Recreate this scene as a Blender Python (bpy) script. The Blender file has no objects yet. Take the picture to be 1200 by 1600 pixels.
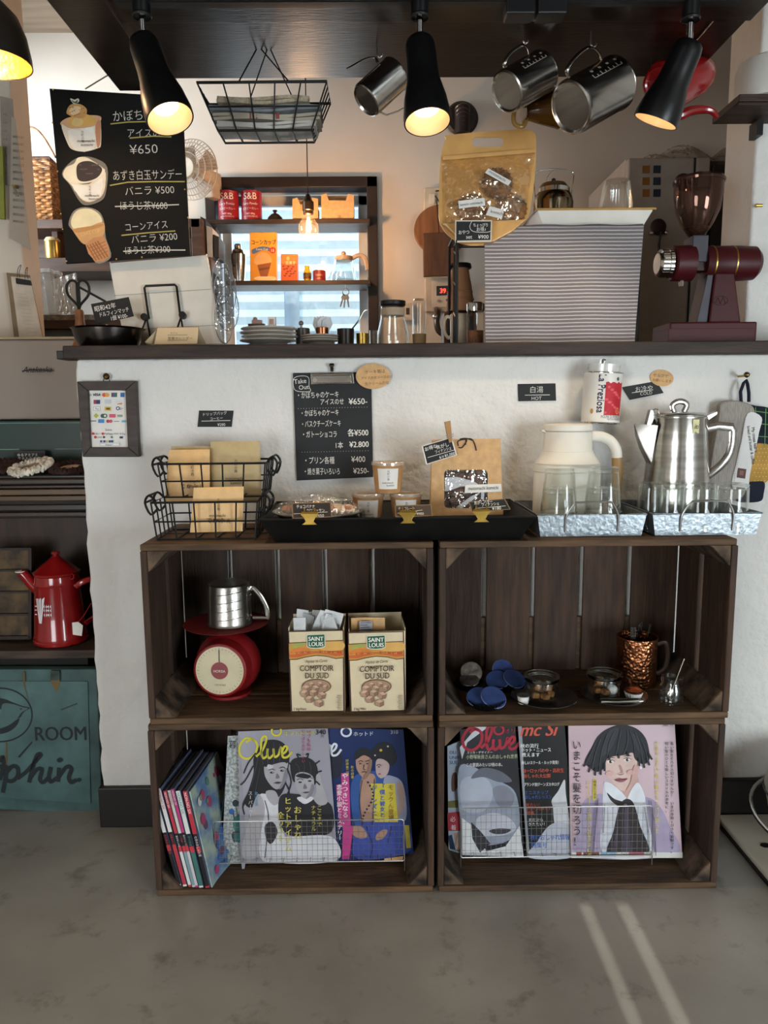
import bpy, math, random
from mathutils import Vector, Matrix, Euler, Quaternion
S = bpy.context.scene
COL = S.collection
R = math.radians
random.seed(7)
# ------------------------------------------------------------------ camera
FPX, PITCH, ROLL, YAW, CAMZ = 1150.0, .1383, -.0083, .0093, 1.0623
_cy, _sy = math.cos(YAW), math.sin(YAW)
FW = Vector((_sy*math.cos(PITCH), _cy*math.cos(PITCH), -math.sin(PITCH)))
_rt = Vector((_cy, -_sy, 0)); _up = _rt.cross(FW)
RT = math.cos(ROLL)*_rt + math.sin(ROLL)*_up
UP = -math.sin(ROLL)*_rt + math.cos(ROLL)*_up
CAM = Vector((0, 0, CAMZ))
cd = bpy.data.cameras.new('camera'); cam = bpy.data.objects.new('camera', cd); COL.objects.link(cam)
cd.sensor_fit = 'VERTICAL'; cd.sensor_height = 36; cd.lens = 36*FPX/1600; cd.clip_start = .01
cam.matrix_world = Matrix(((RT.x, UP.x, -FW.x, 0), (RT.y, UP.y, -FW.y, 0), (RT.z, UP.z, -FW.z, CAMZ), (0, 0, 0, 1)))
S.camera = cam
# ------------------------------------------------------------------ exposure
S.view_settings.view_transform = 'Standard'; S.view_settings.look = 'None'
S.view_settings.gamma = 1; S.view_settings.use_curve_mapping = False
S.view_settings.exposure = 0.38
try:
    S.cycles.use_denoising = True; S.cycles.denoiser = 'OPENIMAGEDENOISE'
    S.cycles.max_bounces = 12; S.cycles.transparent_max_bounces = 16; S.cycles.transmission_bounces = 10
    S.cycles.caustics_reflective = False; S.cycles.caustics_refractive = False; S.cycles.sample_clamp_indirect = 6
except Exception: pass
# ------------------------------------------------------------------ sky, sun, daylight through the shop front
w = bpy.data.worlds.new('sky'); S.world = w; w.use_nodes = True
wn = w.node_tree.nodes; wl = w.node_tree.links
sky = wn.new('ShaderNodeTexSky'); sky.sky_type = 'HOSEK_WILKIE'; sky.turbidity = 4; sky.sun_direction = (.5, -.5, .7)
wn['Background'].inputs[1].default_value = 22.0
wl.new(sky.outputs[0], wn['Background'].inputs[0])
def lamp(name, kind, loc, power, color, rot=None, aim=None, **kw):
    l = bpy.data.lights.new(name, kind); o = bpy.data.objects.new(name, l); COL.objects.link(o)
    l.energy = power; l.color = color; o.location = loc
    if aim is not None: o.rotation_euler = (Vector(aim)-Vector(loc)).to_track_quat('-Z', 'Y').to_euler()
    for k, v in kw.items(): setattr(l, k, v)
    return o
lamp('sun', 'SUN', (2, -3, 3), 2.2, (1, .95, .86), aim=(2, -2, 3-.577), angle=.004)
lamp('shopfront_daylight', 'AREA', (1.75, -1.42, .74), 84, (.83, .93, 1.0), aim=(.35, 1.7, .72), shape='RECTANGLE', size=1.7, size_y=1.04)
lamp('doorway_daylight', 'AREA', (-1.2, -1.42, .74), 36, (.93, .97, 1.0), aim=(-.5, 1.8, .75), shape='RECTANGLE', size=1.3, size_y=1.04)
lamp('kitchen_window_daylight', 'AREA', (-.3, 3.32, 1.45), 3.5, (.9, .96, 1.0), aim=(-.3, 1.5, 1.2), shape='RECTANGLE', size=.62, size_y=.75)
lamp('passage_daylight', 'AREA', (-1.75, 2.7, 1.95), 8, (.85, .94, 1.0), aim=(-1.05, 3.15, 2.0), shape='RECTANGLE', size=.5, size_y=.7, spread=1.5)
# ------------------------------------------------------------------ layout helpers: a pixel of the 1200x1600 frame -> a point of the room
def ray(px, py): return FW + RT*((px-600)/FPX) - UP*((py-800)/FPX)
def P(px, py, Y):
    d = ray(px, py); return CAM + d*(Y/d.y)
def PZ(px, py, Z):
    d = ray(px, py); return CAM + d*((Z-CAMZ)/d.z)
def K(px, py, Y): return (P(px, py, Y)-CAM).dot(FW)/FPX
def rgb(h):
    h = h.lstrip('#'); c = [int(h[i:i+2], 16)/255 for i in (0, 2, 4)]
    return tuple(x/12.92 if x <= .04045 else ((x+.055)/1.055)**2.4 for x in c)
# ------------------------------------------------------------------ materials
MATS = {}
def mat(name, col='#808080', rough=.6, metal=0, var=.12, scale=14, bump=0, bscale=60, trans=0, ior=1.45, emit=None, es=0, stretch=None, col2=None, coat=0, alpha=1, detail=4, lo=.35, hi=.65, sheen=0, vary=0, spec=.5, bdist=.004):
    if name in MATS: return MATS[name]
    m = bpy.data.materials.new(name); m.use_nodes = True; MATS[name] = m
    n, l = m.node_tree.nodes, m.node_tree.links; b = n['Principled BSDF']
    tc = n.new('ShaderNodeTexCoord'); mp = n.new('ShaderNodeMapping'); l.new(tc.outputs['Object'], mp.inputs[0])
    if stretch: mp.inputs['Scale'].default_value = stretch
    nz = n.new('ShaderNodeTexNoise'); nz.inputs['Scale'].default_value = scale; nz.inputs['Detail'].default_value = detail; l.new(mp.outputs[0], nz.inputs[0])
    cr = n.new('ShaderNodeValToRGB'); c = rgb(col)
    c1 = rgb(col2) if col2 else tuple(max(0, x*(1-var*2)) for x in c)
    cr.color_ramp.elements[0].position = lo; cr.color_ramp.elements[1].position = hi
    cr.color_ramp.elements[0].color = (*c1, 1); cr.color_ramp.elements[1].color = (*(c if col2 else tuple(min(1, x*(1+var*.6)) for x in c)), 1)
    l.new(nz.outputs[0], cr.inputs[0]); l.new(cr.outputs[0], b.inputs['Base Color'])
    b.inputs['Roughness'].default_value = rough; b.inputs['Metallic'].default_value = metal
    b.inputs['Specular IOR Level'].default_value = spec; b.inputs['Transmission Weight'].default_value = trans; b.inputs['IOR'].default_value = ior
    b.inputs['Coat Weight'].default_value = coat; b.inputs['Alpha'].default_value = alpha; b.inputs['Sheen Weight'].default_value = sheen
    if vary:      # each board of the same wood comes out a little lighter or darker
        oi = n.new('ShaderNodeObjectInfo'); vr = n.new('ShaderNodeValToRGB'); mxv = n.new('ShaderNodeMix'); mxv.data_type = 'RGBA'; mxv.blend_type = 'MULTIPLY'; mxv.inputs[0].default_value = 1
        vr.color_ramp.elements[0].color = (1-vary, 1-vary, 1-vary*.9, 1); vr.color_ramp.elements[1].color = (1+vary, 1+vary*.96, 1+vary*.9, 1)
        l.new(oi.outputs['Random'], vr.inputs[0]); l.new(cr.outputs[0], mxv.inputs[6]); l.new(vr.outputs[0], mxv.inputs[7]); l.new(mxv.outputs[2], b.inputs['Base Color'])
    if emit: b.inputs['Emission Color'].default_value = (*rgb(emit), 1); b.inputs['Emission Strength'].default_value = es
    if bump:
        n2 = n.new('ShaderNodeTexNoise'); n2.inputs['Scale'].default_value = bscale; n2.inputs['Detail'].default_value = 5; l.new(mp.outputs[0], n2.inputs[0])
        bp = n.new('ShaderNodeBump'); bp.inputs['Strength'].default_value = bump; bp.inputs['Distance'].default_value = bdist
        l.new(n2.outputs[0], bp.inputs['Height']); l.new(bp.outputs[0], b.inputs['Normal'])
    return m
def film(name, col='#ffffff', clear=.75, rough=.06, bump=.6, bscale=25):   # thin clear plastic or glass sheet
    if name in MATS: return MATS[name]
    m = bpy.data.materials.new(name); m.use_nodes = True; MATS[name] = m
    n, l = m.node_tree.nodes, m.node_tree.links; b = n['Principled BSDF']; o = n['Material Output']
    b.inputs['Base Color'].default_value = (*rgb(col), 1); b.inputs['Roughness'].default_value = rough; b.inputs['Specular IOR Level'].default_value = 1; b.inputs['Metallic'].default_value = .85 if clear > .6 else .3
    tr = n.new('ShaderNodeBsdfTransparent'); mx = n.new('ShaderNodeMixShader'); mx.inputs[0].default_value = 1-clear
    tr.inputs[0].default_value = (*[.5+.5*x for x in rgb(col)], 1)
    l.new(tr.outputs[0], mx.inputs[1]); l.new(b.outputs[0], mx.inputs[2]); l.new(mx.outputs[0], o.inputs[0])
    tc = n.new('ShaderNodeTexCoord'); n2 = n.new('ShaderNodeTexNoise'); n2.inputs['Scale'].default_value = bscale; l.new(tc.outputs['Object'], n2.inputs[0])
    if bump:
        bp = n.new('ShaderNodeBump'); bp.inputs['Strength'].default_value = bump; bp.inputs['Distance'].default_value = .02
        l.new(n2.outputs[0], bp.inputs['Height']); l.new(bp.outputs[0], b.inputs['Normal'])
    return m
def clearglass(name, col, edge=.9):   # blown glass: clear face-on, glossy and denser towards its edges
    m = bpy.data.materials.new(name); m.use_nodes = True; MATS[name] = m
    n, l = m.node_tree.nodes, m.node_tree.links; o = n['Material Output']; n.remove(n['Principled BSDF'])
    tr = n.new('ShaderNodeBsdfTransparent'); gl = n.new('ShaderNodeBsdfGlossy'); mx = n.new('ShaderNodeMixShader'); lw = n.new('ShaderNodeLayerWeight'); rp = n.new('ShaderNodeValToRGB'); nz = n.new('ShaderNodeTexNoise')
    tr.inputs[0].default_value = (*rgb(col), 1); gl.inputs['Roughness'].default_value = .04; gl.inputs[0].default_value = (.95, .97, .97, 1); lw.inputs[0].default_value = .45; nz.inputs['Scale'].default_value = 30
    rp.color_ramp.elements[0].color = (.05, .05, .05, 1); rp.color_ramp.elements[1].color = (edge, edge, edge, 1); rp.color_ramp.elements[0].position = .38
    bp = n.new('ShaderNodeBump'); bp.inputs['Strength'].default_value = .06; l.new(nz.outputs[0], bp.inputs['Height']); l.new(bp.outputs[0], gl.inputs['Normal'])
    l.new(lw.outputs['Facing'], rp.inputs[0]); l.new(rp.outputs[0], mx.inputs[0]); l.new(tr.outputs[0], mx.inputs[1]); l.new(gl.outputs[0], mx.inputs[2]); l.new(mx.outputs[0], o.inputs[0])
    return m
def ink(col, rough=.6): return mat('ink '+col, col, rough, var=.05, scale=30)
# ------------------------------------------------------------------ mesh builder
class M:
    def __init__(s): s.v = []; s.f = []; s.mi = []; s.cur = 0; s.mats = []; s.T = Matrix.Identity(4)
    def use(s, m):
        if m not in s.mats: s.mats.append(m)
        s.cur = s.mats.index(m); return s
    def add(s, vs, fs):
        b = len(s.v); s.v += [tuple(s.T @ Vector(v)) for v in vs]
        for f in fs: s.f.append([b+i for i in f]); s.mi.append(s.cur)
        return s
    def box(s, c, d, rot=None):
        x, y, z = d[0]/2, d[1]/2, d[2]/2
        vs = [Vector(q) for q in ((-x,-y,-z),(x,-y,-z),(x,y,-z),(-x,y,-z),(-x,-y,z),(x,-y,z),(x,y,z),(-x,y,z))]
        if rot: e = Euler(rot).to_matrix(); vs = [e @ q for q in vs]
        return s.add([q+Vector(c) for q in vs], [(0,3,2,1),(4,5,6,7),(0,1,5,4),(1,2,6,5),(2,3,7,6),(3,0,4,7)])
    def bb(s, x0, x1, y0, y1, z0, z1): return s.box(((x0+x1)/2,(y0+y1)/2,(z0+z1)/2), (abs(x1-x0),abs(y1-y0),abs(z1-z0)))
    def prism(s, poly, y0, y1):          # closed (x, z) outline pushed through y0..y1
        n = len(poly)
        vs = [(x, y0, z) for x, z in poly]+[(x, y1, z) for x, z in poly]
        return s.add(vs, [list(range(n)), list(range(2*n-1, n-1, -1))]+[(i, i+n, (i+1) % n+n, (i+1) % n) for i in range(n)])
    def sheet(s, poly, y): return s.add([(x, y, z) for x, z in poly], [list(range(len(poly)))])
    def lathe(s, prof, n=32, c=(0,0,0), q=None, squash=1, open_=False, flute=0, nf=0):
        vs, fs = [], []
        for r, z in prof:
            for i in range(n):
                a = 2*math.pi*i/n; rr = r*(1+flute*math.cos(a*nf)) if flute else r
                p = Vector((rr*math.cos(a), rr*math.sin(a)*squash, z))
                if q: p = q @ p
                vs.append(p+Vector(c))
        for j in range(len(prof)-1):
            for i in range(n): k = (i+1) % n; fs.append((j*n+i, j*n+k, (j+1)*n+k, (j+1)*n+i))
        if not open_:
            if prof[0][0] > 1e-6: fs.append([n-1-i for i in range(n)])
            if prof[-1][0] > 1e-6: fs.append([(len(prof)-1)*n+i for i in range(n)])
        return s.add(vs, fs)
    def cyl(s, a, b, r, r2=None, n=16):
        a, b = Vector(a), Vector(b); d = b-a
        return s.lathe([(r, 0), (r if r2 is None else r2, d.length)], n, a, d.to_track_quat('Z', 'Y'))
    def ball(s, c, r, sx=1, sy=1, sz=1, n=16, q=None):
        pr = [(r*math.sin(math.pi*i/10)+1e-7, -r*math.cos(math.pi*i/10)) for i in range(11)]
        b = len(s.v); s.lathe(pr, n, (0,0,0), None, 1, True)
        for i in range(b, len(s.v)):
            p = s.T.inverted() @ Vector(s.v[i]); p = Vector((p.x*sx, p.y*sy, p.z*sz))
            if q: p = q @ p
            s.v[i] = tuple(s.T @ (p+Vector(c)))
        return s
    def tube(s, pts, r, n=8, closed=False, flat=1):
        pts = [Vector(p) for p in pts]; m = len(pts); vs, fs = [], []; prev = None
        for i, p in enumerate(pts):
            a = pts[(i-1) % m] if closed or i else p; b = pts[(i+1) % m] if closed or i < m-1 else p
            t = (b-a); t = t.normalized() if t.length > 1e-9 else Vector((0,0,1))
            if prev is None:
                u = t.cross(Vector((0,0,1))); u = u if u.length > .05 else t.cross(Vector((1,0,0)))
            else: u = prev-t*prev.dot(t)
            u.normalize(); w_ = t.cross(u); prev = u
            rr = r[i] if isinstance(r, (list, tuple)) else r
            for j in range(n):
                an = 2*math.pi*j/n; vs.append(p+u*(rr*math.cos(an))+w_*(rr*flat*math.sin(an)))
        for i in range(m if closed else m-1):
            for j in range(n):
                k = (j+1) % n; i2 = (i+1) % m; fs.append((i*n+j, i*n+k, i2*n+k, i2*n+j))
        if not closed: fs += [[n-1-j for j in range(n)], [(m-1)*n+j for j in range(n)]]
        return s.add(vs, fs)
    def grid(s, fn, nu, nv, t=0):        # fn(u, v) -> point, u, v in 0..1 ; t: thickness
        vs = [Vector(fn(i/nu, j/nv)) for j in range(nv+1) for i in range(nu+1)]; w_ = nu+1
        fs = [(j*w_+i, j*w_+i+1, (j+1)*w_+i+1, (j+1)*w_+i) for j in range(nv) for i in range(nu)]
        if not t: return s.add(vs, fs)
        ns = [Vector() for _ in vs]
        for f in fs:
            nn = (vs[f[1]]-vs[f[0]]).cross(vs[f[3]]-vs[f[0]])
            for i in f: ns[i] += nn
        N = len(vs); vs2 = vs+[p-q.normalized()*t if q.length else p for p, q in zip(vs, ns)]
        fs2 = list(fs)+[[i+N for i in reversed(f)] for f in fs]
        ed = [j*w_ for j in range(nv+1)]; er = [j*w_+nu for j in range(nv+1)]; eb = list(range(w_)); et = [nv*w_+i for i in range(w_)]
        for e, fl in ((ed, 0), (er, 1), (eb, 1), (et, 0)):
            for a, b in zip(e, e[1:]): fs2.append((a, b, b+N, a+N) if not fl else (b, a, a+N, b+N))
        return s.add(vs2, fs2)
    def build(s, name, m=None, parent=None, smooth=True, bevel=0, seg=2, loc=None, rot=None, label=None, sub=0):
        me = bpy.data.meshes.new(name); me.from_pydata(s.v, [], s.f)
        ms = s.mats if m is None else [m]
        for x in ms: me.materials.append(x)
        if m is None: me.polygons.foreach_set('material_index', s.mi)
        me.update()
        o = bpy.data.objects.new(name, me); COL.objects.link(o)
        if parent: o.parent = parent
        if loc is not None: o.location = loc
        if rot is not None: o.rotation_euler = rot
        if label: o['label'] = label
        if bevel:
            b = o.modifiers.new('edge', 'BEVEL'); b.width = bevel; b.segments = seg; b.limit_method = 'ANGLE'; b.angle_limit = .6; b.harden_normals = False
        if sub:
            q = o.modifiers.new('round', 'SUBSURF'); q.levels = sub; q.render_levels = sub
        if smooth:
            me.polygons.foreach_set('use_smooth', [True]*len(me.polygons))
            try: me.set_sharp_from_angle(angle=.6)
            except Exception: pass
        return o
def thing(name, label, cat, loc=(0,0,0), rot=None, group=None):
    o = bpy.data.objects.new(name, None); COL.objects.link(o); o.empty_display_size = .02
    o.location = loc; o['label'] = label; o['category'] = cat
    if rot is not None: o.rotation_euler = rot
    if group: o['group'] = group
    return o
def tag(o, label, cat, group=None):
    o['label'] = label; o['category'] = cat
    if group: o['group'] = group
    return o
def struct(o): o['kind'] = 'structure'; return o
def copy_thing(o, label=None, loc=None, rotz=None, parent=None):
    c = o.copy(); COL.objects.link(c)
    if parent: c.parent = parent
    if label: c['label'] = label
    if loc is not None: c.location = loc
    if rotz is not None: c.rotation_euler.z = rotz
    for ch in list(o.children): copy_thing(ch, parent=c)
    return c
def spline(pts, n=6, closed=True):
    out = []; m = len(pts); rng = range(m if closed else m-1)
    g = lambda i: Vector(pts[i % m]) if closed else Vector(pts[max(0, min(m-1, i))])
    for i in rng:
        a, b, c, d = g(i-1), g(i), g(i+1), g(i+2)
        for k in range(n):
            t = k/n; out.append(tuple(.5*((2*b)+(c-a)*t+(2*a-5*b+4*c-d)*t*t+(3*b-a-3*c+d)*t**3)))
    if not closed: out.append(tuple(g(m-1)))
    return out
def rrect(x0, y0, x1, y1, r, n=4):
    o = []
    for cx, cy, a0 in ((x1-r, y1-r, 0), (x0+r, y1-r, 90), (x0+r, y0+r, 180), (x1-r, y0+r, 270)):
        for i in range(n+1): a = R(a0+90*i/n); o.append((cx+r*math.cos(a), cy+r*math.sin(a)))
    return o
def ell(cx, cy, rx, ry, n=24, a0=0): return [(cx+rx*math.cos(2*math.pi*i/n)*math.cos(a0)-ry*math.sin(2*math.pi*i/n)*math.sin(a0), cy+rx*math.cos(2*math.pi*i/n)*math.sin(a0)+ry*math.sin(2*math.pi*i/n)*math.cos(a0)) for i in range(n)]
_GL = {}
def glyphs(txt, bold, shear):
    k = (txt, bold, shear)
    if k not in _GL:
        c = bpy.data.curves.new('t', 'FONT'); c.body = txt; c.size = 1; c.offset = bold; c.shear = shear; c.resolution_u = 3
        o = bpy.data.objects.new('t', c); me = bpy.data.meshes.new_from_object(o)
        vs = [(v.co.x, v.co.y) for v in me.vertices]; fs = [list(p.vertices) for p in me.polygons]
        bpy.data.objects.remove(o); bpy.data.curves.remove(c); bpy.data.meshes.remove(me)
        _GL[k] = (vs, fs, max([v[0] for v in vs] or [0]))
    return _GL[k]
class Flat:
    """A thing with a flat face: pixels are read onto the face's own plane (local x, z; the face looks towards -y)."""
    def __init__(s, name, label, cat, px, py, Y, rx=0, ry=0, rz=0, group=None, root=None, off=0):
        s.loc = P(px, py, Y) if not isinstance(px, Vector) else px
        s.rot = Euler((R(rx), R(ry), R(rz)))
        s.root = root or thing(name, label, cat, s.loc, s.rot, group)
        s.mw = Matrix.Translation(s.loc) @ s.rot.to_matrix().to_4x4(); s.inv = s.mw.inverted()
        s.off = off; s.top = .0004
        o = s.inv @ CAM; s.o = o
        a = s.uv(px, py) if not isinstance(px, Vector) else (0, 0)
    def uv(s, px, py):
        d = s.inv.to_3x3() @ ray(px, py); t = (s.off-s.o.y)/d.y; q = s.o+d*t; return (q.x, q.z)
    def pts(s, pp): return [s.uv(*p) for p in pp]
    def k(s, px, py): a, b = s.uv(px-5, py), s.uv(px+5, py); return math.hypot(a[0]-b[0], a[1]-b[1])/10
    def slab(s, name, outline, t, m, bevel=0, smooth=False, parent=None, dy=0): return M().prism(s.pts(outline)[::-1], s.off+dy, s.off+dy+t).build(name, m, parent or s.root, smooth, bevel)
    def decal(s, shapes, name='print', parent=None, dy=.0004):
        m = M()
        for i, (c, pp) in enumerate(shapes):
            m.use(ink(c) if isinstance(c, str) else c); m.sheet(s.pts(pp)[::-1], s.off-dy-.00005*i)
        s.top = max(s.top, dy+.00005*len(shapes))
        return m.build(name, None, parent or s.root, False)
    def text(s, lines, col='#e8e6df', name='lettering', parent=None, dy=None, m=None):
        """lines: (text, px, py of the baseline, size px [, dict(rot, al, b, sh, v, sx)])"""
        dy = s.top+.0002 if dy is None else dy
        vs, fs = [], []
        for ln in lines:
            t, px, py, sz = ln[:4]; o = ln[4] if len(ln) > 4 else {}
            x0, z0 = s.uv(px, py); k = s.k(px, py)*sz
            def put(tx, dx, dz, rot):
                bo = o.get('b', 0); g, gf, wd = glyphs(tx, min(0, bo), o.get('sh', 0)); sx = o.get('sx', 1)
                a = {'L': 0, 'C': wd/2, 'R': wd}[o.get('al', 'L')]; cr, sr = math.cos(R(rot)), math.sin(R(rot))
                for e, f_ in ((-1, 0), (1, .4)) if bo > 0 else ((0, 0),):      # bold: struck twice, a little apart
                    b = len(vs)
                    for (x, y) in g:
                        X, Z = (x-a+e*bo)*k*sx+dx*k, (y+f_*bo)*k+dz*k; vs.append((x0+X*cr-Z*sr, s.off-dy-.00004*(e > 0), z0+X*sr+Z*cr))
                    fs.extend([[b+i for i in f] for f in gf])
            if o.get('v'):
                st = o.get('st', 1.04)
                for i, ch in enumerate(t):
                    if ch == 'ー': # the long-vowel bar stands upright in vertical text
                        q = dict(o); g = o; x, z = x0, z0; bb = len(vs); w2 = .06*k; cx = .5*k
                        vs.extend([(x0+cx-w2, s.off-dy, z0-(i*st+.75)*k+.9*k), (x0+cx+w2, s.off-dy, z0-(i*st+.75)*k+.9*k), (x0+cx+w2, s.off-dy, z0-(i*st+.75)*k+.12*k), (x0+cx-w2, s.off-dy, z0-(i*st+.75)*k+.12*k)]); fs.append([bb+3, bb+2, bb+1, bb])
                    elif ch != ' ': put(ch, 0, -(i*st+.75), o.get('rot', 0))
            else: put(t, 0, 0, o.get('rot', 0))
        m2 = M(); m2.add(vs, fs); return m2.build(name, m or ink(col, .7), parent or s.root, False)
    def stroke(s, paths, w_, col, name='lettering', parent=None, dy=.0012, m=None):
        """hand-drawn strokes: px paths swept to a flat ribbon"""
        vs, fs = [], []; b = M()
        for pth in paths:
            q = s.pts(pth); k = s.k(*pth[0])*w_/2; n = len(q); vs = []
            for i in range(n):
                a, c = Vector(q[max(0, i-1)]), Vector(q[min(n-1, i+1)]); d = c-a; d = d.normalized() if d.length else Vector((1, 0)); nn = Vector((-d.y, d.x))*k
                vs += [(q[i][0]+nn.x, s.off-dy, q[i][1]+nn.y), (q[i][0]-nn.x, s.off-dy, q[i][1]-nn.y)]
            b.add(vs, [(2*i, 2*i+1, 2*i+3, 2*i+2) for i in range(n-1)]); dy += .00004; s.top = max(s.top, dy)
        return b.build(name, m or ink(col, .7), parent or s.root, False)
# ------------------------------------------------------------------ palette
plaster = mat('white trowelled plaster', '#dcdad5', .85, var=.03, scale=3, bump=1.0, bscale=26, bdist=.009)
plaster2 = mat('smooth kitchen plaster', '#cfc6ba', .85, var=.05, scale=3, bump=.15, bscale=30)
darkwood = mat('dark stained wood', '#33231a', .6, var=.3, scale=4, stretch=(2, 14, 14), bump=.25, bscale=18)
darkwoodX = mat('dark glossy soffit boards', '#20140d', .3, var=.35, scale=4, stretch=(1.2, 12, 12), bump=.12, bscale=22, spec=.35)
crateX = mat('weathered crate wood', '#574029', .72, vary=.22, var=.28, scale=5, stretch=(1.5, 12, 12), bump=.5, bscale=14, detail=8)
crateZ = mat('weathered crate slat wood', '#3f2c1f', .75, vary=.3, var=.24, scale=5, stretch=(12, 12, 1.5), bump=.5, bscale=14, detail=8)
crateY = mat('weathered crate side wood', '#443123', .75, vary=.2, var=.25, scale=5, stretch=(12, 1.5, 12), bump=.5, bscale=14, detail=8)
crateE = mat('crate block end grain', '#5c4a3a', .85, var=.45, scale=22, bump=.7, bscale=40, detail=8)
black = mat('matt black metal', '#0d0d0e', .42, var=.15, scale=40)
blackw = mat('black wire', '#0b0a0a', .5, .3, var=.1)
steel = mat('brushed stainless steel', '#b9b6b0', .2, 1, var=.12, scale=6, stretch=(1, 1, 14))
dullsteel = mat('worn aluminium', '#aaa8a4', .34, 1, var=.22, scale=9, bump=.3, bscale=22)
chrome = mat('chrome', '#d2d0cc', .1, 1, var=.06)
kraft = mat('kraft paper', '#cda473', .75, var=.07, scale=60, bump=.12, bscale=120)
white = mat('white card', '#e4e1da', .7, var=.04)
glass = clearglass('clear glass', '#fcfdfc', .95)
slate = mat('chalkboard black', '#15171a', .62, var=.25, scale=9)
brass = mat('brass', '#c9a552', .28, 1, var=.12, scale=20)
chalk = mat('white chalk', '#e9e7e0', .9, var=.12, scale=200)
# ------------------------------------------------------------------ room
floor_m = mat('polished concrete', '#8f8c85', .34, var=.16, scale=2.3, bump=.12, bscale=30, detail=9)
_n, _l = floor_m.node_tree.nodes, floor_m.node_tree.links
_f = _n.new('ShaderNodeTexNoise'); _f.inputs['Scale'].default_value = 11; _f.inputs['Detail'].default_value = 10; _f.inputs['Roughness'].default_value = .7
_tc = [x for x in _n if x.type == 'TEX_COORD'][0]; _l.new(_tc.outputs['Object'], _f.inputs[0])
_r = _n.new('ShaderNodeValToRGB'); _r.color_ramp.elements[0].position = .30; _r.color_ramp.elements[1].position = .45
_r.color_ramp.elements[0].color = (.42, .40, .37, 1); _r.color_ramp.elements[1].color = (1, 1, 1, 1); _l.new(_f.outputs[0], _r.inputs[0])
_x = _n.new('ShaderNodeMix'); _x.data_type = 'RGBA'; _x.blend_type = 'MULTIPLY'; _x.inputs[0].default_value = .75
_cr = [x for x in _n if x.type == 'VALTORGB'][0]; _l.new(_cr.outputs[0], _x.inputs[6]); _l.new(_r.outputs[0], _x.inputs[7])
_l.new(_x.outputs[2], _n['Principled BSDF'].inputs['Base Color'])
struct(M().bb(-2.4, 2.6, -1.7, 3.4, -.1, 0).build('floor', floor_m, smooth=False))
ceil_m = mat('grey brown wood grain ceiling', '#9a8a78', .6, var=.12, scale=3, stretch=(1, 10, 1))
struct(M().bb(-2.4, 2.6, -1.7, 3.4, 2.545, 2.65).build('ceiling', ceil_m, smooth=False))
WX0, WX1, WZ0, WZ1 = -.655, -.018, 1.15, 1.965
m = M(); m.bb(-2.4, WX0, 3.15, 3.3, 0, 2.56); m.bb(WX1, 2.6, 3.15, 3.3, 0, 2.56); m.bb(WX0, WX1, 3.15, 3.3, 0, WZ0); m.bb(WX0, WX1, 3.15, 3.3, WZ1, 2.56)
struct(m.build('wall_back', plaster2, smooth=False))
struct(M().bb(2.45, 2.6, -1.6, 3.2, 0, 2.56).build('wall_side', plaster, smooth=False))
m = M()
for a, b in ((-2.4, .428), (.452, .508), (.535, 2.5)): m.bb(a, b, -1.65, -1.5, 0, 2.56)
m.bb(.42, .54, -1.65, -1.5, 1.79, 2.56); struct(m.build('wall_rear', plaster2, smooth=False))  # unseen wall behind the camera; slits sized to shape the sun streaks
struct(M().bb(-2.4, -2.25, -1.6, 3.2, 0, 2.56).build('wall_passage', plaster2, smooth=False))
# half wall carrying the counter: slightly wavy trowelled left edge
m = M(); rr = random.Random(3)
prof = [(-.7145+rr.uniform(-.003, .003), z/40*1.186) for z in range(41)]
m.prism([(2.46, 0), (2.46, 1.186)]+[(x, z) for x, z in reversed(prof)], 1.79, 1.91)
struct(m.build('wall_front', plaster, smooth=False, bevel=.006, seg=3))
struct(M().bb(-.722, 2.45, 1.775, 1.92, 0, .108).build('baseboard_front', mat('black brown skirting', '#17120f', .5, var=.2), smooth=False, bevel=.003))
struct(M().bb(.96, 2.46, 1.95, 2.12, 1.216, 2.55).build('wall_right', plaster, smooth=False, bevel=.008, seg=3))
struct(M().bb(-2.3, -1.055, 2.3, 2.42, 0, 2.55).build('wall_left', plaster2, smooth=False, bevel=.006, seg=2))
# kitchen window
m = M(); fr = mat('dark brown window frame', '#2c221d', .45, var=.15)
m.bb(WX0-.03, WX0+.012, 3.125, 3.2, WZ0, WZ1+.03); m.bb(WX1-.012, WX1+.03, 3.125, 3.2, WZ0, WZ1+.03); m.bb(WX0-.03, WX1+.03, 3.125, 3.2, WZ1-.012, WZ1+.03)
o = m.build('window_1', fr, smooth=False, bevel=.003); struct(o)
m = M(); al = mat('pale aluminium sash', '#c9ccce', .4, var=.05)
m.bb(WX0+.012, WX0+.05, 3.25, 3.28, WZ0, WZ1); m.bb(WX1-.05, WX1-.012, 3.25, 3.28, WZ0, WZ1); m.bb(WX0, WX1, 3.25, 3.28, WZ1-.05, WZ1-.01); m.bb(WX0, WX1, 3.25, 3.28, WZ1-.155, WZ1-.135)
m.build('sash', al, o, False, .002)
M().bb(WX0+.05, WX1-.05, 3.262, 3.266, WZ0, WZ1-.05).build('pane', film('window glass', '#eaf4f6', .9, .02, 0), o, False)
M().bb(WX0, WX1, 3.2, 3.3, WZ0-.02, WZ0+.004).build('reveal_sill', plaster2, o, False)
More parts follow.
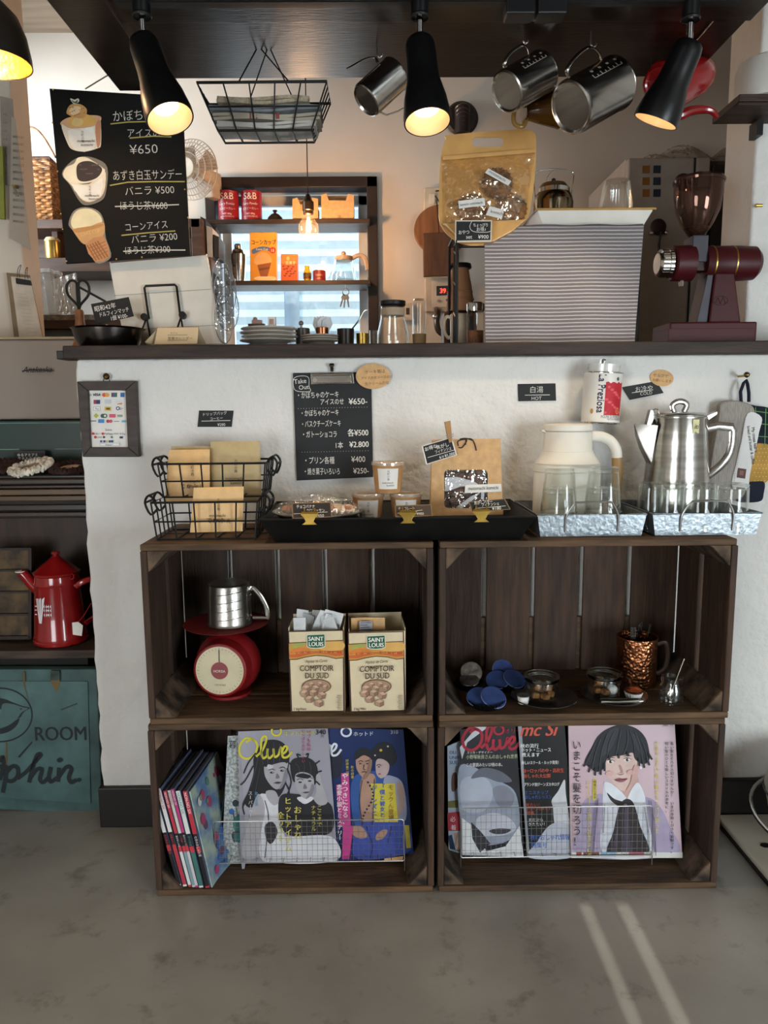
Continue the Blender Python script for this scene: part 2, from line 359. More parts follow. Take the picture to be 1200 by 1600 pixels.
# across the alley: a rolling shutter front with a pale wall
sh = mat('pale blue grey shutter', '#b3bcc0', .5, var=.06)
m = M()
pr = []
for i in range(66): pr += [(5.2+(.025 if i % 2 else 0), i*.05)]
m.grid(lambda u, v: (-1.9+2.6*u, pr[round(v*65)][0], pr[round(v*65)][1]), 1, 65)
o = m.build('roller_shutter', sh, smooth=False); tag(o, 'pale corrugated roller shutter across the alley, seen through kitchen window', 'shutter')
struct(M().bb(-2.6, 2.6, 5.3, 5.5, 0, 4.2).build('wall_outside', mat('pale outside wall', '#c9cbc9', .8, var=.08), smooth=False))
struct(M().bb(-3, 3, 3.4, 5.6, -.1, 0).build('floor_alley', mat('alley concrete', '#b9b7b0', .8), smooth=False))
o = M().cyl((-.55, 5.0, 0), (-.55, 5.0, 2.0), .05).build('drain_pipe', mat('grey drain pipe', '#8d9498', .5)); tag(o, 'grey vertical drain pipe outside the kitchen window', 'pipe')
m = M()
m.cyl((.25, 4.6, 1.72), (-.32, 4.6, 1.28), .02); m.cyl((-.3, 4.6, 0), (-.3, 4.6, 1.3), .02); m.cyl((.2, 4.6, 0), (.2, 4.6, 1.7), .02); o = m.build('hand_rail', mat('pale metal rail', '#a9b6bb', .5)); tag(o, 'slanting pale metal railing outside the kitchen window', 'railing')
# soffit over the counter
m = M(); m.bb(-.61, .766, 1.0, 1.9, 1.853, 1.98); m.bb(-.61, .766, 1.0, 1.606, 1.835, 1.86); m.bb(-.61, -.50, .9, 1.9, 1.826, 1.98); m.bb(.70, .766, .9, 1.9, 1.845, 1.98)
struct(m.build('trim_1', darkwoodX, smooth=False, bevel=.003))
# counter
m = M(); m.bb(-.731, 2.44, 1.76, 2.22, 1.186, 1.216); o = m.build('bar_counter', darkwood, smooth=False, bevel=.003)
tag(o, 'long dark stained wooden counter top on the white half wall', 'counter'); CT = o
M().bb(-.752, -.728, 1.775, 1.84, 1.186, 1.206).build('end_bracket', black, o, False, .002)
ZC = 1.216
# ------------------------------------------------------------------ wooden crates
def crate(label, x0, x1, z0, z1, seed, slit_low=.62, gap_r=.5, nsl=5):
    rr = random.Random(seed); W, H, D = x1-x0, z1-z0, (.281 if z0 > .1 else .270)
    t = thing('wooden_crate', label, 'crate', ((x0+x1)/2, 1.5, z0), None, 'stacked wooden crates against the white wall'); h = W/2; T = .014
    def bd(name, a, m_): M().bb(*a).build(name, m_, t, False, .0025)
    for zz, nm in ((0, 'bottom_board'), (H-T, 'top_board')):
        y = D*(.47+rr.uniform(-.03, .03)); bd(nm, (-h+rr.uniform(0, .003), h-rr.uniform(0, .003), rr.uniform(0, .003), y, zz, zz+T), crateX); bd(nm, (-h, h, y+.006, D, zz, zz+T), crateX)
    for s in (-1, 1):
        xa, xb = (-h, -h+T) if s < 0 else (h-T, h); y = D*gap_r
        bd('side_board', (xa, xb, .001, y-.011, T, H-T), crateY if False else crateZ); bd('side_board', (xa, xb, y+.011, D-.014, T, H-T), crateZ)
        for zz, q in ((T, 1), (H-T, -1)):
            c = .046; px_ = (xa if s > 0 else xb)
            m_ = M(); m_.prism([(px_, zz), (px_-s*c, zz), (px_-s*c*.82, zz+q*c*.12), (px_-s*c*.12, zz+q*c*.9), (px_, zz+q*c)], rr.uniform(.001, .006), D-.013)
            m_.build('corner_post', crateE, t, False, .003)
    xs = -h+T; n = nsl; wd = (W-2*T)/n
    for i in range(n):
        g = .006; a = xs+i*wd+(g if i else 0); b = xs+(i+1)*wd-(g if i < n-1 else 0)
        bd('back_slat', (a, b, D-.012, D-.004, T, H-T), crateZ)
    bd('back_batten', (-h+T, h-T, D-.0045, D, T, H*(1-slit_low)), crateX)
    return t
crate('lower left weathered wooden crate holding the leaning magazines', -.497, .118, 0, .398, 1, 1-.0)
crate('lower right weathered wooden crate with three face-out magazines', .126, .748, 0, .398, 2)
crate('upper left weathered wooden crate with red kitchen scale inside', -.492, .116, .398, .79, 3)
crate('upper right weathered wooden crate with copper mug and glass jars', .128, .7526, .398, .79, 4)
# ------------------------------------------------------------------ left passage: dark cabinet, metal cabinet, kettle, sign
brownp = mat('brown cabinet panel', '#3a2617', .5, var=.25, scale=4, stretch=(10, 10, 1.5))
ledge = mat('dark moulded walnut', '#33241a', .4, var=.25, scale=4, stretch=(1.5, 12, 12))
LZ = P(60, 748, 1.885).z
c = thing('wooden_cabinet', 'dark walnut cabinet with moulded ledge left of the white half wall', 'cabinet', (-1.1, 2.05, 0))
def cb(name, x0, x1, y0, y1, z0, z1, m_, bv=.002): M().bb(x0+1.1, x1+1.1, y0-2.05, y1-2.05, z0, z1).build(name, m_, c, False, bv)
cb('ledge', -1.6, -.724, 1.885, 2.28, LZ-.016, LZ, ledge, .004)
for py0, py1, dy, i in ((758, 763, .012, 0), (764, 773, .006, 1), (775, 783, .016, 2), (790, 799, .03, 3), (801, 808, .02, 4)):
    a, b = P(60, py0, 1.9).z, P(60, py1, 1.9).z; cb('moulding', -1.6, -.724, 1.885+dy, 2.1, b, a, mat('lighter moulding strip', '#5c452c', .4, var=.25, scale=4, stretch=(1.5, 12, 12)) if i in (1, 2) else ledge)
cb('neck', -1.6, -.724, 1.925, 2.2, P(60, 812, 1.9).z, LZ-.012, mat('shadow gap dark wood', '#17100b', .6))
cb('back_panel', -1.6, -.724, 2.09, 2.12, 0, LZ-.05, brownp)
SHZ = P(60, 1017, 1.885).z
cb('shelf', -1.6, -.724, 1.885, 2.09, SHZ-.022, SHZ, mat('grey brown shelf plank', '#4a3c31', .7, var=.3, scale=4, stretch=(1.5, 12, 12), bump=.3), .002)
cb('side_panel', -.738, -.724, 1.93, 2.2, 0, LZ-.05, ledge)
cb('gap_shade_strip', -1.6, -.78, 1.91, 1.93, SHZ-.05, SHZ-.022, mat('black gap shade', '#0d0a08', .7))  # black strip coloured in for the shaded gap below the shelf
# retro metal cabinet on the ledge
Y = 2.07; zt, zm = P(60, 530, Y).z, P(60, 655, Y).z
t = thing('metal_cabinet', 'taupe and dark green retro metal cabinet with script emblem on the ledge', 'cabinet', (-1.0, Y, LZ))
taupe = mat('taupe enamel', '#8b8076', .45, var=.05, scale=3); green = mat('bottle green enamel', '#1f3833', .4, var=.1, scale=4)
M().bb(-.45, .2, 0, .2, zm-LZ, zt-LZ).build('upper_panel', taupe, t, False, .006, 3)
M().bb(-.45, .2, .008, .2, 0, zm-LZ-.003).build('lower_panel', green, t, False, .003)
for py, a, b in ((661, -.06, .19), (702, -.3, .0), (702, .1, .19)):
    z = P(60, py, Y).z-LZ; M().bb(a, b, .004, .009, z-.0012, z+.0012).build('trim_line', mat('pale green pinstripe', '#6f8a7c', .5), t, False)
M().bb(-.45, .2, -.004, .2, zt-LZ, zt-LZ+.006).build('top_edge', mat('beige edge strip', '#a08f72', .5), t, False)
F = Flat('e', '', '', 60, 577, Y-.004, root=t); F.mw = Matrix.Translation(t.location); F.inv = F.mw.inverted(); F.o = F.inv @ CAM; F.off = -.004
F.text([('Anakaska', 36, 582, 13, dict(sh=.45, b=.012, sx=.92))], '#1d1814', 'emblem', dy=.004)
F.stroke([[(35, 580), (50, 578), (84, 579)]], 1.6, '#1d1814', 'emblem_bar', dy=.003)
# tray, mats, sign on the ledge
o = M().bb(-.3, .255, 0, .15, 0, .008).build('serving_board', mat('black lacquer board', '#15100d', .3, var=.1), None, False, .002, loc=(-.99, 1.892, LZ)); tag(o, 'thin black lacquered board under the knitted mats', 'board')
def knit(label, cx, Y0, z, r, col1, col2, tilt, seed):
    rr = random.Random(seed); t = thing('knitted_mat', label, 'mat', (P(cx, 735, Y0).x, Y0, z), tilt, 'knitted mats on the ledge')
    y1, y2 = mat('yarn '+col1, col1, .95, var=.2, scale=60, bump=1, bscale=220), mat('yarn '+col2, col2, .95, var=.2, scale=60, bump=1, bscale=220)
    m = M()
    for k in range(2): m.tube([((r-.012*k)*math.cos(a*math.pi/32)*(1+.02*math.sin(a*2.1+k)), (r-.012*k)*math.sin(a*math.pi/32), .008+.004*math.sin(a*2.6+k*2)) for a in range(64)], .0085, 8, True)
    m.build('rim', y1, t)
    m = M(); m.lathe([(1e-5, .006), (r*.3, .007), (r*.6, .008), (r*.84, .008), (r*.86, .003), (1e-5, .002)], 40, flute=.05, nf=9); m.build('centre', y2, t)
knit('dark brown knitted round mat at the far left of the ledge', 6, 1.97, LZ+.018, .05, '#3a2420', '#4a332b', (.2, .1, 0), 1)
knit('cream knitted round mat propped at an angle on the ledge', 50, 1.94, LZ+.019, .050, '#e6dccb', '#9c8f80', (.22, -.2, .2), 2)
knit('dark brown knitted mat with pink cream flower centre beside half wall', 112, 1.955, LZ+.015, .05, '#38221e', '#c9b2a2', (.2, 0, 0), 3)
F = Flat('table_sign', 'small framed black price sign standing behind the knitted mats', 'sign', 46, 740, 2.045)
F.slab('panel', [(21, 705), (70, 705), (70, 742), (21, 742)], .004, mat('dark brown sign edge', '#2b2320', .5)); F.off = -.001
F.slab('face', [(23, 707), (68, 707), (68, 741), (23, 741)], .001, slate); F.off = -.0012
F.text([('ゆるアミアミ', 27, 713, 5.5), ('手あみのモチーフ', 28, 719, 5.8), ('各 ¥300', 45, 727, 6)], dy=.0008); F.stroke([[(26, 720.5), (66, 718.5)]], .6, '#d8d5cc', 'rule')
# slotted wooden tray leaning on the back panel
F = Flat('type_tray', 'old wooden slotted tray leaning behind the red enamel pot', 'tray', 5, 1002, 1.956, rx=-4)
tray_m = mat('dark tray frame', '#2a1d14', .6, var=.2)
F.slab('back', [(-40, 858), (47, 857), (47, 998), (-40, 998)], .006, mat('mottled ochre wood', '#5b4527', .6, var=.4, scale=18), dy=.012)
for nm, q in (('frame', [(-40, 857), (48, 856), (48, 860), (-40, 861)]), ('frame', [(-40, 995), (48, 994), (48, 999), (-40, 1000)]), ('frame', [(44, 858), (49, 857), (49, 998), (44, 998)]), ('divider', [(-40, 891), (46, 890), (46, 893), (-40, 894)]), ('divider', [(-40, 925), (46, 924), (46, 927), (-40, 928)]), ('divider', [(-40, 960), (46, 959), (46, 962), (-40, 963)])):
    F.slab(nm, q, .018, tray_m)
# red enamel pot
red = mat('red enamel', '#921517', .18, var=.12, scale=12, coat=.6)
pc = P(97, 1010, 1.965); t = thing('enamel_pot', 'tall red enamel coffee pot with white fork motif and paper tag', 'pot', (pc.x, 1.965, SHZ))
k = K(97, 950, 1.965); H = (1012-896)*k
M().lathe([(1e-5, .002), (.066, .002), (.071, .006), (.0715, .012), (.069, .016), (.0695, .022), (.0675, .027), (.0585, H*.80), (.060, H*.82), (.0585, H*.84), (.057, H*.93), (.0595, H*.95), (.058, H*.97), (.05, H*.97)], 48).build('body', red, t)
M().lathe([(.0605, H*.965), (.061, H*.975), (.057, H*.985), (.04, H*1.06), (.016, H*1.15), (.009, H*1.18), (.007, H*1.2), (.012, H*1.215), (.010, H*1.24), (1e-5, H*1.25)], 40).build('lid', red, t)
sp = M(); sp.tube(spline([(-.052, 0, H*.72), (-.07, -.006, H*.83), (-.083, -.010, H*.93), (-.092, -.012, H*.97)], 5, False), [.017-.0004*i for i in range(16)], 12); sp.build('spout', red, t)
M().tube(ell_ := [(-.092+.012*math.cos(a*math.pi/8), -.012+.011*math.sin(a*math.pi/8), H*.985) for a in range(16)], .002, 6, True).build('spout_rim', mat('white enamel rim', '#d8d4cb', .3), t)
M().tube(spline([(.057, -.02, H*.78), (.075, -.02, H*.84), (.1, -.01, H*.86), (.115, 0, H*.7), (.105, 0, H*.4), (.068, 0, H*.25)], 6, False), .005, 8, flat=1.6).build('handle', red, t)
M().tube([(.052+.006*math.cos(a), -.03, H*.93+.008*math.sin(a)) for a in [i*.7 for i in range(9)]], .0015, 6, True).build('lid_hinge', red, t)
def onlathe(t, rfn, pts, m_, name, n=1):   # small flat motif wrapped on a round body: pts are polygons of (angle, z)
    b = M()
    for pp in pts: b.add([(rfn(z)*math.sin(a), -rfn(z)*math.cos(a), z) for a, z in pp], [list(range(len(pp)))])
    return b.build(name, m_, t, False)
rf = lambda z: .0685-(z-.027)*(.0090/(H*.8-.027))+.0012
pp = []
for i, (a0, a1) in enumerate(((-.66, -.60), (-.57, -.49), (-.45, -.34), (-.30, -.16))): pp.append([(a0+.0, H*.66), (a1, H*.66+i*.002), (-.42+i*.03, H*.34), (-.46+i*.03, H*.34)])
for zz in (.56, .51, .45): pp.append([(-.75, H*zz), (.02, H*(zz+.015)), (.02, H*(zz+.0)), (-.75, H*(zz-.012))])
for zz in (.56, .51, .45):
    for j in range(4): a = -.22+j*.09; pp.append([(a, H*(zz+.006)), (a+.06, H*(zz+.035)), (a+.05, H*(zz+.006)), (a+.06, H*(zz-.022))])
onlathe(t, rf, pp, ink('#e9dfe2'), 'motif')
tg = M(); tg.prism([(.062, H*.20), (.085, H*.18), (.09, H*.32), (.078, H*.37), (.062, H*.36)], -.071, -.0695); tg.build('paper_tag', white, t, False)
M().tube([(.074, -.0705, H*.345), (.085, -.05, H*.42), (.095, -.02, H*.55)], .0012, 6).build('tag_string', mat('red string', '#b0222a', .9), t)
# green enamel shop sign
F = Flat('shop_sign', 'weathered teal metal sign lettered ROOM with bird in a circle', 'sign', 80, 1262, 1.86, rx=-1.2)
teal = mat('weathered teal paint', '#4a6866', .5, var=.22, scale=7, bump=.2, detail=8); teal2 = mat('raised teal border', '#425f5d', .5, var=.25, scale=9, bump=.2)
F.slab('panel', [(-60, 1046), (151, 1046), (160, 1273), (-60, 1262)], .03, teal2, .003)
F.off = -.004; F.slab('face', [(-60, 1064), (137, 1065), (142, 1256), (-60, 1243)], .004, teal, .0015); F.off = -.0042
dk = '#141d1f'
import builtins
ring = ell(1, 1117, 50.5, 43, 48); ring2 = ell(1, 1117, 48, 40.5, 48)
F.decal([(dk, ring), (teal, ring2), (dk, spline([(-40, 1105), (-20, 1092), (3, 1091), (22, 1098), (36, 1103), (47, 1106), (38, 1112), (30, 1122), (16, 1118), (2, 1108), (-14, 1112), (-40, 1125)], 4)),
         ('#46615f', spline([(4, 1100), (20, 1100), (36, 1105), (44, 1107), (34, 1113), (24, 1126), (8, 1138), (-14, 1140), (-40, 1130), (-20, 1122), (0, 1118)], 4)), (dk, spline([(30, 1122), (26, 1134), (12, 1144), (-10, 1147), (-40, 1140), (-40, 1133), (-10, 1139), (12, 1134)], 4)), (dk, ell(33, 1107.5, 1.5, 1.3, 10)),
         ('#5d4a2c', [(35, 1050), (39, 1050), (40, 1072), (46, 1100), (43, 1090), (37, 1070)]), ('#5d4a2c', [(9, 1160), (12, 1160), (12, 1200), (9, 1200)]), ('#6b5732', [(80, 1050), (93, 1050), (94, 1068), (88, 1082), (80, 1066)]), (dk, [(28, 1182), (50, 1158), (51, 1160), (31, 1184)]), ('#26393a', [(95, 1108), (121, 1098), (121, 1100), (96, 1110)])], 'painted_emblem')
F.text([('ROOM', 54, 1157, 32, dict(b=.016, sx=.86))], dk, 'lettering')
sc = [spline(q, 6, False) for q in ([(0, 1218), (6, 1196), (5, 1182), (0, 1190)], [(-10, 1190), (6, 1200), (12, 1196)], [(12, 1196), (9, 1215), (5, 1238)], [(10, 1208), (20, 1197), (28, 1200), (28, 1212), (20, 1220), (11, 1219)], [(28, 1216), (42, 1205), (57, 1188), (64, 1179), (58, 1180), (50, 1205), (46, 1222)], [(47, 1216), (58, 1202), (66, 1202), (63, 1216), (68, 1222), (78, 1212)], [(80, 1198), (77, 1212), (80, 1221), (90, 1214)], [(93, 1199), (91, 1221)], [(92, 1214), (104, 1198), (112, 1201), (108, 1214), (112, 1222), (120, 1218)])]
F.stroke(sc, 6.2, dk, 'script', dy=.0022); F.decal([(dk, ell(94, 1187, 4.5, 3.6)), (dk, ell(124, 1218, 3.6, 3))], 'dots', dy=.003)
for px in (86,): F.off = -.009; F.slab('bracket', [(px-7, 1048), (px+7, 1048), (px+7, 1063), (px-7, 1063)], .006, mat('rusty bracket', '#3c4a44', .7, var=.3, scale=40))
# ------------------------------------------------------------------ right: cream heater on its base plate
cream = mat('cream enamel', '#cfc7b6', .35, var=.06, scale=6)
t = thing('heater', 'cream rounded heater with chrome hoop on a flat base plate', 'heater', (1.09, 1.6, 0))
M().bb(-.222, .3, -.28, .17, .006, .018).build('base_plate', cream, t, False, .004)
M().bb(-.226, .3, -.284, .172, 0, .007).build('base_edge', black, t, False)
M().lathe([(1e-5, .05), (.10, .05), (.135, .065), (.160, .10), (.168, .14), (.168, .15)], 48).build('bowl', cream, t)
M().lathe([(.17, .151), (.172, .158), (.165, .19), (.14, .225), (.10, .245), (1e-5, .25)], 48).build('lid', cream, t)
M().lathe([(.172, .148), (.175, .15), (.172, .153)], 48, open_=True).build('seam', mat('grey rubber seam', '#4b4845', .6), t)
M().tube([(.198*math.cos(a*math.pi/24), .198*math.sin(a*math.pi/24), .095+.02*math.sin(a*math.pi/24)) for a in range(48)], .0055, 8, True).build('hoop', chrome, t)
for a in (200, 235): M().tube([(.165*math.cos(R(a)), .165*math.sin(R(a)), .13), (.198*math.cos(R(a)), .198*math.sin(R(a)), .1), (.198*math.cos(R(a)), .198*math.sin(R(a)), .02)], .005, 8).build('hoop_stay', chrome, t)
M().box((-.13, -.09, .2), (.03, .02, .02), (0, .5, .6)).build('latch', black, t, False, .004)
for x, y in ((-.165, .03), (-.168, -.06)): M().prism(ell(x, 0, .017, .001, 12), 0, .001); M().lathe([(1e-5, .0175), (.014, .0175), (.014, .0195), (1e-5, .0195)], 6, (x, y, 0), squash=.7).build('foot_pad', black, t, False)
m = M(); m.use(ink('#e6e2d8')).box((-.15, -.2, .0184), (.07, .1, .0006)); m.use(ink('#b23a34')).lathe([(.010, .019), (.014, .019)], 20, (-.155, -.165, 0), open_=True)
m.use(ink('#7a8f96'))
for k in range(5): m.box((-.148, -.195-.008*k, .019), (.05, .003, .0004))
m.build('warning_sticker', None, t, False)
# ------------------------------------------------------------------ cards and notices on the white half wall
WY = 1.789
def card(name, label, cat, q, lines, rules=(), col=slate, group=None, Y=WY, t=.0012, size=1, tilt=(0, 0, 0), part='card', tcol='#d9d8d2', edge=None):
    cx, cy = sum(p[0] for p in q)/len(q), max(p[1] for p in q)
    F = Flat(name, label, cat, cx, cy, Y-t, *tilt, group=group)
    F.slab(part, q, t, col, 0)
    if edge: F.off -= .0002; F.slab('border', edge[1], .0002, edge[0]); F.off -= .0001
    F.text(lines, tcol)
    if rules: F.stroke(rules, .9, tcol, 'rule')
    return F
card('price_card', 'small black price card above the wire baskets, drip bag coffee', 'card', [(311, 641.5), (365, 641.5), (362, 667), (308.5, 667)], [('ドリップバッグ', 316, 650, 5.6, dict(rot=4)), ('コーヒー', 328, 656.5, 5.2, dict(rot=4)), ('¥280', 340, 665.5, 6)], [[(315, 658), (360, 657)]], tilt=(0, 0, 0))
card('price_card', 'black card with white chalk reading HOT, above the cream jug', 'card', [(809, 600), (868, 599), (869, 626), (810, 627)], [('白湯', 827, 613, 11, dict(b=-.006)), ('HOT', 830, 625, 7.5, dict(b=-.004))], [[(820, 617.5), (859, 617)]])
card('price_card', 'tilted black card with chalk reading COLD, beside tomato tin', 'card', [(972, 605), (1026, 595.5), (1037, 614), (984, 625)], [('お冷や', 992, 612.5, 9.5, dict(rot=6, b=-.006)), ('COLD', 1000, 618, 7, dict(rot=6, b=-.004))], [[(987, 613.8), (1020, 609)]])
def oval(label, cx, cy, rx, ry, lines, a0=0):
    F = Flat('oval_tag', label, 'tag', cx, cy+ry, WY-.0015-(.012 if cx < 700 else 0))
    F.slab('tag', spline(ell(cx, cy, rx, ry, 22, a0), 2), .0015, kraft); F.decal([(mat('kraft rim', '#9a7340', .8), []),][:0] or [('#8a6536', ell(cx-rx*.93, cy, .6, .6, 8))]); F.text(lines, '#6b5530')
oval('oval kraft tag overlapping the top corner of the black menu clipboard', 583, 588, 27, 20, [('ケーキ類は', 570, 584, 6.4, dict(rot=3)), ('アイスのせソースのせ', 564, 593, 5, dict(rot=3)), ('生クリームのせ', 570, 602, 5.4, dict(rot=3))])
oval('small oval kraft tag right of the tilted COLD card', 1034, 590.5, 18.5, 13, [('セルフで', 1020, 588, 6, dict(rot=-6)), ('お願いします', 1019, 595, 5, dict(rot=-6))], .12)
# card-payment notice in a wooden frame
F = Flat('picture_frame', 'dark wooden frame with payment logos hanging on the half wall', 'frame', 170, 714, WY-.018)
wf = mat('dark grained frame wood', '#3b2f29', .5, var=.25, scale=6, stretch=(3, 3, 10), bump=.2)
out = [(120, 596), (212, 595), (217, 714), (129, 714)]; inn = [(137, 610), (195.5, 610), (199.5, 699), (141, 699)]
for a in range(4):
    b = (a+1) % 4; F.slab('frame_side', [out[a], out[b], inn[b], inn[a]], .018, wf, .0015)
F.off = .010; F.slab('paper', [(136, 609), (197, 609), (201, 700), (140, 700)], .002, white)
sq = lambda x, y, a, b: [(x-a, y-b), (x+a, y-b), (x+a, y+b), (x-a, y+b)]
F.decal([('#e0552b', ell(163, 617, 3.6, 3.2)), ('#d9a23a', ell(167.5, 617, 3.4, 3.2)), ('#7d3b4a', sq(175.5, 617, 1.4, 3.4)), ('#4a5c9a', sq(178.6, 617, 1.4, 3.4)), ('#3b6a4a', sq(181.7, 617, 1.4, 3.4)), ('#3469a8', sq(191.5, 617, 3.2, 3.4)),
         ('#233c6b', sq(151.5, 628, 5, 3.2)), ('#b03440', sq(149, 628, 1.6, 3.2)), ('#c3c9cf', sq(169, 627.5, 5, 3.2)), ('#d7dade', sq(186, 628.5, 5, 3)), ('#d98a3a', [(183, 631), (191, 629), (191, 632), (184, 632)]),
         ('#8a9098', sq(151.5, 638.5, 5.4, 3.4)), ('#eceae6', sq(151.5, 638.5, 4.9, 2.9)), ('#cdaa3b', sq(169, 638.7, 5, 3.2)), ('#3e3a2e', sq(169, 638.7, 3, 1.4)), ('#3a4a7a', ell(184.5, 638, 3, 3)), ('#eceae6', ell(184.5, 638, 1.6, 1.6)),
         ('#a8b23a', [(150.5, 645.5), (154.5, 649.5), (150.5, 653.5), (146.5, 649.5)]), ('#2f5a48', rrect(157.5, 646.5, 168, 653, 3)), ('#e8e6e0', ell(164.5, 649.7, 1.8, 1.8)), ('#cf5a72', rrect(171, 647, 181, 652.5, 1)), ('#8aa38f', rrect(183.5, 648, 192, 651.5, 1)),
         ('#3f86c4', sq(158.5, 658, 4.6, 2.8)), ('#b83a48', ell(169, 658.2, 2.6, 2.6)), ('#c8545f', ell(173.5, 658.2, 2.6, 2.6)), ('#55606a', sq(146, 657.8, 4.6, .7)), ('#8b949b', sq(182.5, 658.4, 4.2, .6)), ('#6ba7bf', sq(194, 658.3, 3.4, 1.6)),
         ('#c33a3a', sq(146, 677.5, 2, 1.8)), ('#c33a3a', ell(161, 677.6, 2, 2)), ('#c33a3a', ell(149.5, 683, 2.2, 2.2)), ('#39424e', ell(163, 683, 1.8, 1.8)), ('#4c7a68', ell(175, 683, 1.8, 1.8)), ('#2d3b55', sq(190, 683.4, 2.6, 1.7)),
         ('#3b4d86', sq(158.5, 689.6, 1.6, 1.6)), ('#3b4d86', sq(163.6, 689.6, 1.6, 1.6)), ('#d0ae3c', ell(167.7, 689.6, 1.5, 1.5)), ('#2f4a7a', sq(172, 689.6, 1.6, 1.6)), ('#2f4a7a', sq(176, 689.6, 1.6, 1.6)), ('#9aa0a6', sq(172, 694.3, 15.5, 2.2)), ('#eceae6', sq(172, 694.3, 15.1, 1.8))], 'payment_logos')
F.text([('VISA', 145.5, 619, 6.2, dict(b=.03, sh=.2)), ('iD', 139.5, 618.6, 4.5), ('Pay', 149.5, 640, 4), ('Q+', 187, 640, 4.5), ('Suica', 165, 673, 5), ('d払い', 148.5, 679, 3.6), ('PayPay', 163.6, 679.2, 4), ('au PAY', 174.5, 679.2, 3.8), ('R Pay', 188, 679.2, 3.8), ('LINE', 152.5, 684.5, 3.6), ('Alipay+', 165, 696, 4)], '#4a4f58')
M().lathe([(1e-5, -.004), (.006, -.004), (.008, 0), (.006, .005), (1e-5, .007)], 16, tuple(F.inv @ P(166, 588, WY-.012)), Vector((0, -1, 0)).to_track_quat('Z', 'Y')).build('hanging_nail', mat('dark brass', '#5a4526', .35, 1), F.root)
a = F.inv @ P(166, 588, WY-.006); M().tube([(a.x-.008, a.y, a.z-.012), (a.x-.005, a.y, a.z-.003), (a.x, a.y, a.z+.002), (a.x+.005, a.y, a.z-.003), (a.x+.008, a.y, a.z-.012)], .001, 6).build('wire_loop', blackw, F.root)
# black take-out menu clipboard
F = Flat('clipboard', 'black take-out menu clipboard with chalk prices in yen', 'clipboard', 522, 750, WY-.006)
F.slab('board', [(457.5, 583), (580, 581), (583, 745.5), (463.5, 751)], .004, slate, .0008)
F.text([('Take', 459.5, 600, 10, dict(rot=5)), ('Out', 467, 609, 9.5, dict(rot=5)), ('・かぼちゃのケーキ', 463, 622, 11.3, dict(sx=.66, rot=1)), ('アイスのせ', 500, 632, 10.5, dict(sx=.72, rot=1)), ('¥650-', 545, 632, 13, dict(sx=.95, rot=1, b=.012)),
        ('・かぼちゃのケーキ', 469, 650, 11.3, dict(sx=.60, rot=1)), ('・バスクチーズケーキ', 470, 667, 11.3, dict(sx=.56, rot=1)), ('・ガトーショコラ', 471, 683, 11.3, dict(sx=.62)), ('各¥500', 543, 681, 12.5, dict(sx=.86, rot=1, b=.015)), ('1本', 523, 700, 11.5, dict(sx=.78)), ('¥2.800', 546, 699, 12.5, dict(sx=.88, rot=1, b=.015)),
        ('・プリン各種', 474, 724, 12, dict(sx=.68)), ('¥400', 549, 722, 12.5, dict(sx=.86, rot=1)), ('・焼き菓子いろいろ', 474, 741, 11.5, dict(sx=.56)), ('¥250-', 552, 740, 12, dict(sx=.86, rot=1))], '#e6e4dc')
F.decal([('#b9b7b0', ell(466+i*4.3, 638.5-.1*i, .55, .55, 6)) for i in range(26)]+[('#b9b7b0', ell(472+i*4.3, 706.5-.1*i, .5, .5, 6)) for i in range(25)], 'dotted_rules')
F.stroke([spline([(459, 592), (470, 587.5), (482, 590), (483, 604), (485, 611), (470, 612), (460, 608)], 5)+[(459, 592)]], .8, '#e6e4dc', 'bubble')
F.off = -.010; F.slab('clip_plate', [(485, 583), (552, 582), (554, 600), (486, 601.5)], .008, chrome, .002); F.off = -.013
F.slab('clip_jaw', [(487, 587), (548, 586), (549, 598), (489, 599)], .004, steel, .001); F.off = -.013
F.decal([(mat('steel rivet', '#efece6', .15, 1), ell(492, 594, 3.6, 3.6)), (mat('steel rivet', '#efece6', .15, 1), ell(545.5, 592.5, 3.6, 3.6))], 'rivets')
M().lathe([(1e-5, -.008), (.004, -.008), (.004, .004), (.0065, .006), (.006, .010), (1e-5, .011)], 16, tuple(F.inv @ P(518.5, 575, WY-.008)), Vector((0, -.5, 1)).to_track_quat('Z', 'Y')).build('hanging_knob', mat('dark nickel', '#6c675f', .25, 1), F.root)
# tomato tin on the wall, used as a holder
Y = 1.742; c0 = P(937, 664, Y); k = K(937, 620, Y); H = (664-585)*k*1.0; r = 29.2*k
t = thing('food_tin', 'white tomato tin on the wall with vertical lettering and red picture', 'tin', (c0.x, Y, P(937, 662, Y).z), (0, R(2.6), 0))
cl = Vector((0, 0, 0))
tinw = mat('white printed tin', '#e4e0d8', .35, var=.04)
M().lathe([(1e-5, .001), (r*.99, .001), (r*1.02, .003), (r*1.0, .006), (r*1.0, H-.004), (r*1.02, H-.002), (r*1.02, H), (r*.97, H), (r*.96, H-.06), (1e-5, H-.062)], 48).build('body', tinw, t)
M().lathe([(r*1.025, H-.003), (r*1.035, H-.0015), (r*1.025, H)], 48, open_=True).build('top_rim', chrome, t); M().lathe([(r*1.02, 0), (r*1.035, .0015), (r*1.02, .004)], 48, open_=True).build('bottom_rim', chrome, t)
def wrap(t, r, items, name='lettering', H0=0):
    """flat glyph or outline pieces bent round a tin of radius r: (kind, data, colour)"""
    b = M()
    for col, polys in items:
        b.use(ink(col))
        for vs, fs in polys: b.add([((r)*math.sin(x/r), -(r)*math.cos(x/r), z+H0) for x, z in vs], fs)
    return b.build(name, None, t, False)
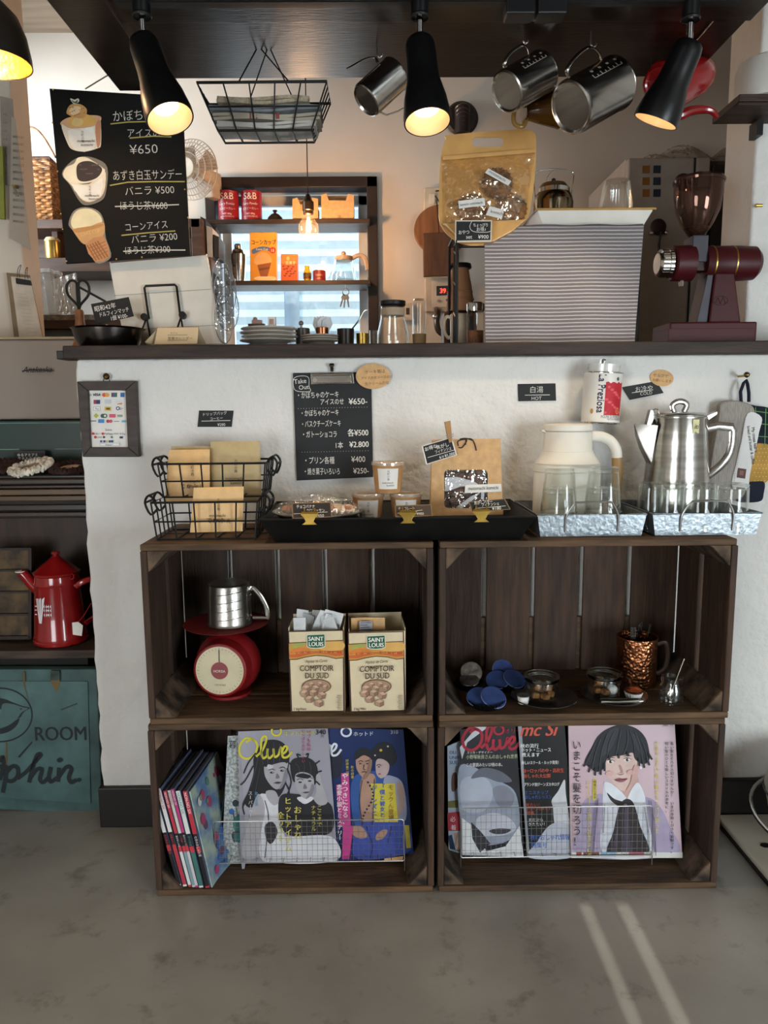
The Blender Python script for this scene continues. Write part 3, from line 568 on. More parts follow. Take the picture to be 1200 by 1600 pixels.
def gtext(s, x, z, size, rot=0, bold=0, sh=0, sx=1, al='L'):
    g, f, wd = glyphs(s, 0, sh); a = {'L': 0, 'C': wd/2, 'R': wd}[al]; c_, s_ = math.cos(R(rot)), math.sin(R(rot))
    return ([(x+((gx-a)*sx*c_-gy*s_)*size, z+((gx-a)*sx*s_+gy*c_)*size) for gx, gy in g], f)
def gpoly(pp, n=1):
    out = []
    for a, b in zip(pp, pp[1:]+pp[:1]):
        for i in range(n): out.append((a[0]+(b[0]-a[0])*i/n, a[1]+(b[1]-a[1])*i/n))
    return (out, [list(range(len(out)))])
rd = []
N = 9
for i in range(N):          # the red field is cut into upright strips so that it follows the tin
    x0, x1 = -.006+i*.0056, -.006+(i+1)*.0056; top = H*(.80+.02*math.sin(i*2.3)); rd.append(gpoly([(x0, H*.17), (x1, H*.17), (x1, H*(.80+.02*math.sin((i+1)*2.3))), (x0, top)]))
dots = [gpoly(ell(-.003+(i*37 % 41)*.001, H*(.22+(i*29 % 53)/100), .0035+(i % 3)*.001, .003, 10)) for i in range(16)]
wrap(t, r*1.004, [('#b81f2c', rd)], 'red_picture'); wrap(t, r*1.008, [('#d8535c', dots)], 'tomato_pieces')
wrap(t, r*1.010, [('#1b1c3a', [gtext('La Preziosa', -.0217, H*.952, .0235, -90, 0, 0, .82)])], 'lettering'); wrap(t, r*1.008, [('#1b1c3a', [gtext('La Preziosa', -.0229, H*.955, .0235, -90, 0, 0, .82)]), ('#4a4a55', [gtext('POLPA DI POMODORO', -.012, H*.115, .0085, 0, .01, 0, .75), gtext('TRITATA FINEMENTE', .002, H*.075, .006, 0, .01, 0, .8)]), ('#d9a23a', [gpoly(ell(.030, H*.26, .0062, .0075, 16))]), ('#c02834', [gpoly(ell(.030, H*.26, .0045, .0056, 16))]), ('#49564a', [gpoly(ell(.024, H*.87, .0042, .0042, 16))]), ('#b58a4a', [gpoly(ell(-.034, H*.24, .004, .006, 14))])], 'lettering')
m = M(); m.lathe([(1e-5, H-.055), (r*.78, H-.055), (r*.84, H+.018), (r*.82, H+.018), (r*.76, H-.05), (1e-5, H-.051)], 32); o = m.build('plastic_cup', film('frosted cup', '#f2f4f4', .55, .25, 0), None); o.location = t.location; tag(o, 'frosted plastic cup nested inside the wall tomato tin', 'cup')
o.rotation_euler = t.rotation_euler
m = M(); m.box((-.012, -.008, H+.004), (.012, .003, .05), (0, .2, 0)); m.tube([(-.008, -.011, H+.015), (-.006, -.011, H+.03), (-.001, -.011, H+.028)], .002, 6); o = m.build('tongs_tip', steel, None); o.location = t.location; o.rotation_euler = t.rotation_euler; o.name = 'tongs'; tag(o, 'small steel tongs sticking out of the wall tomato tin', 'tongs')
# oven mitt hanging on a hook
F = Flat('oven_mitt', 'patchwork oven mitt of linen, tartan and mustard dots hanging at right', 'oven mitt', 1155, 785, 1.755)
lin = mat('grey linen', '#b3aca2', .95, var=.14, scale=14, stretch=(40, 40, 3), bump=.6, bscale=200)
def soft(name, outline, t, m_, off, sub=0):
    q = F.pts(spline(outline, 4))[::-1]; cx, cz = sum(a for a, b in q)/len(q), sum(b for a, b in q)/len(q); n = len(q)
    b = M(); lay = [(1, off+t*.5), (1, off+t*.2), (.965, off), (.75, off-t*.12), (.35, off-t*.16)]; vs = []
    for s_, y in lay: vs += [(cx+(x-cx)*s_, y, cz+(z-cz)*s_) for x, z in q]
    fs = [(i+j*n, (i+1) % n+j*n, (i+1) % n+(j+1)*n, i+(j+1)*n) for j in range(len(lay)-1) for i in range(n)]; fs.append([(len(lay)-1)*n+i for i in range(n)])
    vs += [(x, off+t, z) for x, z in q]; L = len(lay)*n; fs += [((i+1) % n, i, L+i, L+(i+1) % n) for i in range(n)]; fs.append([L+n-1-i for i in range(n)])
    return b.add(vs, fs).build(name, m_, F.root)
soft('tartan_panel', [(1172, 634), (1186, 634), (1210, 640), (1212, 668), (1208, 700), (1170, 700), (1166, 660)], .012, mat('navy tartan', '#1b2430', .95, var=.3, scale=18), .012)
F.off = .0105; F.stroke([[(1180, 636), (1178, 696)], [(1196, 638), (1194, 698)], [(1176, 642), (1206, 646)], [(1175, 661), (1206, 664)], [(1172, 681), (1206, 683)]], 1.0, '#6f9a5a', 'tartan_lines', dy=.0022); F.off = 0
soft('mustard_panel', [(1170, 695), (1210, 697), (1210, 740), (1196, 757), (1160, 760), (1164, 720)], .014, mat('mustard cotton', '#b98f45', .95, var=.1, scale=30), .010)
F.off = .008; F.decal([('#e2cf9d', ell(1178+(i % 5)*5.2+(i//5 % 2)*2.6, 701+(i//5)*6.2, .7, .7, 6)) for i in range(44) if not ((i//5) > 6 and (i % 5) > 3)], 'dots', dy=.002); F.off = 0
soft('cuff', [(1160, 754), (1196, 752), (1197, 772), (1192, 784), (1170, 786), (1156, 782)], .014, mat('navy cotton', '#1a2030', .95, var=.1), .009)
soft('linen_front', [(1126, 632), (1140, 626), (1160, 627), (1176, 634), (1180, 648), (1176, 690), (1168, 740), (1160, 778), (1112, 778), (1107, 760), (1112, 715), (1120, 670), (1124, 645)], .016, lin, 0)
F.off = -.0045; q = [(1168, 646), (1190, 652), (1186, 675), (1180, 705), (1172, 740), (1167, 764), (1144, 760), (1150, 725), (1158, 690)]
soft('label_patch', q, .003, mat('white woven label', '#d9d8d5', .9, var=.05, bump=.3, bscale=120), -.0055)
F.off = -.0063; F.text([('My cross feel is', 1174, 668, 7.2, dict(rot=-79, b=.012, sx=.9)), ('bread and butter & coffee', 1167, 666, 6.6, dict(rot=-79, b=.012, sx=.88))], '#3a3630', dy=.0006)
F.decal([('#4a2a22', [(1153, 731), (1166, 733), (1164, 748), (1151, 746)]), ('#7d5140', [(1156, 735), (1162, 736), (1161, 743), (1155, 742)])], 'cup_print', dy=.0008)
F.stroke([[(1166+a*-.15, 650+a*3.6), (1165.6+a*-.75, 652+a*3.6)] for a in range(0)] or [[(1164-i*.62, 655+i*3.5), (1163.6-i*.62, 657+i*3.5)] for i in range(28)], .6, '#77736c', 'stitching', dy=.0009); F.off = 0
M().tube([F.inv @ P(px, py, 1.762) for px, py in ((1158, 628), (1157, 612), (1162, 598), (1166, 594), (1168, 600), (1170, 614), (1170, 628))], .006, 8, flat=.5).build('hanging_loop', mat('navy tape', '#1e2334', .9), F.root)
hk = thing('wall_hook', 'brass knob hook holding the patchwork oven mitt', 'hook', P(1166, 587, 1.752)); M().cyl((0, 0, 0), (0, .037, 0), .003).build('stem', brass, hk); M().ball((0, -.002, .002), .007).build('knob', mat('aged brass', '#7a6a48', .3, 1), hk)
# ------------------------------------------------------------------ things standing on the crates
ZT = .791
def wire_basket(label, px, pyb, Y, z, w, d, h, group):
    t = thing('wire_basket', label, 'basket', (P(px, pyb, Y).x, Y, z), (0, 0, R(1)), group); r = .0019; f = .93
    wb, db = w*f/2, d*f/2; wt, dt = w/2, d/2; o = d/2
    rect = lambda a, b, zz: [(-a, o-b, zz), (a, o-b, zz), (a, o+b, zz), (-a, o+b, zz)]
    M().tube(rect(wt, dt, h), .0024, 8, True).build('rim', blackw, t); M().tube(rect(wb, db, .003), r, 8, True).build('bottom_frame', blackw, t)
    m = M()
    for i in range(6):
        s = -1+2*i/5
        for sg in (-1, 1): m.tube([(s*wb, o+sg*db, .003), (s*wt, o+sg*dt, h)], r, 6)
        m.tube([(s*wb, o-db, .003), (s*wb, o+db, .003)], r, 6)
    for i in range(1, 4):
        s = -1+2*i/4
        for sg in (-1, 1): m.tube([(sg*wb, o+s*db, .003), (sg*wt, o+s*dt, h)], r, 6)
    m.tube(rect((wb+wt)/2, (db+dt)/2, h*.5), r, 6, True); m.build('wire_grid', blackw, t)
    for sg in (-1, 1):
        q = spline([(sg*wt, o-.035, h), (sg*(wt+.012), o-.04, h+.012), (sg*(wt+.022), o-.037, h-.004), (sg*(wt+.012), o-.033, h-.03), (sg*(wt-.002), o-.03, h-.018)], 3, False)
        hd = M(); hd.tube(q, .0026, 8); q2 = [(x, o+o-y if False else y+.066, zz) for x, y, zz in q]; hd.tube(q2, .0026, 8); hd.tube([q[len(q)//2], q2[len(q)//2]], .0026, 8); hd.tube([q[3], q2[3]], .0026, 8); hd.build('handle', blackw, t)
wire_basket('lower black wire basket with one kraft drip bag in front', 321, 832, 1.535, ZT, .222, .14, .082, 'stacked wire baskets')
wire_basket('upper black wire basket with two tall coffee bags inside', 333, 785, 1.602, ZT+.082, .232, .145, .076, 'stacked wire baskets')
def pouch(name, label, cat, q, Y, m_, lines, t=.018, rx=-6, group=None, rz=0, tcol='#3d3228'):
    n = len(q); cx = sum(p[0] for p in q)/n; cy = max(p[1] for p in q)
    F = Flat(name, label, cat, cx, cy, Y, rx, 0, rz, group)
    a, b, c, d = F.pts(q)      # tl tr br bl
    def fn(sg):
        def g(u, v):
            x = (d[0]*(1-u)+c[0]*u)*(1-v)+(a[0]*(1-u)+b[0]*u)*v; z = (d[1]*(1-u)+c[1]*u)*(1-v)+(a[1]*(1-u)+b[1]*u)*v
            e = max(0, min(1, min(u, 1-u)*9))*max(0, min(1, (1-v)*11 if v > .5 else v*9)); bul = (math.sin(math.pi*u)**.5)*(math.sin(math.pi*min(1, v*.92+.05))**.6)
            return (x, sg*(.0008+t/2*bul*e**.5*(1+.12*math.sin(9*u+5*v)*(1 if sg < 0 else 0))), z)
        return g
    m = M(); m.grid(fn(-1), 22, 22); m.grid(lambda u, v: fn(1)(1-u, v), 22, 22); m.build('pouch', m_, F.root)
    F.off = -.0008-t/2*1.1; F.text(lines, tcol, dy=.0012)
    return F
kr2 = mat('golden kraft pouch', '#dbb37c', .5, var=.05, scale=50); kr3 = mat('olive kraft pouch', '#b5a177', .5, var=.05, scale=50)
st = lambda x, y, s: [('元町小路', x, y, 5.2*s, dict(v=1)), ('motomachi', x-14*s, y+32*s, 7*s, dict(sx=.9)), ('komichi', x-6*s, y+39*s, 7*s, dict(sx=.9))]
gp = 'kraft coffee bags in the wire baskets'
pouch('coffee_bag', 'olive coffee bag at right rear of the upper wire basket', 'coffee bag', [(329, 690), (406, 689), (409, 782), (331, 785)], 1.66, kr3, st(366, 718, 1), group=gp)
pouch('coffee_bag', 'golden coffee bag at left in the upper wire basket', 'coffee bag', [(264, 703), (328, 702), (328, 783), (258, 784)], 1.645, kr2, st(298, 723, 1)+[('でかふぇ', 282, 763, 9)], group=gp)
pouch('coffee_bag', 'brownish coffee bag tucked behind the golden one', 'coffee bag', [(268, 697), (330, 697), (330, 780), (262, 780)], 1.672, kr3, [], .01, group=gp)
pouch('coffee_bag', 'small golden drip bag leaning in front of the lower basket', 'coffee bag', [(303, 762), (381, 760), (379, 830), (297, 832)], 1.556, kr2, st(339, 779, .9)+[('でかふぇ', 322, 817, 10)], .012, -3, group=gp)
# shallow pans
def pan(t, wb, db, wt, dt, h, m_, th=.002, name='body'):
    b = M(); L = lambda a, c, z: [(-a, -c, z), (a, -c, z), (a, c, z), (-a, c, z)]
    vs = L(wb/2, db/2, 0)+L(wt/2, dt/2, h)+L(wt/2-th, dt/2-th, h)+L(wb/2-th, db/2-th, th)
    fs = [(3, 2, 1, 0)]+[(i, (i+1) % 4, 4+(i+1) % 4, 4+i) for i in range(4)]+[(4+i, 4+(i+1) % 4, 8+(i+1) % 4, 8+i) for i in range(4)]+[(8+i, 8+(i+1) % 4, 12+(i+1) % 4, 12+i) for i in range(4)]+[(12, 13, 14, 15)]
    return b.add(vs, fs).build(name, m_, t, False)
xa, xb = P(404, 812, 1.492).x, P(838, 806, 1.492).x
bt = thing('baking_tray', 'wide black metal tray of pastries on top of the crates', 'tray', ((xa+xb)/2, 1.635, ZT), (0, 0, R(.6)))
trm = mat('seasoned black steel', '#141312', .45, .4, var=.3, scale=14, bump=.15)
pan(bt, xb-xa-.055, .235, xb-xa, .29, .05, trm); M().tube([((xb-xa)/2*a, .145*b, .05) for a, b in ((-1, -1), (1, -1), (1, 1), (-1, 1))], .0028, 8, True).build('rolled_rim', trm, bt)
TZ = ZT+.003
pc = P(497, 798, 1.605); t = thing('pie_plate', 'round dull metal plate holding the wrapped croissant', 'plate', (pc.x, 1.605, TZ+.030))
M().lathe([(1e-5, 0), (.078, 0), (.094, .016), (.1, .018), (.1, .02), (.093, .019), (.077, .003), (1e-5, .003)], 56).build('dish', mat('dull tin', '#8a857c', .3, .9, var=.15), t)
M().lathe([(1e-5, -.030), (.05, -.030), (.055, 0), (1e-5, 0)], 40).build('foot', mat('dull tin', ''), t)
cro = mat('baked croissant', '#b8702c', .55, var=.35, scale=26, bump=.4, bscale=60); cro2 = mat('pale croissant', '#d6a262', .6, var=.25, scale=26, bump=.3)
t = thing('croissant', 'golden croissant wrapped in clear film on the metal plate', 'croissant', (pc.x, 1.6, TZ+.035))
m = M()
for i in range(7):
    a = -1+i/3; m.use(cro2 if i % 2 else cro).ball((a*.062, .012*abs(a)**2, .017), .02, 1.0, .95*(1-.45*abs(a)), .95*(1-.45*abs(a)), 14)
m.build('pastry', None, t)
M().grid(lambda u, v: ((u-.5)*.185*(1-.15*math.sin(v*9)*.2), -.03+.075*v+.004*math.sin(u*17), .006+.044*math.sin(math.pi*v)**.6*math.sin(math.pi*(u*.8+.1))**.8+.003*math.sin(u*31+v*13)), 30, 14).build('wrapper', film('crinkled clear film', '#ffffff', .72, .08, .8, 60), t)
def clip_card(cx, q, lines, label, rule, cy=818, col=None):
    F = Flat('price_card', label, 'card', (q[2][0]+q[3][0])/2, max(p[1] for p in q), 1.487, rx=-14, rz=0, group=None)
    F.slab('border', q, .0012, mat('brown card edge', '#8a6a44', .7)); F.off = -.0002
    ix, iy = sum(p[0] for p in q)/4, sum(p[1] for p in q)/4
    F.slab('face', [(ix+(x-ix)*.95, iy+(y-iy)*.88) for x, y in q], .0002, col or mat('dark brown card', '#2a1e17', .6)); F.off = -.0004
    F.text(lines, '#e8dfcc'); F.stroke([rule], .8, '#cfc2a6', 'rule')
    return F
def clip(cx, cy, label):
    p = P(cx, cy, 1.484); t = thing('bulldog_clip', label, 'clip', (p.x, 1.4845, p.z), (R(-8), 0, 0), 'brass clips on the black tray'); k = K(cx, cy, 1.485)
    g = lambda pp: [((x-cx)*k, (cy-y)*k) for x, y in pp]
    M().prism(g([(cx-12, cy-14), (cx+12, cy-14), (cx+14, cy-10), (cx+9, cy-5), (cx+6, cy+1), (cx+12, cy+6), (cx-12, cy+6), (cx-6, cy+1), (cx-9, cy-5), (cx-14, cy-10)])[::-1], -.006, -.003).build('jaw', brass, t, False, .0006)
    M().tube([((-12)*k, -.005, 13*k), (12*k, -.005, 13*k)], .0026, 10).build('roll', brass, t)
    for s in (-1, 1): M().cyl((s*8*k, -.005, 11*k), (s*8*k, -.002, 20*k), .0017).build('peg', brass, t)
clip_card(486, [(456, 786), (517, 784), (519, 808), (457, 811)], [('チョコバナナ', 463, 794, 6.5, dict(sx=.75)), ('クロワッサン', 478, 800, 6.2, dict(sx=.8)), ('¥450', 493, 808, 6.5)], 'brown chalk price card in front of the wrapped croissant', [(459, 803), (512, 800)])
clip(484, 814, 'brass clip holding the croissant price card on the tray edge')
clip_card(637, [(617, 790), (674, 788), (676, 806), (618, 808)], [('チョコレート', 622, 797, 6, dict(sx=.75)), ('プリン', 636, 801, 5.5), ('¥400', 651, 804.5, 5.5)], 'brown price card in the middle, below the paper cups', [(621, 802), (660, 797)], col=mat('mid brown card', '#4a3826', .6))
clip(637, 812, 'brass clip in the middle of the tray edge below the paper cups')
clip_card(750, [(732, 784), (789, 779), (798, 796), (738, 800)], [('焦がしバター', 741, 788.5, 6.5, dict(sx=.75, rot=5)), ('フィナンシェ', 752, 791.5, 6, dict(sx=.8, rot=5)), ('¥180', 769, 797, 7, dict(rot=4))], 'tilted dark price card under the windowed kraft bag', [(742, 794.5), (790, 790.5)], col=slate)
clip(752, 810, 'brass clip right on the tray edge below the kraft bag')
# paper cups of pudding
def pcup(label, px, Y, z, r=.0355):
    x = P(px, 780, Y).x; t = thing('paper_cup', label, 'cup', (x, Y, z), (0, 0, -math.atan2(x, Y)*.6), 'kraft paper pudding cups'); H = .066
    kc = mat('kraft cup board', '#b08455', .65, var=.06, scale=60)
    M().lathe([(1e-5, .002), (r*.80, .002), (r*.81, 0), (r*.99, H-.004), (r*1.03, H-.003), (r*1.03, H), (r*.98, H), (r*.98, H-.005), (1e-5, H-.006)], 40).build('body', kc, t)
    M().lathe([(r*1.05, H-.004), (r*1.06, H+.002), (r*1.03, H+.0035), (r*.95, H+.0035), (r*.93, H+.001), (1e-5, H+.0015)], 40).build('lid', film('cup lid film', '#e9dccb', .5, .1, .1), t)
    rf = lambda zz: r*(.81+.18*zz/H)+.0007
    lb = M(); lb.grid(lambda u, v: (rf(.010+v*.046)*math.sin(-.72+1.44*u), -rf(.010+v*.046)*math.cos(-.72+1.44*u), .010+v*.046), 14, 2); l_ = lb.build('label', white, t)
    tx = M()
    for s, x0, z0, sz in (('元', -.002, .048, .0058), ('町', -.002, .042, .0058), ('小', -.002, .036, .0058), ('路', -.002, .030, .0058), ('motomachi', -.015, .0225, .0062), ('komichi', -.004, .0165, .0062)):
        vs, fs = gtext(s, x0, z0, sz); tx.add([((rf(zz)+.0005)*math.sin(xx/r), -(rf(zz)+.0005)*math.cos(xx/r), zz) for xx, zz in vs], fs)
    tx.build('lettering', ink('#55504a'), l_, False)
    return t
TZ2 = TZ+.012
zl = TZ+.0045
pcup('kraft pudding cup at lower left of the small cup pyramid', 575, 1.655, zl+.008); pcup('kraft pudding cup at lower right of the small cup pyramid', 634, 1.655, zl+.008); pcup('kraft pudding cup on top of the two others', 606.5, 1.655, zl+.0785)
o = M().bb(-.06, .06, -.035, .035, -.008, 0).build('cup_board', trm, None, False, .001, loc=(P(604, 780, 1.655).x, 1.655, zl+.0075)); tag(o, 'low black riser under the kraft pudding cups', 'riser')
# windowed kraft bag with peg and card
F = Flat('gift_bag', 'upright kraft bag with window of cookies and black cord bow', 'bag', 730, 806, 1.625, rx=-2)
bag = [(675, 687), (782, 685), (786, 804), (673, 806)]; win = rrect(694, 734, 762, 794, 7, 5)
q = F.pts(bag)[::-1]; b = M(); D = .055
fr = F.pts(win); 
o_ = F.pts([(675, 687), (782, 685), (786, 804), (673, 806)]); tl, tr, br, bl = o_
# front with an opening: ring of quads between window outline and bag outline
W = F.pts(win); n = len(W); cx, cz = sum(p[0] for p in W)/n, sum(p[1] for p in W)/n
def edge_hit(p):
    dx, dz = p[0]-cx, p[1]-cz; best = 1e9
    for (x1, z1), (x2, z2) in ((tl, tr), (tr, br), (br, bl), (bl, tl)):
        den = dx*(z2-z1)-dz*(x2-x1)
        if abs(den) < 1e-12: continue
        tt = ((x1-cx)*(z2-z1)-(z1-cz)*(x2-x1))/den
        if tt > 0: best = min(best, tt)
    return (cx+dx*best, cz+dz*best)
cor = [tl, tr, br, bl]; ang = lambda p: math.atan2(p[1]-cz, p[0]-cx)
allp = sorted([(ang(p), p, edge_hit(p)) for p in W]+[(ang(c_), None, c_) for c_ in cor], key=lambda e: e[0])
inner = []
for i, (a, p, e) in enumerate(allp):
    if p is None:
        pa = next(allp[j % len(allp)][1] for j in range(i-1, i-9, -1) if allp[j % len(allp)][1] is not None); p = pa
    inner.append((p, e))
vs = [(p[0], 0, p[1]) for p, e in inner]+[(e[0], 0, e[1]) for p, e in inner]; N = len(inner)
b.add(vs, [(i, N+i, N+(i+1) % N, (i+1) % N) for i in range(N)])
tk = .006
def side(p1, p2, d1, d2): b.add([(p1[0], 0, p1[1]), (p2[0], 0, p2[1]), (p2[0], d2, p2[1]), (p1[0], d1, p1[1])], [(0, 1, 2, 3)])
side(tl, bl, tk, D); side(br, tr, D, tk); side(bl, br, D, D); side(tr, tl, tk, tk)
b.add([(tl[0], tk, tl[1]), (tr[0], tk, tr[1]), (br[0], D, br[1]), (bl[0], D, bl[1])], [(0, 1, 2, 3)])
b.build('bag_body', kraft, F.root, False)
F.off = .0006; F.slab('window_film', win, .0003, film('bag window film', '#ffffff', .93, .05, .5, 40)); F.off = .012
ck = mat('dark baked cookie', '#5f3a1e', .7, var=.4, scale=40, bump=.6, bscale=80)
m = M()
for (x, y, r_) in ((712, 752, 19), (744, 748, 17), (720, 781, 20), (750, 783, 15)): u = F.uv(x, y); m.lathe([(1e-5, 0), (r_*.00125, 0), (r_*.0014, .005), (r_*.0012, .010), (1e-5, .011)], 22, (u[0], .016, u[1]), Vector((0, -1, 0)).to_track_quat('Z', 'Y'), flute=.05, nf=14)
m.build('cookie_pile', ck, F.root); F.off = .003
F.decal([(mat('white painted glare', '#e9ebee', .25, alpha=.8, bump=.6, bscale=40), [(695, 746), (714, 745), (740, 752), (752, 760), (720, 760), (704, 766), (695, 768)]), (MATS['white painted glare'], [(712, 793), (735, 776), (752, 768), (738, 782), (722, 794)]), (MATS['white painted glare'], [(752, 768), (757, 768), (756, 780), (751, 780)])], 'glare_patches'); F.off = -.0008  # glare on the window film, painted as flat white patches
F.slab('name_strip', [(727, 757.5), (783, 756), (784, 768), (726, 770.5)], .0006, white); F.off = -.001; F.text([('motomachi komichi', 731, 766, 8.2, dict(sx=.72, rot=1.5, sh=.2))], '#4a4540'); F.off = 0
F.stroke([spline([(716, 697), (715, 690), (722, 687), (729, 688), (722, 699), (716, 699)], 5, False), spline([(728, 686), (727, 695)], 3, False), spline([(727, 686), (736, 686), (741, 693), (744, 704)], 5, False), spline([(718, 686), (728, 685), (738, 688)], 4, False)], 2.0, '#21150f', 'cord_bow', dy=.003)
F = Flat('price_card', 'black card pegged to the top corner of the kraft bag', 'card', 688, 725, 1.616, rx=-3)
q = [(659, 697), (706, 683), (714, 711), (666, 726)]
F.slab('border', q, .0012, white); F.off = -.0002; ix, iy = 686, 704; F.slab('face', [(ix+(x-ix)*.93, iy+(y-iy)*.93) for x, y in q], .0002, slate); F.off = -.0004
F.text([('お得な', 664, 705, 7, dict(rot=17)), ('焦がし', 682, 702, 7, dict(rot=15)), ('フィナンシェ', 680, 709, 6, dict(rot=15, sx=.75)), ('6ヶ¥1,000', 687, 717, 6.5, dict(rot=15, sx=.9))]); F.stroke([[(668, 715), (710, 703)]], .8, '#ddd8cc', 'rule')
F = Flat('clothes_peg', 'small wooden clothes peg gripping the pegged black card', 'peg', 703, 692, 1.608, rx=-3)
F.slab('peg_half', [(695, 659), (704, 657), (707, 690), (702, 692), (698, 676)], .004, mat('beech wood', '#a67d4e', .6, var=.1), .0006); F.slab('peg_half', [(695, 659), (704, 657), (707, 690), (702, 692), (698, 676)], .004, MATS['beech wood'], .0006, dy=.012)
F.stroke([[(696, 681), (709, 678)], [(697, 684), (709, 681)]], 1, '#8d877c', 'spring', dy=.001)
for lb, q in (('flat clear sweet packet lying by the middle price card', [(666, 797), (705, 796), (720, 806), (676, 808)]), ('flat clear sweet packet at the foot of the windowed bag', [(705, 798), (728, 796), (742, 805), (706, 806)])):
    c0 = P(q[0][0]+20, 800, 1.535); o = M().grid(lambda u, v: ((u-.5)*.058, (v-.5)*.05, .004+.012*math.sin(math.pi*u)*math.sin(math.pi*v)+.002*math.sin(u*14+v*9)), 14, 10).build('sweet_packet', film('packet film', '#e8dccb', .45, .1, .6, 60)); o.location = (c0.x, 1.545, TZ+.003); tag(o, lb, 'packet', 'clear sweet packets')
# galvanised trays
galv = mat('galvanised steel', '#9aa2a7', .38, .85, var=.16, scale=150, bump=.3, bscale=110, detail=1, lo=.40, hi=.60)
def gtray(label, x0, x1, pyf):
    a, b = P(x0, 838, 1.524).x, P(x1, 838, 1.524).x; w_ = b-a; t = thing('galvanised_tray', label, 'tray', ((a+b)/2, 1.659, ZT), (0, 0, R(.6)), 'galvanised trays on the right crate')
    pan(t, w_-.012, .232, w_+.004, .24, .047, galv); M().tube([((w_+.004)/2*p, .12*q_, .047) for p, q_ in ((-1, -1), (1, -1), (1, 1), (-1, 1))], .002, 8, True).build('rolled_rim', galv, t)
    for sg in (-1, 1):
        h = M(); s = .052; h.tube(spline([(-s-.004, sg*.118, .010), (-s-.003, sg*.123, .045), (-s+.012, sg*.128, .072), (-s+.02, sg*.128, .0745)], 4, False)+[(0, sg*.129, .0755)]+spline([(s-.02, sg*.128, .0745), (s-.012, sg*.128, .072), (s+.003, sg*.123, .045), (s+.004, sg*.118, .010)], 4, False), .0022, 8); h.build('wire_handle', dullsteel, t)
gtray('left galvanised tray with cream jug and nested glasses', 842, 1011, 840); gtray('right galvanised tray with steel coffee pot and glasses', 1023, 1192, 838)
GZ = ZT+.0025
def tumbler(label, px, Y, z, r0, r1, h, name='tumbler', facet=0, group=None, logo=False, tilt=None):
    """upside-down drinking glass: mouth down"""
    t = thing(name, label, 'glass', (P(px, 770, Y).x, Y, z), tilt, group); w_ = .0022
    pr = [(r1-w_*.3, 0), (r1, .001), (r1*.985+r0*.015, h*.05), (r0*1.04, h*.9), (r0, h-.003), (r0*.95, h), (r0*.55, h-.002), (1e-5, h-.003)]
    pi = [(1e-5, h-.011), (r0*.85, h-.011), (r0*1.04-w_, h*.84), (r1-w_, h*.06), (r1-w_*.9, 0)]
    v = M(); v.lathe(pr+pi+[pr[0]], 36 if not facet else 60, open_=True, flute=.016 if facet else 0, nf=facet)
    for r_, z_, w2 in ((r0*.985, h-.003, .0021), (r0*.9, h-.012, .0012), (r1*.985, .0022, .0017)): v.tube([(r_*math.cos(a*math.pi/20), r_*math.sin(a*math.pi/20), z_) for a in range(40)], w2, 8, True)
    v.build('vessel', glass, t)
    if logo:
        rf = lambda zz: r1+(r0-r1)*zz/h+.0008
        onlathe(t, rf, [[(a-.24*1, h*.38), (a, h*.24), (a+.24, h*.38), (a, h*.52)] for a in (.1,)]+[[(-.42+.14*i, h*.10), (-.34+.14*i, h*.10), (-.34+.14*i, h*.14), (-.42+.14*i, h*.14)] for i in range(8)], mat('frosted print', '#e6e6e2', .8, alpha=.75), 'etched_logo')
    return t
gg = 'water glasses in the galvanised trays'
for px, lab in ((872, 'left'), (940, 'right')):
    tumbler('lower glass of the %s nested pair before the cream jug' % lab, px, 1.583, GZ, .031, .0405, .098, facet=10, group=gg); tumbler('upper glass of the %s nested pair before the cream jug' % lab, px+2, 1.583, GZ+.044, .0305, .0400, .098, facet=10, group=gg)
tumbler('glass behind the others at left in the right tray', 1016, 1.606, GZ, .025, .0285, .105, group=gg)
tumbler('printed glass with emblem, left of the front row in right tray', 1046, 1.575, GZ, .031, .0335, .105, group=gg, logo=True)
tumbler('middle printed glass of the front row in the right tray', 1094, 1.575, GZ, .031, .034, .105, group=gg, logo=True)
tumbler('rightmost printed glass in front of the oven mitt', 1145, 1.575, GZ, .031, .034, .105, group=gg, logo=True)
gn, gl_ = galv.node_tree.nodes, galv.node_tree.links
vz = gn.new('ShaderNodeTexVoronoi'); vz.inputs['Scale'].default_value = 120; gl_.new([x for x in gn if x.type == 'TEX_COORD'][0].outputs['Object'], vz.inputs[0])
sx_ = gn.new('ShaderNodeSeparateColor'); gl_.new(vz.outputs['Color'], sx_.inputs[0]); rz_ = [x for x in gn if x.type == 'VALTORGB'][0]; gl_.new(sx_.outputs[0], rz_.inputs[0]); rz_.color_ramp.elements[0].position = 0; rz_.color_ramp.elements[1].position = 1
# cream thermal jug
jw = mat('cream jug plastic', '#e2ddd0', .42, var=.03)
pc = P(886, 780, 1.69); t = thing('thermal_jug', 'cream thermal jug with curved handle and wooden grip', 'jug', (pc.x, 1.698, GZ)); k = K(886, 740, 1.69); zz = lambda py: P(886, py, 1.69).z-GZ
M().lathe([(1e-5, 0), (50*k, 0), (52*k, .004), (51*k, zz(737)), (50.4*k, zz(733)), (51*k, zz(731)), (49.5*k, zz(724)), (47.5*k, zz(720)), (37.5*k, zz(703)), (36.5*k, zz(677)), (36*k, zz(674)), (1e-5, zz(674))], 56).build('body', jw, t)
for r_, py in ((51.6, 735), (50.2, 723), (37.9, 704)): M().tube([(r_*k*math.cos(a*math.pi/28), r_*k*math.sin(a*math.pi/28), zz(py)) for a in range(56)], .0011, 6, True).build('moulded_ring', jw, t)
M().lathe([(36.5*k, zz(673.5)), (37.5*k, zz(672)), (37*k, zz(664)), (34*k, zz(662)), (1e-5, zz(661.5))], 56).build('lid', jw, t)
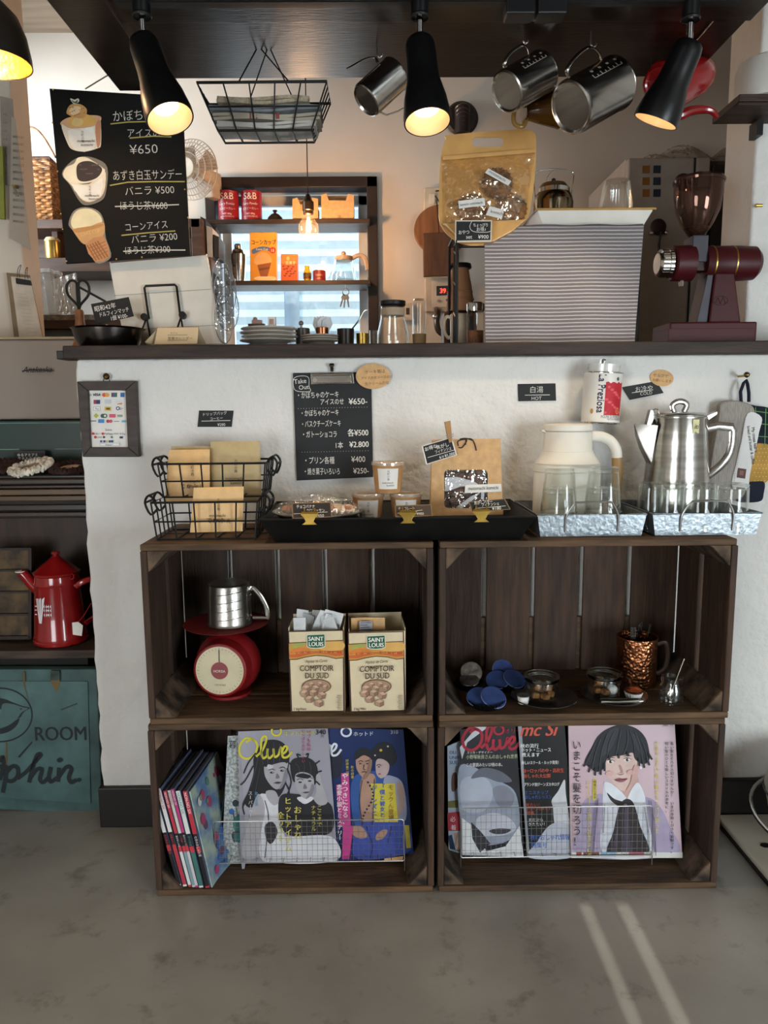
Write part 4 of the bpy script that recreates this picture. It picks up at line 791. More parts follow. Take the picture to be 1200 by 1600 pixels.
M().prism([(-.064, zz(672)), (-.05, zz(671)), (-.05, zz(679)), (-.056, zz(676))], -.008, .008).build('spout', jw, t, True, .002)
hp = spline([(35*k, 0, zz(682)), (52*k, -.004, zz(683)), (66*k, -.006, zz(690)), (75*k, -.006, zz(703)), (77*k, -.006, zz(716))], 6, False)
M().tube(hp, .0095, 12, flat=1.25).build('handle', jw, t)
M().tube([(77*k, -.006, zz(716)), (78*k, -.006, zz(745)), (76*k, -.006, zz(785)), (56*k, 0, zz(800))], .0105, 12, flat=1.2).build('wooden_grip', mat('oak grip', '#a5804f', .55, var=.12, scale=6, stretch=(10, 10, 2)), t)
# steel coffee pot
pc = P(1055, 780, 1.69); t = thing('coffee_pot', 'tall polished steel coffee pot with hinged lid and big spout', 'pot', (pc.x, 1.69, GZ)); zz = lambda py: P(1055, py, 1.69).z-GZ
M().lathe([(1e-5, 0), (53*k, 0), (54*k, .006), (45*k, zz(715)), (40.5*k, zz(656)), (41.5*k, zz(654)), (41.5*k, zz(651)), (38*k, zz(651)), (1e-5, zz(652))], 56).build('body', steel, t)
M().lathe([(41.5*k, zz(650)), (42*k, zz(648)), (36*k, zz(645)), (10*k, zz(643)), (1e-5, zz(643))], 48).build('lid', steel, t)
M().tube(spline([(-8*k, 0, zz(644)), (-11*k, 0, zz(633)), (0, 0, zz(627)), (11*k, 0, zz(632)), (7*k, 0, zz(644))], 6, False), .0022, 8, flat=3).build('lid_loop', chrome, t)
m = M(); m.add([(-40*k, -.03, zz(664)), (-70*k, 0, zz(665)), (-40*k, .03, zz(664)), (-58*k, -.012, zz(700)), (-58*k, .012, zz(700)), (-44*k, -.016, zz(726)), (-44*k, .016, zz(726)), (-66*k, -.008, zz(680)), (-66*k, .008, zz(680))], [(0, 1, 7), (1, 2, 8), (1, 8, 7), (0, 7, 3, 5), (2, 6, 4, 8), (7, 8, 4, 3), (3, 4, 6, 5)]); m.build('spout', dullsteel, t, True, .003)
M().prism([(-45*k, zz(664)), (-52*k, zz(664)), (-47*k, zz(640)), (-43*k, zz(640)), (-39*k, zz(650))], -.009, .009).build('lid_lever', dullsteel, t, False, .001)
M().tube(spline([(-42*k, 0, zz(650)), (-40*k, 0, zz(640)), (-33*k, 0, zz(640)), (-31*k, 0, zz(648))], 4, False), .0012, 6).build('hinge_wire', steel, t)
M().prism([(40*k, zz(650)), (57*k, zz(643)), (57*k, zz(648)), (44*k, zz(657))], -.008, .008).build('lid_stop', dullsteel, t, False, .001)
M().tube([(39*k, -.004, zz(670)), (60*k, -.008, zz(666)), (80*k, -.01, zz(668)), (82*k, -.01, zz(674))]+spline([(82*k, -.01, zz(690)), (78*k, -.01, zz(710)), (66*k, -.008, zz(728)), (44*k, 0, zz(748))], 6, False), .0038, 8, flat=2.6).build('handle', steel, t)
rf = lambda zq: 41.5*k+.001
onlathe(t, rf, [[(.10, zz(655)), (.36, zz(655)), (.36, zz(676)), (.10, zz(676))]], mat('cream gold sticker', '#d8d2a0', .5), 'sticker'); l_ = M()
vs, fs = gtext('iti', .0085, zz(669), .015, 0, .02, .3); l_.add([((rf(0)+.0008)*math.sin(x/rf(0)), -(rf(0)+.0008)*math.cos(x/rf(0)), z) for x, z in vs], fs); l_.build('lettering', ink('#23242a'), t, False)
# ------------------------------------------------------------------ inside the upper crates
SZ0 = .398+.0145
# red kitchen scale
sred = mat('red scale enamel', '#84161a', .42, var=.1, scale=10, coat=.3)
pc = P(359, 1105, 1.64); t = thing('kitchen_scale', 'round red kitchen scale with cream dial and flat red pan', 'scale', (pc.x, 1.64, SZ0), (0, 0, R(-5))); k = K(359, 1060, 1.62)
zz = lambda py: P(359, py, 1.6).z-SZ0
r = .0755; cz = r*.98
m = M(); m.ball((0, .006, cz), r, 1.0, .82, .98, 40); m.build('housing', sred, t)
qf = Vector((0, -1, .05)).normalized().to_track_quat('Z', 'Y')
def on(a, z0=0): return Vector((-.002, -.028, cz))+qf @ Vector((0, 0, a))
M().lathe([(.0, .030), (.056, .030), (.060, .028), (.062, .022), (.066, .0)], 56, on(0), qf, open_=True).build('dial_collar', sred, t)
dl = M(); dl.lathe([(1e-5, .0305), (.0545, .0305)], 56, on(0), qf, open_=True); d = dl.build('dial', mat('cream dial', '#c9bd9c', .4, var=.05, scale=20), t)
M().lathe([(1e-5, .0315), (.0195, .0315), (.0195, .031)], 40, on(0), qf, open_=True).build('dial_hub', sred, d)
def disc_add(b, x, z, hw, hh, a, h=.0318):
    c_, s_ = math.cos(a), math.sin(a)
    b.add([on(0)+qf @ Vector(((x+p*c_-q*s_), (z+p*s_+q*c_), h)) for p, q in ((-hw, -hh), (hw, -hh), (hw, hh), (-hw, hh))], [(0, 1, 2, 3)])
b = M()
for i in range(40):
    a = 2*math.pi*i/40; disc_add(b, .049*math.cos(a), .049*math.sin(a), .003 if i % 5 == 0 else .0016, .0004, a, .0312)
b.build('dial_marks', ink('#6b5f4d'), d, False)
b = M(); disc_add(b, 0, .034, .0008, .014, 0, .0322); b.build('needle', ink('#2b2520'), d, False)
# text on the dial runs along the flipped local x of the dial, so build it straight in the thing's frame
b = M()
for s, x, z, sz in (('HORSIA', 0, -.0032, .0085), ('1 KG SCALE', 0, -.034, .0055)):
    vs, fs = gtext(s, x, z, sz, 0, .012, 0, .9, 'C'); b.add([(-.002+p, -.028-.0326-.05*0, cz+q+.0012) for p, q in vs], fs); 
    if s == 'HORSIA': b.build('lettering', ink('#eadfcd'), d, False); b = M()
b.build('lettering', ink('#5a4f40'), d, False)
zp = zz(984)
M().cyl((0, 0, cz+r*.9), (0, 0, zp), .0105, .012).build('pan_post', sred, t)
M().lathe([(1e-5, zp), (.06, zp), (.094, zp+.004), (.097, zp+.006), (.094, zp+.0065), (.06, zp+.003), (1e-5, zp+.003)], 64).build('pan', mat('matt red pan', '#8e2222', .55, var=.08), t)
M().lathe([(1e-5, 0), (.05, 0), (.05, .006), (1e-5, .006)], 32, (0, .006, 0)).build('base', sred, t)
# dented steel measuring cup upside down on the pan
pc = P(359, 980, 1.635); cup_z = SZ0+zp+.0035
t = thing('measuring_cup', 'dented steel measuring cup upside down on the red scale', 'measuring cup', (pc.x, 1.64, cup_z), (0, 0, R(8))); h = P(359, 916, 1.6).z-cup_z; r = .0495
dent = mat('dented tinned steel', '#b5b2ab', .3, 1, var=.2, scale=8, bump=.5, bscale=14)
M().lathe([(r*1.03, 0), (r*1.05, .002), (r*1.02, .005), (r, .007), (r*.965, h-.010), (r*.93, h-.003), (r*.86, h), (1e-5, h-.003)], 56, open_=True).build('body', dent, t)
b = M()
for i in range(4):
    z = h*(.22+.2*i); b.tube([((r+.0012)*math.sin(a), -(r+.0012)*math.cos(a), z+.003*math.sin(2.2*a)) for a in [(-.5+j*.1) for j in range(13)]], .0006, 6)
    for a in (-.05, .1, .22): b.tube([((r+.001)*math.sin(a), -(r+.001)*math.cos(a), z+.003), ((r+.001)*math.sin(a+.05), -(r+.001)*math.cos(a+.05), z+.009)], .0005, 6)
b.build('embossed_scale', dent, t)
M().tube([(r*.97, -.012, h*.82), (r*1.03, -.012, h*.88)]+spline([(r*1.1, -.012, h*.88), (r*1.45, -.014, h*.66), (r*1.72, -.014, h*.34), (r*1.74, -.014, h*.13)], 5, False)+[(r*1.7, -.014, h*.11), (r*1.05, -.012, h*.13)], .0017, 8, flat=3).build('handle', steel, t)
for z in (h*.72, h*.24): M().ball((r*.98, -.02, z), .004, .6, 1, 1, 10).build('rivet', chrome, t)
# two printed sugar boxes
paper = mat('cream box card', '#d8c7a4', .7, var=.04, scale=30); edge = mat('dark brown box edge', '#3c2519', .7)
def sugar(label, q, Y, depth, rz):
    cx = (q[2][0]+q[3][0])/2; F = Flat('sugar_box', label, 'box', cx, max(q[2][1], q[3][1]), Y, 0, 0, rz, 'printed sugar cube boxes'); t = F.root
    tl, tr, br, bl = F.pts(q); w_ = br[0]-bl[0]; H = tl[1]; x0, x1 = bl[0], br[0]
    m = M(); e = .0012
    m.bb(x0, x1, 0, e, 0, H); m.bb(x0, x1, depth-e, depth, 0, H+.014); m.bb(x0, x0+e, e, depth-e, 0, H+.008); m.bb(x1-e, x1, e, depth-e, 0, H+.008); m.bb(x0, x1, 0, depth, 0, e); m.build('carton', paper, t, False)
    T = lambda u, v: (q[0][0]*(1-u)*(1-v)+q[1][0]*u*(1-v)+q[2][0]*u*v+q[3][0]*(1-u)*v, q[0][1]*(1-u)*(1-v)+q[1][1]*u*(1-v)+q[2][1]*u*v+q[3][1]*(1-u)*v)
    B = lambda pp: [T(*p) for p in pp]; S_ = lambda pp, n=4: B(spline(pp, n))
    sh = [('#3c2519', B([(0, 0), (.018, 0), (.03, 1), (0, 1)])), ('#3c2519', B([(.982, 0), (1, 0), (1, 1), (.97, 1)])), ('#3c2519', B([(0, .985), (1, .985), (1, 1), (0, 1)])), ('#3c2519', B([(0, 0), (1, 0), (1, .012), (0, .012)])),
          ('#c98f3c', B([(.01, .145), (.99, .125), (.99, .335), (.85, .345), (.7, .315), (.5, .300), (.3, .32), (.15, .345), (.01, .345)])),
          ('#d9a95a', S_([(.4, .16), (.6, .135), (.98, .15), (.98, .24), (.7, .25), (.5, .21)])), ('#a5a04a', S_([(.03, .19), (.12, .15), (.3, .155), (.2, .19), (.1, .22)])), ('#8fa35a', S_([(.12, .18), (.2, .16), (.32, .15), (.25, .19)])), ('#cf7a33', S_([(.02, .25), (.2, .20), (.4, .24), (.3, .28), (.05, .29)])),
          ('#c4602c', B([(.01, .265), (.25, .25), (.5, .255), (.98, .25), (.99, .31), (.85, .32), (.7, .295), (.5, .28), (.3, .3), (.15, .325), (.01, .325)]))]
    rr = random.Random(5)
    for i in range(34): u = .02+i*.0285; hgt = rr.uniform(.01, .035); v = .29-.02*math.sin(u*3); sh.append((rr.choice(['#d08a35', '#b5532a', '#d9a44a']), B([(u, v), (u+.02, v), (u+.012, v-hgt), (u+.008, v-hgt)])))
    sh += [('#3a2718', B([(.01, .142), (.99, .122), (.99, .128), (.01, .148)])), ('#4a2f1c', B([(.01, .343), (.15, .343), (.3, .318), (.5, .298), (.7, .313), (.85, .343), (.99, .333), (.99, .341), (.85, .351), (.7, .321), (.5, .306), (.3, .326), (.15, .351), (.01, .351)])),
           ('#dfe6da', B([(.335, .045), (.665, .04), (.665, .195), (.6, .212), (.5, .218), (.4, .212), (.335, .197)])), ('#1d5a38', B([(.345, .052), (.655, .047), (.655, .19), (.6, .204), (.5, .21), (.4, .204), (.345, .19)])),
           ('#5a3423', B(ell(.49, .68, .265, .09, 30))), ('#a5856a', B(ell(.49, .68, .25, .08, 30)))]
    for i, (u, v, r_) in enumerate(((.4, .655, .06), (.55, .65, .06), (.65, .69, .06), (.3, .70, .085), (.47, .70, .075), (.27, .76, .085), (.43, .755, .08), (.58, .785, .085), (.36, .83, .085), (.53, .88, .085))):
        c1, c2, c3 = ('#c9a789', '#a98970', '#8b6a55'); a = .35*math.sin(i*2.1); hx, hy = r_*.92, r_*.55
        pt = lambda du, dv: (u+du*math.cos(a)-dv*math.sin(a)*1.6, v+du*math.sin(a)*.62+dv*math.cos(a))
        sh += [('#77584a', B([pt(-hx, -hy*.5), pt(0, -hy), pt(hx, -hy*.5), pt(hx*1.05, hy*.65), pt(hx*.2, hy*1.12), pt(-hx*.95, hy*.7)])), (c1, B([pt(-hx*.92, -hy*.45), pt(0, -hy*.92), pt(hx*.92, -hy*.45), pt(hx*.05, 0)])), (c2, B([pt(-hx*.92, -hy*.42), pt(hx*.05, .02*hy), pt(hx*.12, hy*.98), pt(-hx*.86, hy*.6)])), (c3, B([pt(hx*.08, .02*hy), pt(hx*.93, -hy*.42), pt(hx*.95, hy*.55), pt(hx*.15, hy*.98)]))]
    F.decal(sh, 'front_print')
    f = 88/abs(q[1][0]-q[0][0]) and abs(q[2][0]-q[3][0])/88; L = lambda s, u, v, sz, **o: (s, *T(u, v), sz*f, dict(al='C', **o))
    F.text([L('SAINT', .5, .118, 9.6, b=.022, sx=.92), L('LOUIS', .5, .183, 9.6, b=.022, sx=.92)], '#eef0e6', 'logo')
    F.text([L('Pépites de Canne', .5, .385, 7, sh=.4, sx=.72, rot=3), L('COMPTOIR', .5, .488, 13.4, b=.012, sx=.80), L('DU SUD', .5, .577, 13.4, b=.012, sx=.80), ('1 kg Net', *T(.06, .965), 5.6, dict(b=.01))]+[('illlilliliiliilil', *T(.95, .80+.02*i), 2.6, dict(al='R', sx=.8+.1*math.sin(i*2))) for i in range(9)], '#3a2318')
    return F, x0, x1, H, depth
F, x0, x1, H, D = sugar('opened sugar box filled with white sachets, left of the pair', [(450, 986), (537, 984), (539, 1112), (454, 1113)], 1.527, .085, -1)
rr = random.Random(11)
for i in range(11):
    u = x0+.013+(x1-x0-.026)*((i*.37+.1) % 1); dd = .014+.052*((i*.61) % 1); w_, hh = .026, rr.uniform(.045, .062); t0 = rr.uniform(-.5, .5)
    lab = ['white paper sachet sticking up in the left sugar box']
    o = M().grid(lambda a, b: ((a-.5)*w_, .0015*math.sin(b*5+a*3), b*hh), 4, 6, .0022).build('sugar_sachet', mat('white sachet paper', '#cfd2d2', .6, var=.06, scale=40, bump=.3))
    p = F.mw @ Vector((u, dd, H-.022)); o.location = p; o.rotation_euler = (rr.uniform(-.2, .3), t0*.8, rr.uniform(-.5, .5)); tag(o, lab[0], 'sachet', 'sugar sachets in the left box')
F, x0, x1, H, D = sugar('sugar box reused to hold a folded kraft packet, right of the pair', [(543, 988), (631, 986), (634, 1111), (547, 1113)], 1.527, .10, 3)
o = M(); o.grid(lambda a, b: (x0+.006+a*.074, .045+.003*math.sin(a*4), .03+b*(H-.012)), 6, 6, .004); o2 = o.build('kraft_packet', kraft, None); o2.location = F.root.location; o2.rotation_euler = F.root.rotation_euler; tag(o2, 'folded kraft packet with printed label standing in the right sugar box', 'packet')
b = M(); b.bb(x0+.024, x0+.052, .0385, .0392, H-.025, H+.012); b.build('label', mat('grey printed label', '#a9a9ad', .7), o2, False)
b = M()
for i in range(7): b.bb(x0+.026, x0+.050-.004*(i % 3), .0378, .0384, H-.022+.005*i, H-.0205+.005*i)
b.build('lettering', ink('#4b4d58'), o2, False)
# tart tins with blue discs
def tart(label, px, Y, r):
    x = P(px, 1080, Y).x; t = thing('tart_tin', label, 'tin', (x, Y, SZ0), None, 'fluted tart tins in the upper right crate')
    M().lathe([(1e-5, .0005), (r*.72, .0005), (r, .017), (r*1.02, .0172), (r*.98, .0172), (r*.71, .002), (1e-5, .002)], 72, flute=.035, nf=24).build('fluted_shell', mat('black tin', '#141415', .4, .6, var=.2), t); return x
bl = mat('blue velvet paper', '#2f4478', .85, var=.16, scale=30, bump=.2); bl2 = mat('pale edge blue', '#7484ad', .8)
def disc(label, px, Y, z, r, rot, m_, group, e_=None):
    t = thing('disc' if False else 'felt_disc', label, 'disc', (P(px, 1080, Y).x, Y, SZ0+z), rot, group)
    M().lathe([(1e-5, 0), (r*.97, 0), (r*.97, .0025), (r*.95, .003), (1e-5, .003)], 32).build('face', m_, t); M().lathe([(r*.97, 0), (r, .0006), (r, .002), (r*.97, .003)], 32, open_=True).build('edge', e_ or bl2, t)
tart('front fluted tart tin holding two blue discs', 760, 1.545, .040); tart('rear fluted tart tin holding three blue discs', 789, 1.652, .040); tart('fluted tart tin with silver disc at the far left', 733, 1.655, .034)
gd = 'blue discs in the tart tins'
disc('blue disc at left in the front tart tin', 748, 1.548, .020, .027, (.5, -.15, 0), bl, gd); disc('blue disc leaning right in the front tart tin', 771, 1.54, .022, .029, (.55, .25, 0), bl, gd)
disc('blue disc standing up at the back of the rear tart tin', 785, 1.672, .036, .026, (.95, .3, 0), bl, gd); disc('blue disc at front left of the rear tart tin', 777, 1.64, .024, .027, (.55, -.1, 0), bl, gd); disc('blue disc at right of the rear tart tin', 803, 1.642, .025, .027, (.5, .3, 0), bl, gd)
sil = mat('crumpled silver foil', '#a8a6a4', .3, .9, var=.3, scale=40, bump=.9, bscale=60)
disc('silver foil disc standing in the left tart tin', 736, 1.665, .034, .026, (.9, 0, 0), sil, 'silver discs', sil); disc('silver foil disc lying at front of the left tart tin', 733, 1.645, .022, .023, (.35, 0, 0), sil, 'silver discs', sil)
o = M().lathe([(1e-5, 0), (.022, 0), (.023, .006), (.021, .007), (1e-5, .005)], 32).build('small_dish', mat('dark glazed dish', '#37322e', .3, var=.2)); o.location = (P(756, 1050, 1.615).x, 1.608, SZ0+.001); tag(o, 'small dark round dish between the tart tins', 'dish')
# two plates with jars
pm = mat('dark pewter', '#6d6a68', .25, 1, var=.2, scale=12)
def plate(label, px, Y, r):
    o = M().lathe([(1e-5, 0), (r*.62, 0), (r*.72, .002), (r*.97, .010), (r, .011), (r*.985, .0125), (r*.72, .005), (r*.62, .003), (1e-5, .003)], 56).build('metal_plate', pm); x = P(px, 1085, Y).x; o.location = (x, Y, SZ0); tag(o, label, 'plate', 'dark metal plates in the crate'); return x
xa = plate('left dark metal plate with jar of brown sugar cubes', 850, 1.575, .074); xb = plate('right dark metal plate with lidded jar and foil cake', 959, 1.585, .074)
def jar(label, x, Y, r, h):
    t = thing('glass_jar', label, 'jar', (x, Y, SZ0+.0035), None, 'lidded glass jars in the crate'); w_ = .0022
    M().lathe([(1e-5, .001), (r*.85, 0), (r*.95, .003), (r, h*.7), (r*1.04, h-.002), (r*1.02, h), (r-w_, h), (r-w_*1.1, h*.7), (r*.93-w_, .006), (1e-5, .005)], 40).build('bowl', glass, t)
    M().lathe([(1e-5, h+.0045), (r*.8, h+.003), (r*.92, h+.001), (r*1.08, h+.001), (r*1.11, h+.004), (r*1.1, h+.009), (r*.86, h+.010), (r*.80, h+.007), (1e-5, h+.007)], 40).build('lid', mat('green tinted glass', '#d8ece4', .04, trans=1, ior=1.48, var=.01), t)
jx = xa-.006; jar('lidded glass jar of brown sugar cubes on the left plate', jx, 1.575, .036, .046)
jx2 = xb-.018; jar('lidded glass jar of mixed sugar on the right plate', jx2, 1.598, .036, .042)
bs = mat('brown sugar', '#8a5f35', .9, var=.3, scale=90, bump=.8, bscale=200); ws = mat('white sugar', '#dcdcda', .9, var=.08, scale=90, bump=.6, bscale=200)
def cube(label, x, Y, z, s, m_, rot, grp):
    o = M().box((0, 0, 0), (s, s, s*.8)).build('sugar_cube', m_, None, True, s*.22, 3); o.location = (x, Y, z); o.rotation_euler = rot; tag(o, label, 'sugar cube', grp)
z0 = SZ0+.0035+.0145; gq = 'sugar cubes in the left jar'
for i, (dx, dy, dz) in enumerate(((-.016, -.012, 0), (.004, -.021, 0), (.019, -.006, 0), (-.012, .012, 0), (.008, .008, 0), (-.010, -.008, .017), (.012, -.012, .017))): cube('brown sugar cube inside the left lidded jar', jx+dx, 1.575+dy, z0+dz, .017, bs, (.1*i, .2*i, .7*i), gq)
gq = 'sugar cubes in the right jar'
for i, (dx, dy, dz) in enumerate(((-.018, -.010, 0), (-.004, -.022, 0), (-.012, .012, 0), (-.014, -.004, .016))): cube('brown sugar cube inside the right lidded jar', jx2+dx, 1.598+dy, z0+dz, .016, bs, (.15*i, .2*i, .6*i), gq)
cube('white sugar lump inside the right lidded jar', jx2+.014, 1.598-.014, z0+.002, .020, ws, (.2, .1, .3), None) if False else None
o = M().ball((0, 0, 0), .0125, 1, 1, .95, 16).build('sugar_lump', ws); o.location = (jx2+.014, 1.586, z0+.001); tag(o, 'round white sugar lump inside the right lidded jar', 'sugar cube')
t = thing('milk_pot', 'tiny white portion pot on the left metal plate', 'pot', (xa-.052, 1.548, SZ0+.0062)); M().lathe([(1e-5, 0), (.011, 0), (.013, .016), (.0142, .017), (.0125, .0172), (1e-5, .0165)], 24, flute=.02, nf=18).build('cup', white, t); M().lathe([(1e-5, .0174), (.0142, .0174), (.0142, .0180), (1e-5, .0180)], 24).build('foil_lid', sil, t)
t = thing('paper_cake_case', 'copper foil topped small white pot on the right metal plate', 'pot', (xb+.040, 1.572, SZ0+.0062)); M().lathe([(1e-5, 0), (.016, 0), (.020, .013), (1e-5, .013)], 40, flute=.03, nf=20).build('case', white, t); M().lathe([(1e-5, .014), (.019, .014), (.0205, .016), (.018, .018), (1e-5, .019)], 32).build('copper_foil', mat('copper foil', '#b07656', .3, 1, var=.3, scale=50, bump=.9, bscale=60), t)
t = thing('sugar_tongs', 'small steel sugar tongs lying across the right metal plate', 'tongs', (xb, 1.53, SZ0+.0135), (0, 0, R(-8)))
for s in (-1, 1): M().tube([(-.045, s*.007, 0), (-.01, s*.008, .001), (.035, s*.004, .004)], .0022, 8, flat=1.8).build('arm', steel, t)
M().tube([(.035, .004, .004), (.042, .003, .005), (.042, -.003, .005), (.035, -.004, .004)], .0026, 8).build('bow', steel, t)
# hammered copper mug with forks
x = P(993, 1060, 1.675).x; cop = mat('hammered copper', '#b0714c', .3, 1, var=.2, scale=30)
n_, l_ = cop.node_tree.nodes, cop.node_tree.links; vo = n_.new('ShaderNodeTexVoronoi'); vo.inputs['Scale'].default_value = 150; tc_ = [q for q in n_ if q.type == 'TEX_COORD'][0]; l_.new(tc_.outputs['Object'], vo.inputs[0])
bp_ = n_.new('ShaderNodeBump'); bp_.inputs['Strength'].default_value = .5; bp_.inputs['Distance'].default_value = .004; l_.new(vo.outputs[0], bp_.inputs['Height']); l_.new(bp_.outputs[0], n_['Principled BSDF'].inputs['Normal'])
t = thing('copper_mug', 'hammered copper mug holding dark forks', 'mug', (x, 1.675, SZ0)); h = P(993, 996, 1.675).z-SZ0+.004; r = .046
M().lathe([(1e-5, 0), (r*.97, 0), (r, .003), (r, h*.97), (r*1.03, h*.98), (r*1.03, h), (r*.97, h), (r*.96, .004), (1e-5, .004)], 56).build('body', cop, t)
M().tube(spline([(r*.98, -.01, h*.85), (r*1.35, -.012, h*.88), (r*1.5, -.012, h*.65), (r*1.4, -.012, h*.35), (r*.99, -.01, h*.22)], 6, False), .0042, 8, flat=1.6).build('handle', mat('dark brown handle', '#33231a', .4, .5), t)
dks = mat('dark steel', '#55524e', .25, 1, var=.15)
for i, (dx, dy, a, hh) in enumerate(((-.012, -.018, -.12, .024), (.0, .01, .05, .026), (.012, -.01, .16, .022), (.022, .006, .3, .018), (-.02, .008, -.2, .016))):
    f = thing('fork', 'dark steel fork standing among others in the copper mug', 'fork', (x+dx, 1.675+dy, SZ0+.006), (R(4), a*.5, R(25*i)), 'forks in the copper mug'); L_ = h+hh
    M().tube([(0, 0, 0), (0, 0, L_-.03)], .002, 6, flat=1.5).build('handle', dks, f); 
    b = M(); b.bb(-.006, .006, -.0008, .0008, L_-.03, L_-.020)
    for q in (-.005, -.0017, .0017, .005): b.bb(q-.0009, q+.0009, -.0008, .0008, L_-.021, L_)
    b.build('tines', dks, f, False, .0004)
# small jar with a spoon
x = P(1049, 1085, 1.56).x; t = thing('spice_jar', 'small open glass jar with a spoon at the right of the crate', 'jar', (x, 1.56, SZ0)); r = .0255; h = .058
M().lathe([(1e-5, .002), (r*.9, 0), (r, .003), (r, h*.62), (r*.82, h*.76), (r*.80, h*.80), (r*.90, h*.82), (r*.90, h*.99), (r*.86, h), (r*.76, h*.99), (r*.74, h*.78), (r-.0025, h*.6), (r-.003, .006), (1e-5, .006)], 40).build('vessel', glass, t)
t = thing('spoon', 'steel teaspoon leaning in the small open glass jar', 'spoon', (x-.006, 1.556, SZ0+.010), (R(-4), R(20), 0)); M().tube([(0, 0, .016), (0, 0, .06), (0, 0, .094)], [.0014, .0016, .0026], 8).build('handle', mat('pale brass steel', '#c8c0ae', .25, 1), t); M().ball((0, 0, .010), .011, .75, .25, 1.2, 14).build('bowl', steel, t)
# ------------------------------------------------------------------ lower crates: magazines
FZ = .0145
pg = mat('yellowed page block', '#8d8577', .85, var=.25, scale=3, stretch=(300, 1, 1))
def rmag(label, i, c1, c2, title, sub, th, px, tcol='#ece8e2', w_=.19, side='#59617a'):
    x = P(px, 1390, 1.512).x; a = R(-12.5+.35*i)
    t = thing('magazine', label, 'magazine', (x, 1.512-.0012*i, FZ+th*.5*abs(math.sin(a))+.001), (0, a, R(-6)), 'magazines leaning in the lower left crate'); h = .232+.003*math.sin(i*2)
    m = M(); m.bb(-th/2, -th/2+.0006, 0, w_, 0, h); m.bb(th/2-.0006, th/2, 0, w_, 0, h); m.bb(-th/2, th/2, -.0006, 0, 0, h); cv = m.build('cover', ink(side), t, False); M().bb(-th/2+.0006, th/2-.0006, 0, w_-.003, .002, h-.002).build('pages', pg, t, False)
    m = M(); m.use(ink(c1)).bb(-th/2, th/2, -.0009, -.0006, 0, h); m.use(ink(c2)).bb(-th/2, th/2, -.001, -.0006, h*.02, h*.42); m.use(ink('#16151a')).bb(-th/2, th/2, -.001, -.0006, h*.42, h*.56); m.use(ink('#c23a44')).bb(-th/2, th/2, -.0011, -.0006, h*.37, h*.43); m.build('spine_bands', None, cv, False)
    b = M()
    for s, z, sz, bo in ((title, h*.985, th*.98, .03), (sub, h*.54, th*.72, .02)):
        vs, fs = gtext(s, 0, 0, sz, -90, bo, 0, .9); b.add([(p-.36*sz, -.0014, q+z) for p, q in vs], fs)
    b.build('lettering', ink(tcol), cv, False); return t
rows = [('#e6e2e0', '#1c1a1d', 'JUNON', '香を飾る4人の物語', .0085, 281, '#b5404e'), ('#dcd8d6', '#b23744', 'NON-NO SIX', '特集恋の手帖', .0085, 290, '#b5404e'), ('#b83444', '#d9d6d4', 'NON-NO SIX', '夏のおしゃれ', .007, 298, '#efe9e6'), ('#c9c6c0', '#7b9aa0', 'SEVENTEEN', 'ヘア特集', .0065, 304, '#b64a57'), ('#b73a78', '#c8c2c4', 'NON-NO SIX', '春のニュース', .0065, 309, '#e6d8e0'), ('#d6d9d4', '#3e6f68', 'NON-NO SIX', '夢の部屋', .0095, 316, '#3f7d78'), ('#b82f3e', '#17161a', 'NON-NO SIX', '七月のおしゃれ号', .0095, 326, '#efe6e2')]
lbs = ['white spined magazine at the far left of the leaning row', 'magazine with red lower spine, second in the leaning row', 'red spined thin magazine, third in the leaning row', 'grey thin magazine in the middle of the leaning row', 'pink spined thin magazine in the leaning row', 'white spined magazine with teal letters in the leaning row', 'red and black spined magazine ending the leaning row at right']
for i, (rw, lb) in enumerate(zip(rows, lbs)): rmag(lb, i, rw[0], rw[1], rw[2], rw[3], rw[4], rw[5], rw[6])
x = P(331, 1388, 1.512).x
t = thing('curled_magazine', 'soft magazine with colourful curled cover right of the leaning row', 'magazine', (x, 1.505, FZ), (0, 0, R(-4)))
curl = lambda u, v: (-.040*v+.0025+.058*u**1.5*(1-v)**1.3+.006*u*v, .003+.19*u, .0+.226*v)
cm = mat('painted magazine cover', '#5f7fa8', .4, var=.1, scale=18, col2='#a9b6a6', lo=.4, hi=.6)
M().grid(curl, 20, 20, .003).build('cover', cm, t)
m = M(); rr = random.Random(4)
for i in range(26):
    u, v, r_ = rr.uniform(.1, .9), rr.uniform(.08, .9), rr.uniform(.02, .06); m.use(ink(rr.choice(['#7d8f78', '#3f6fb0', '#a8476a', '#d0cfc8', '#6d4a66', '#5f8f86'])))
    ring_ = [curl(min(1, max(0, u+r_*math.cos(a)*1.2)), min(1, max(0, v+r_*math.sin(a)))) for a in [j*.63 for j in range(10)]]; m.add([(p[0]+.0018+.00003*i, p[1], p[2]) for p in ring_], [list(range(10))])
m.build('cover_print', None, t, False)
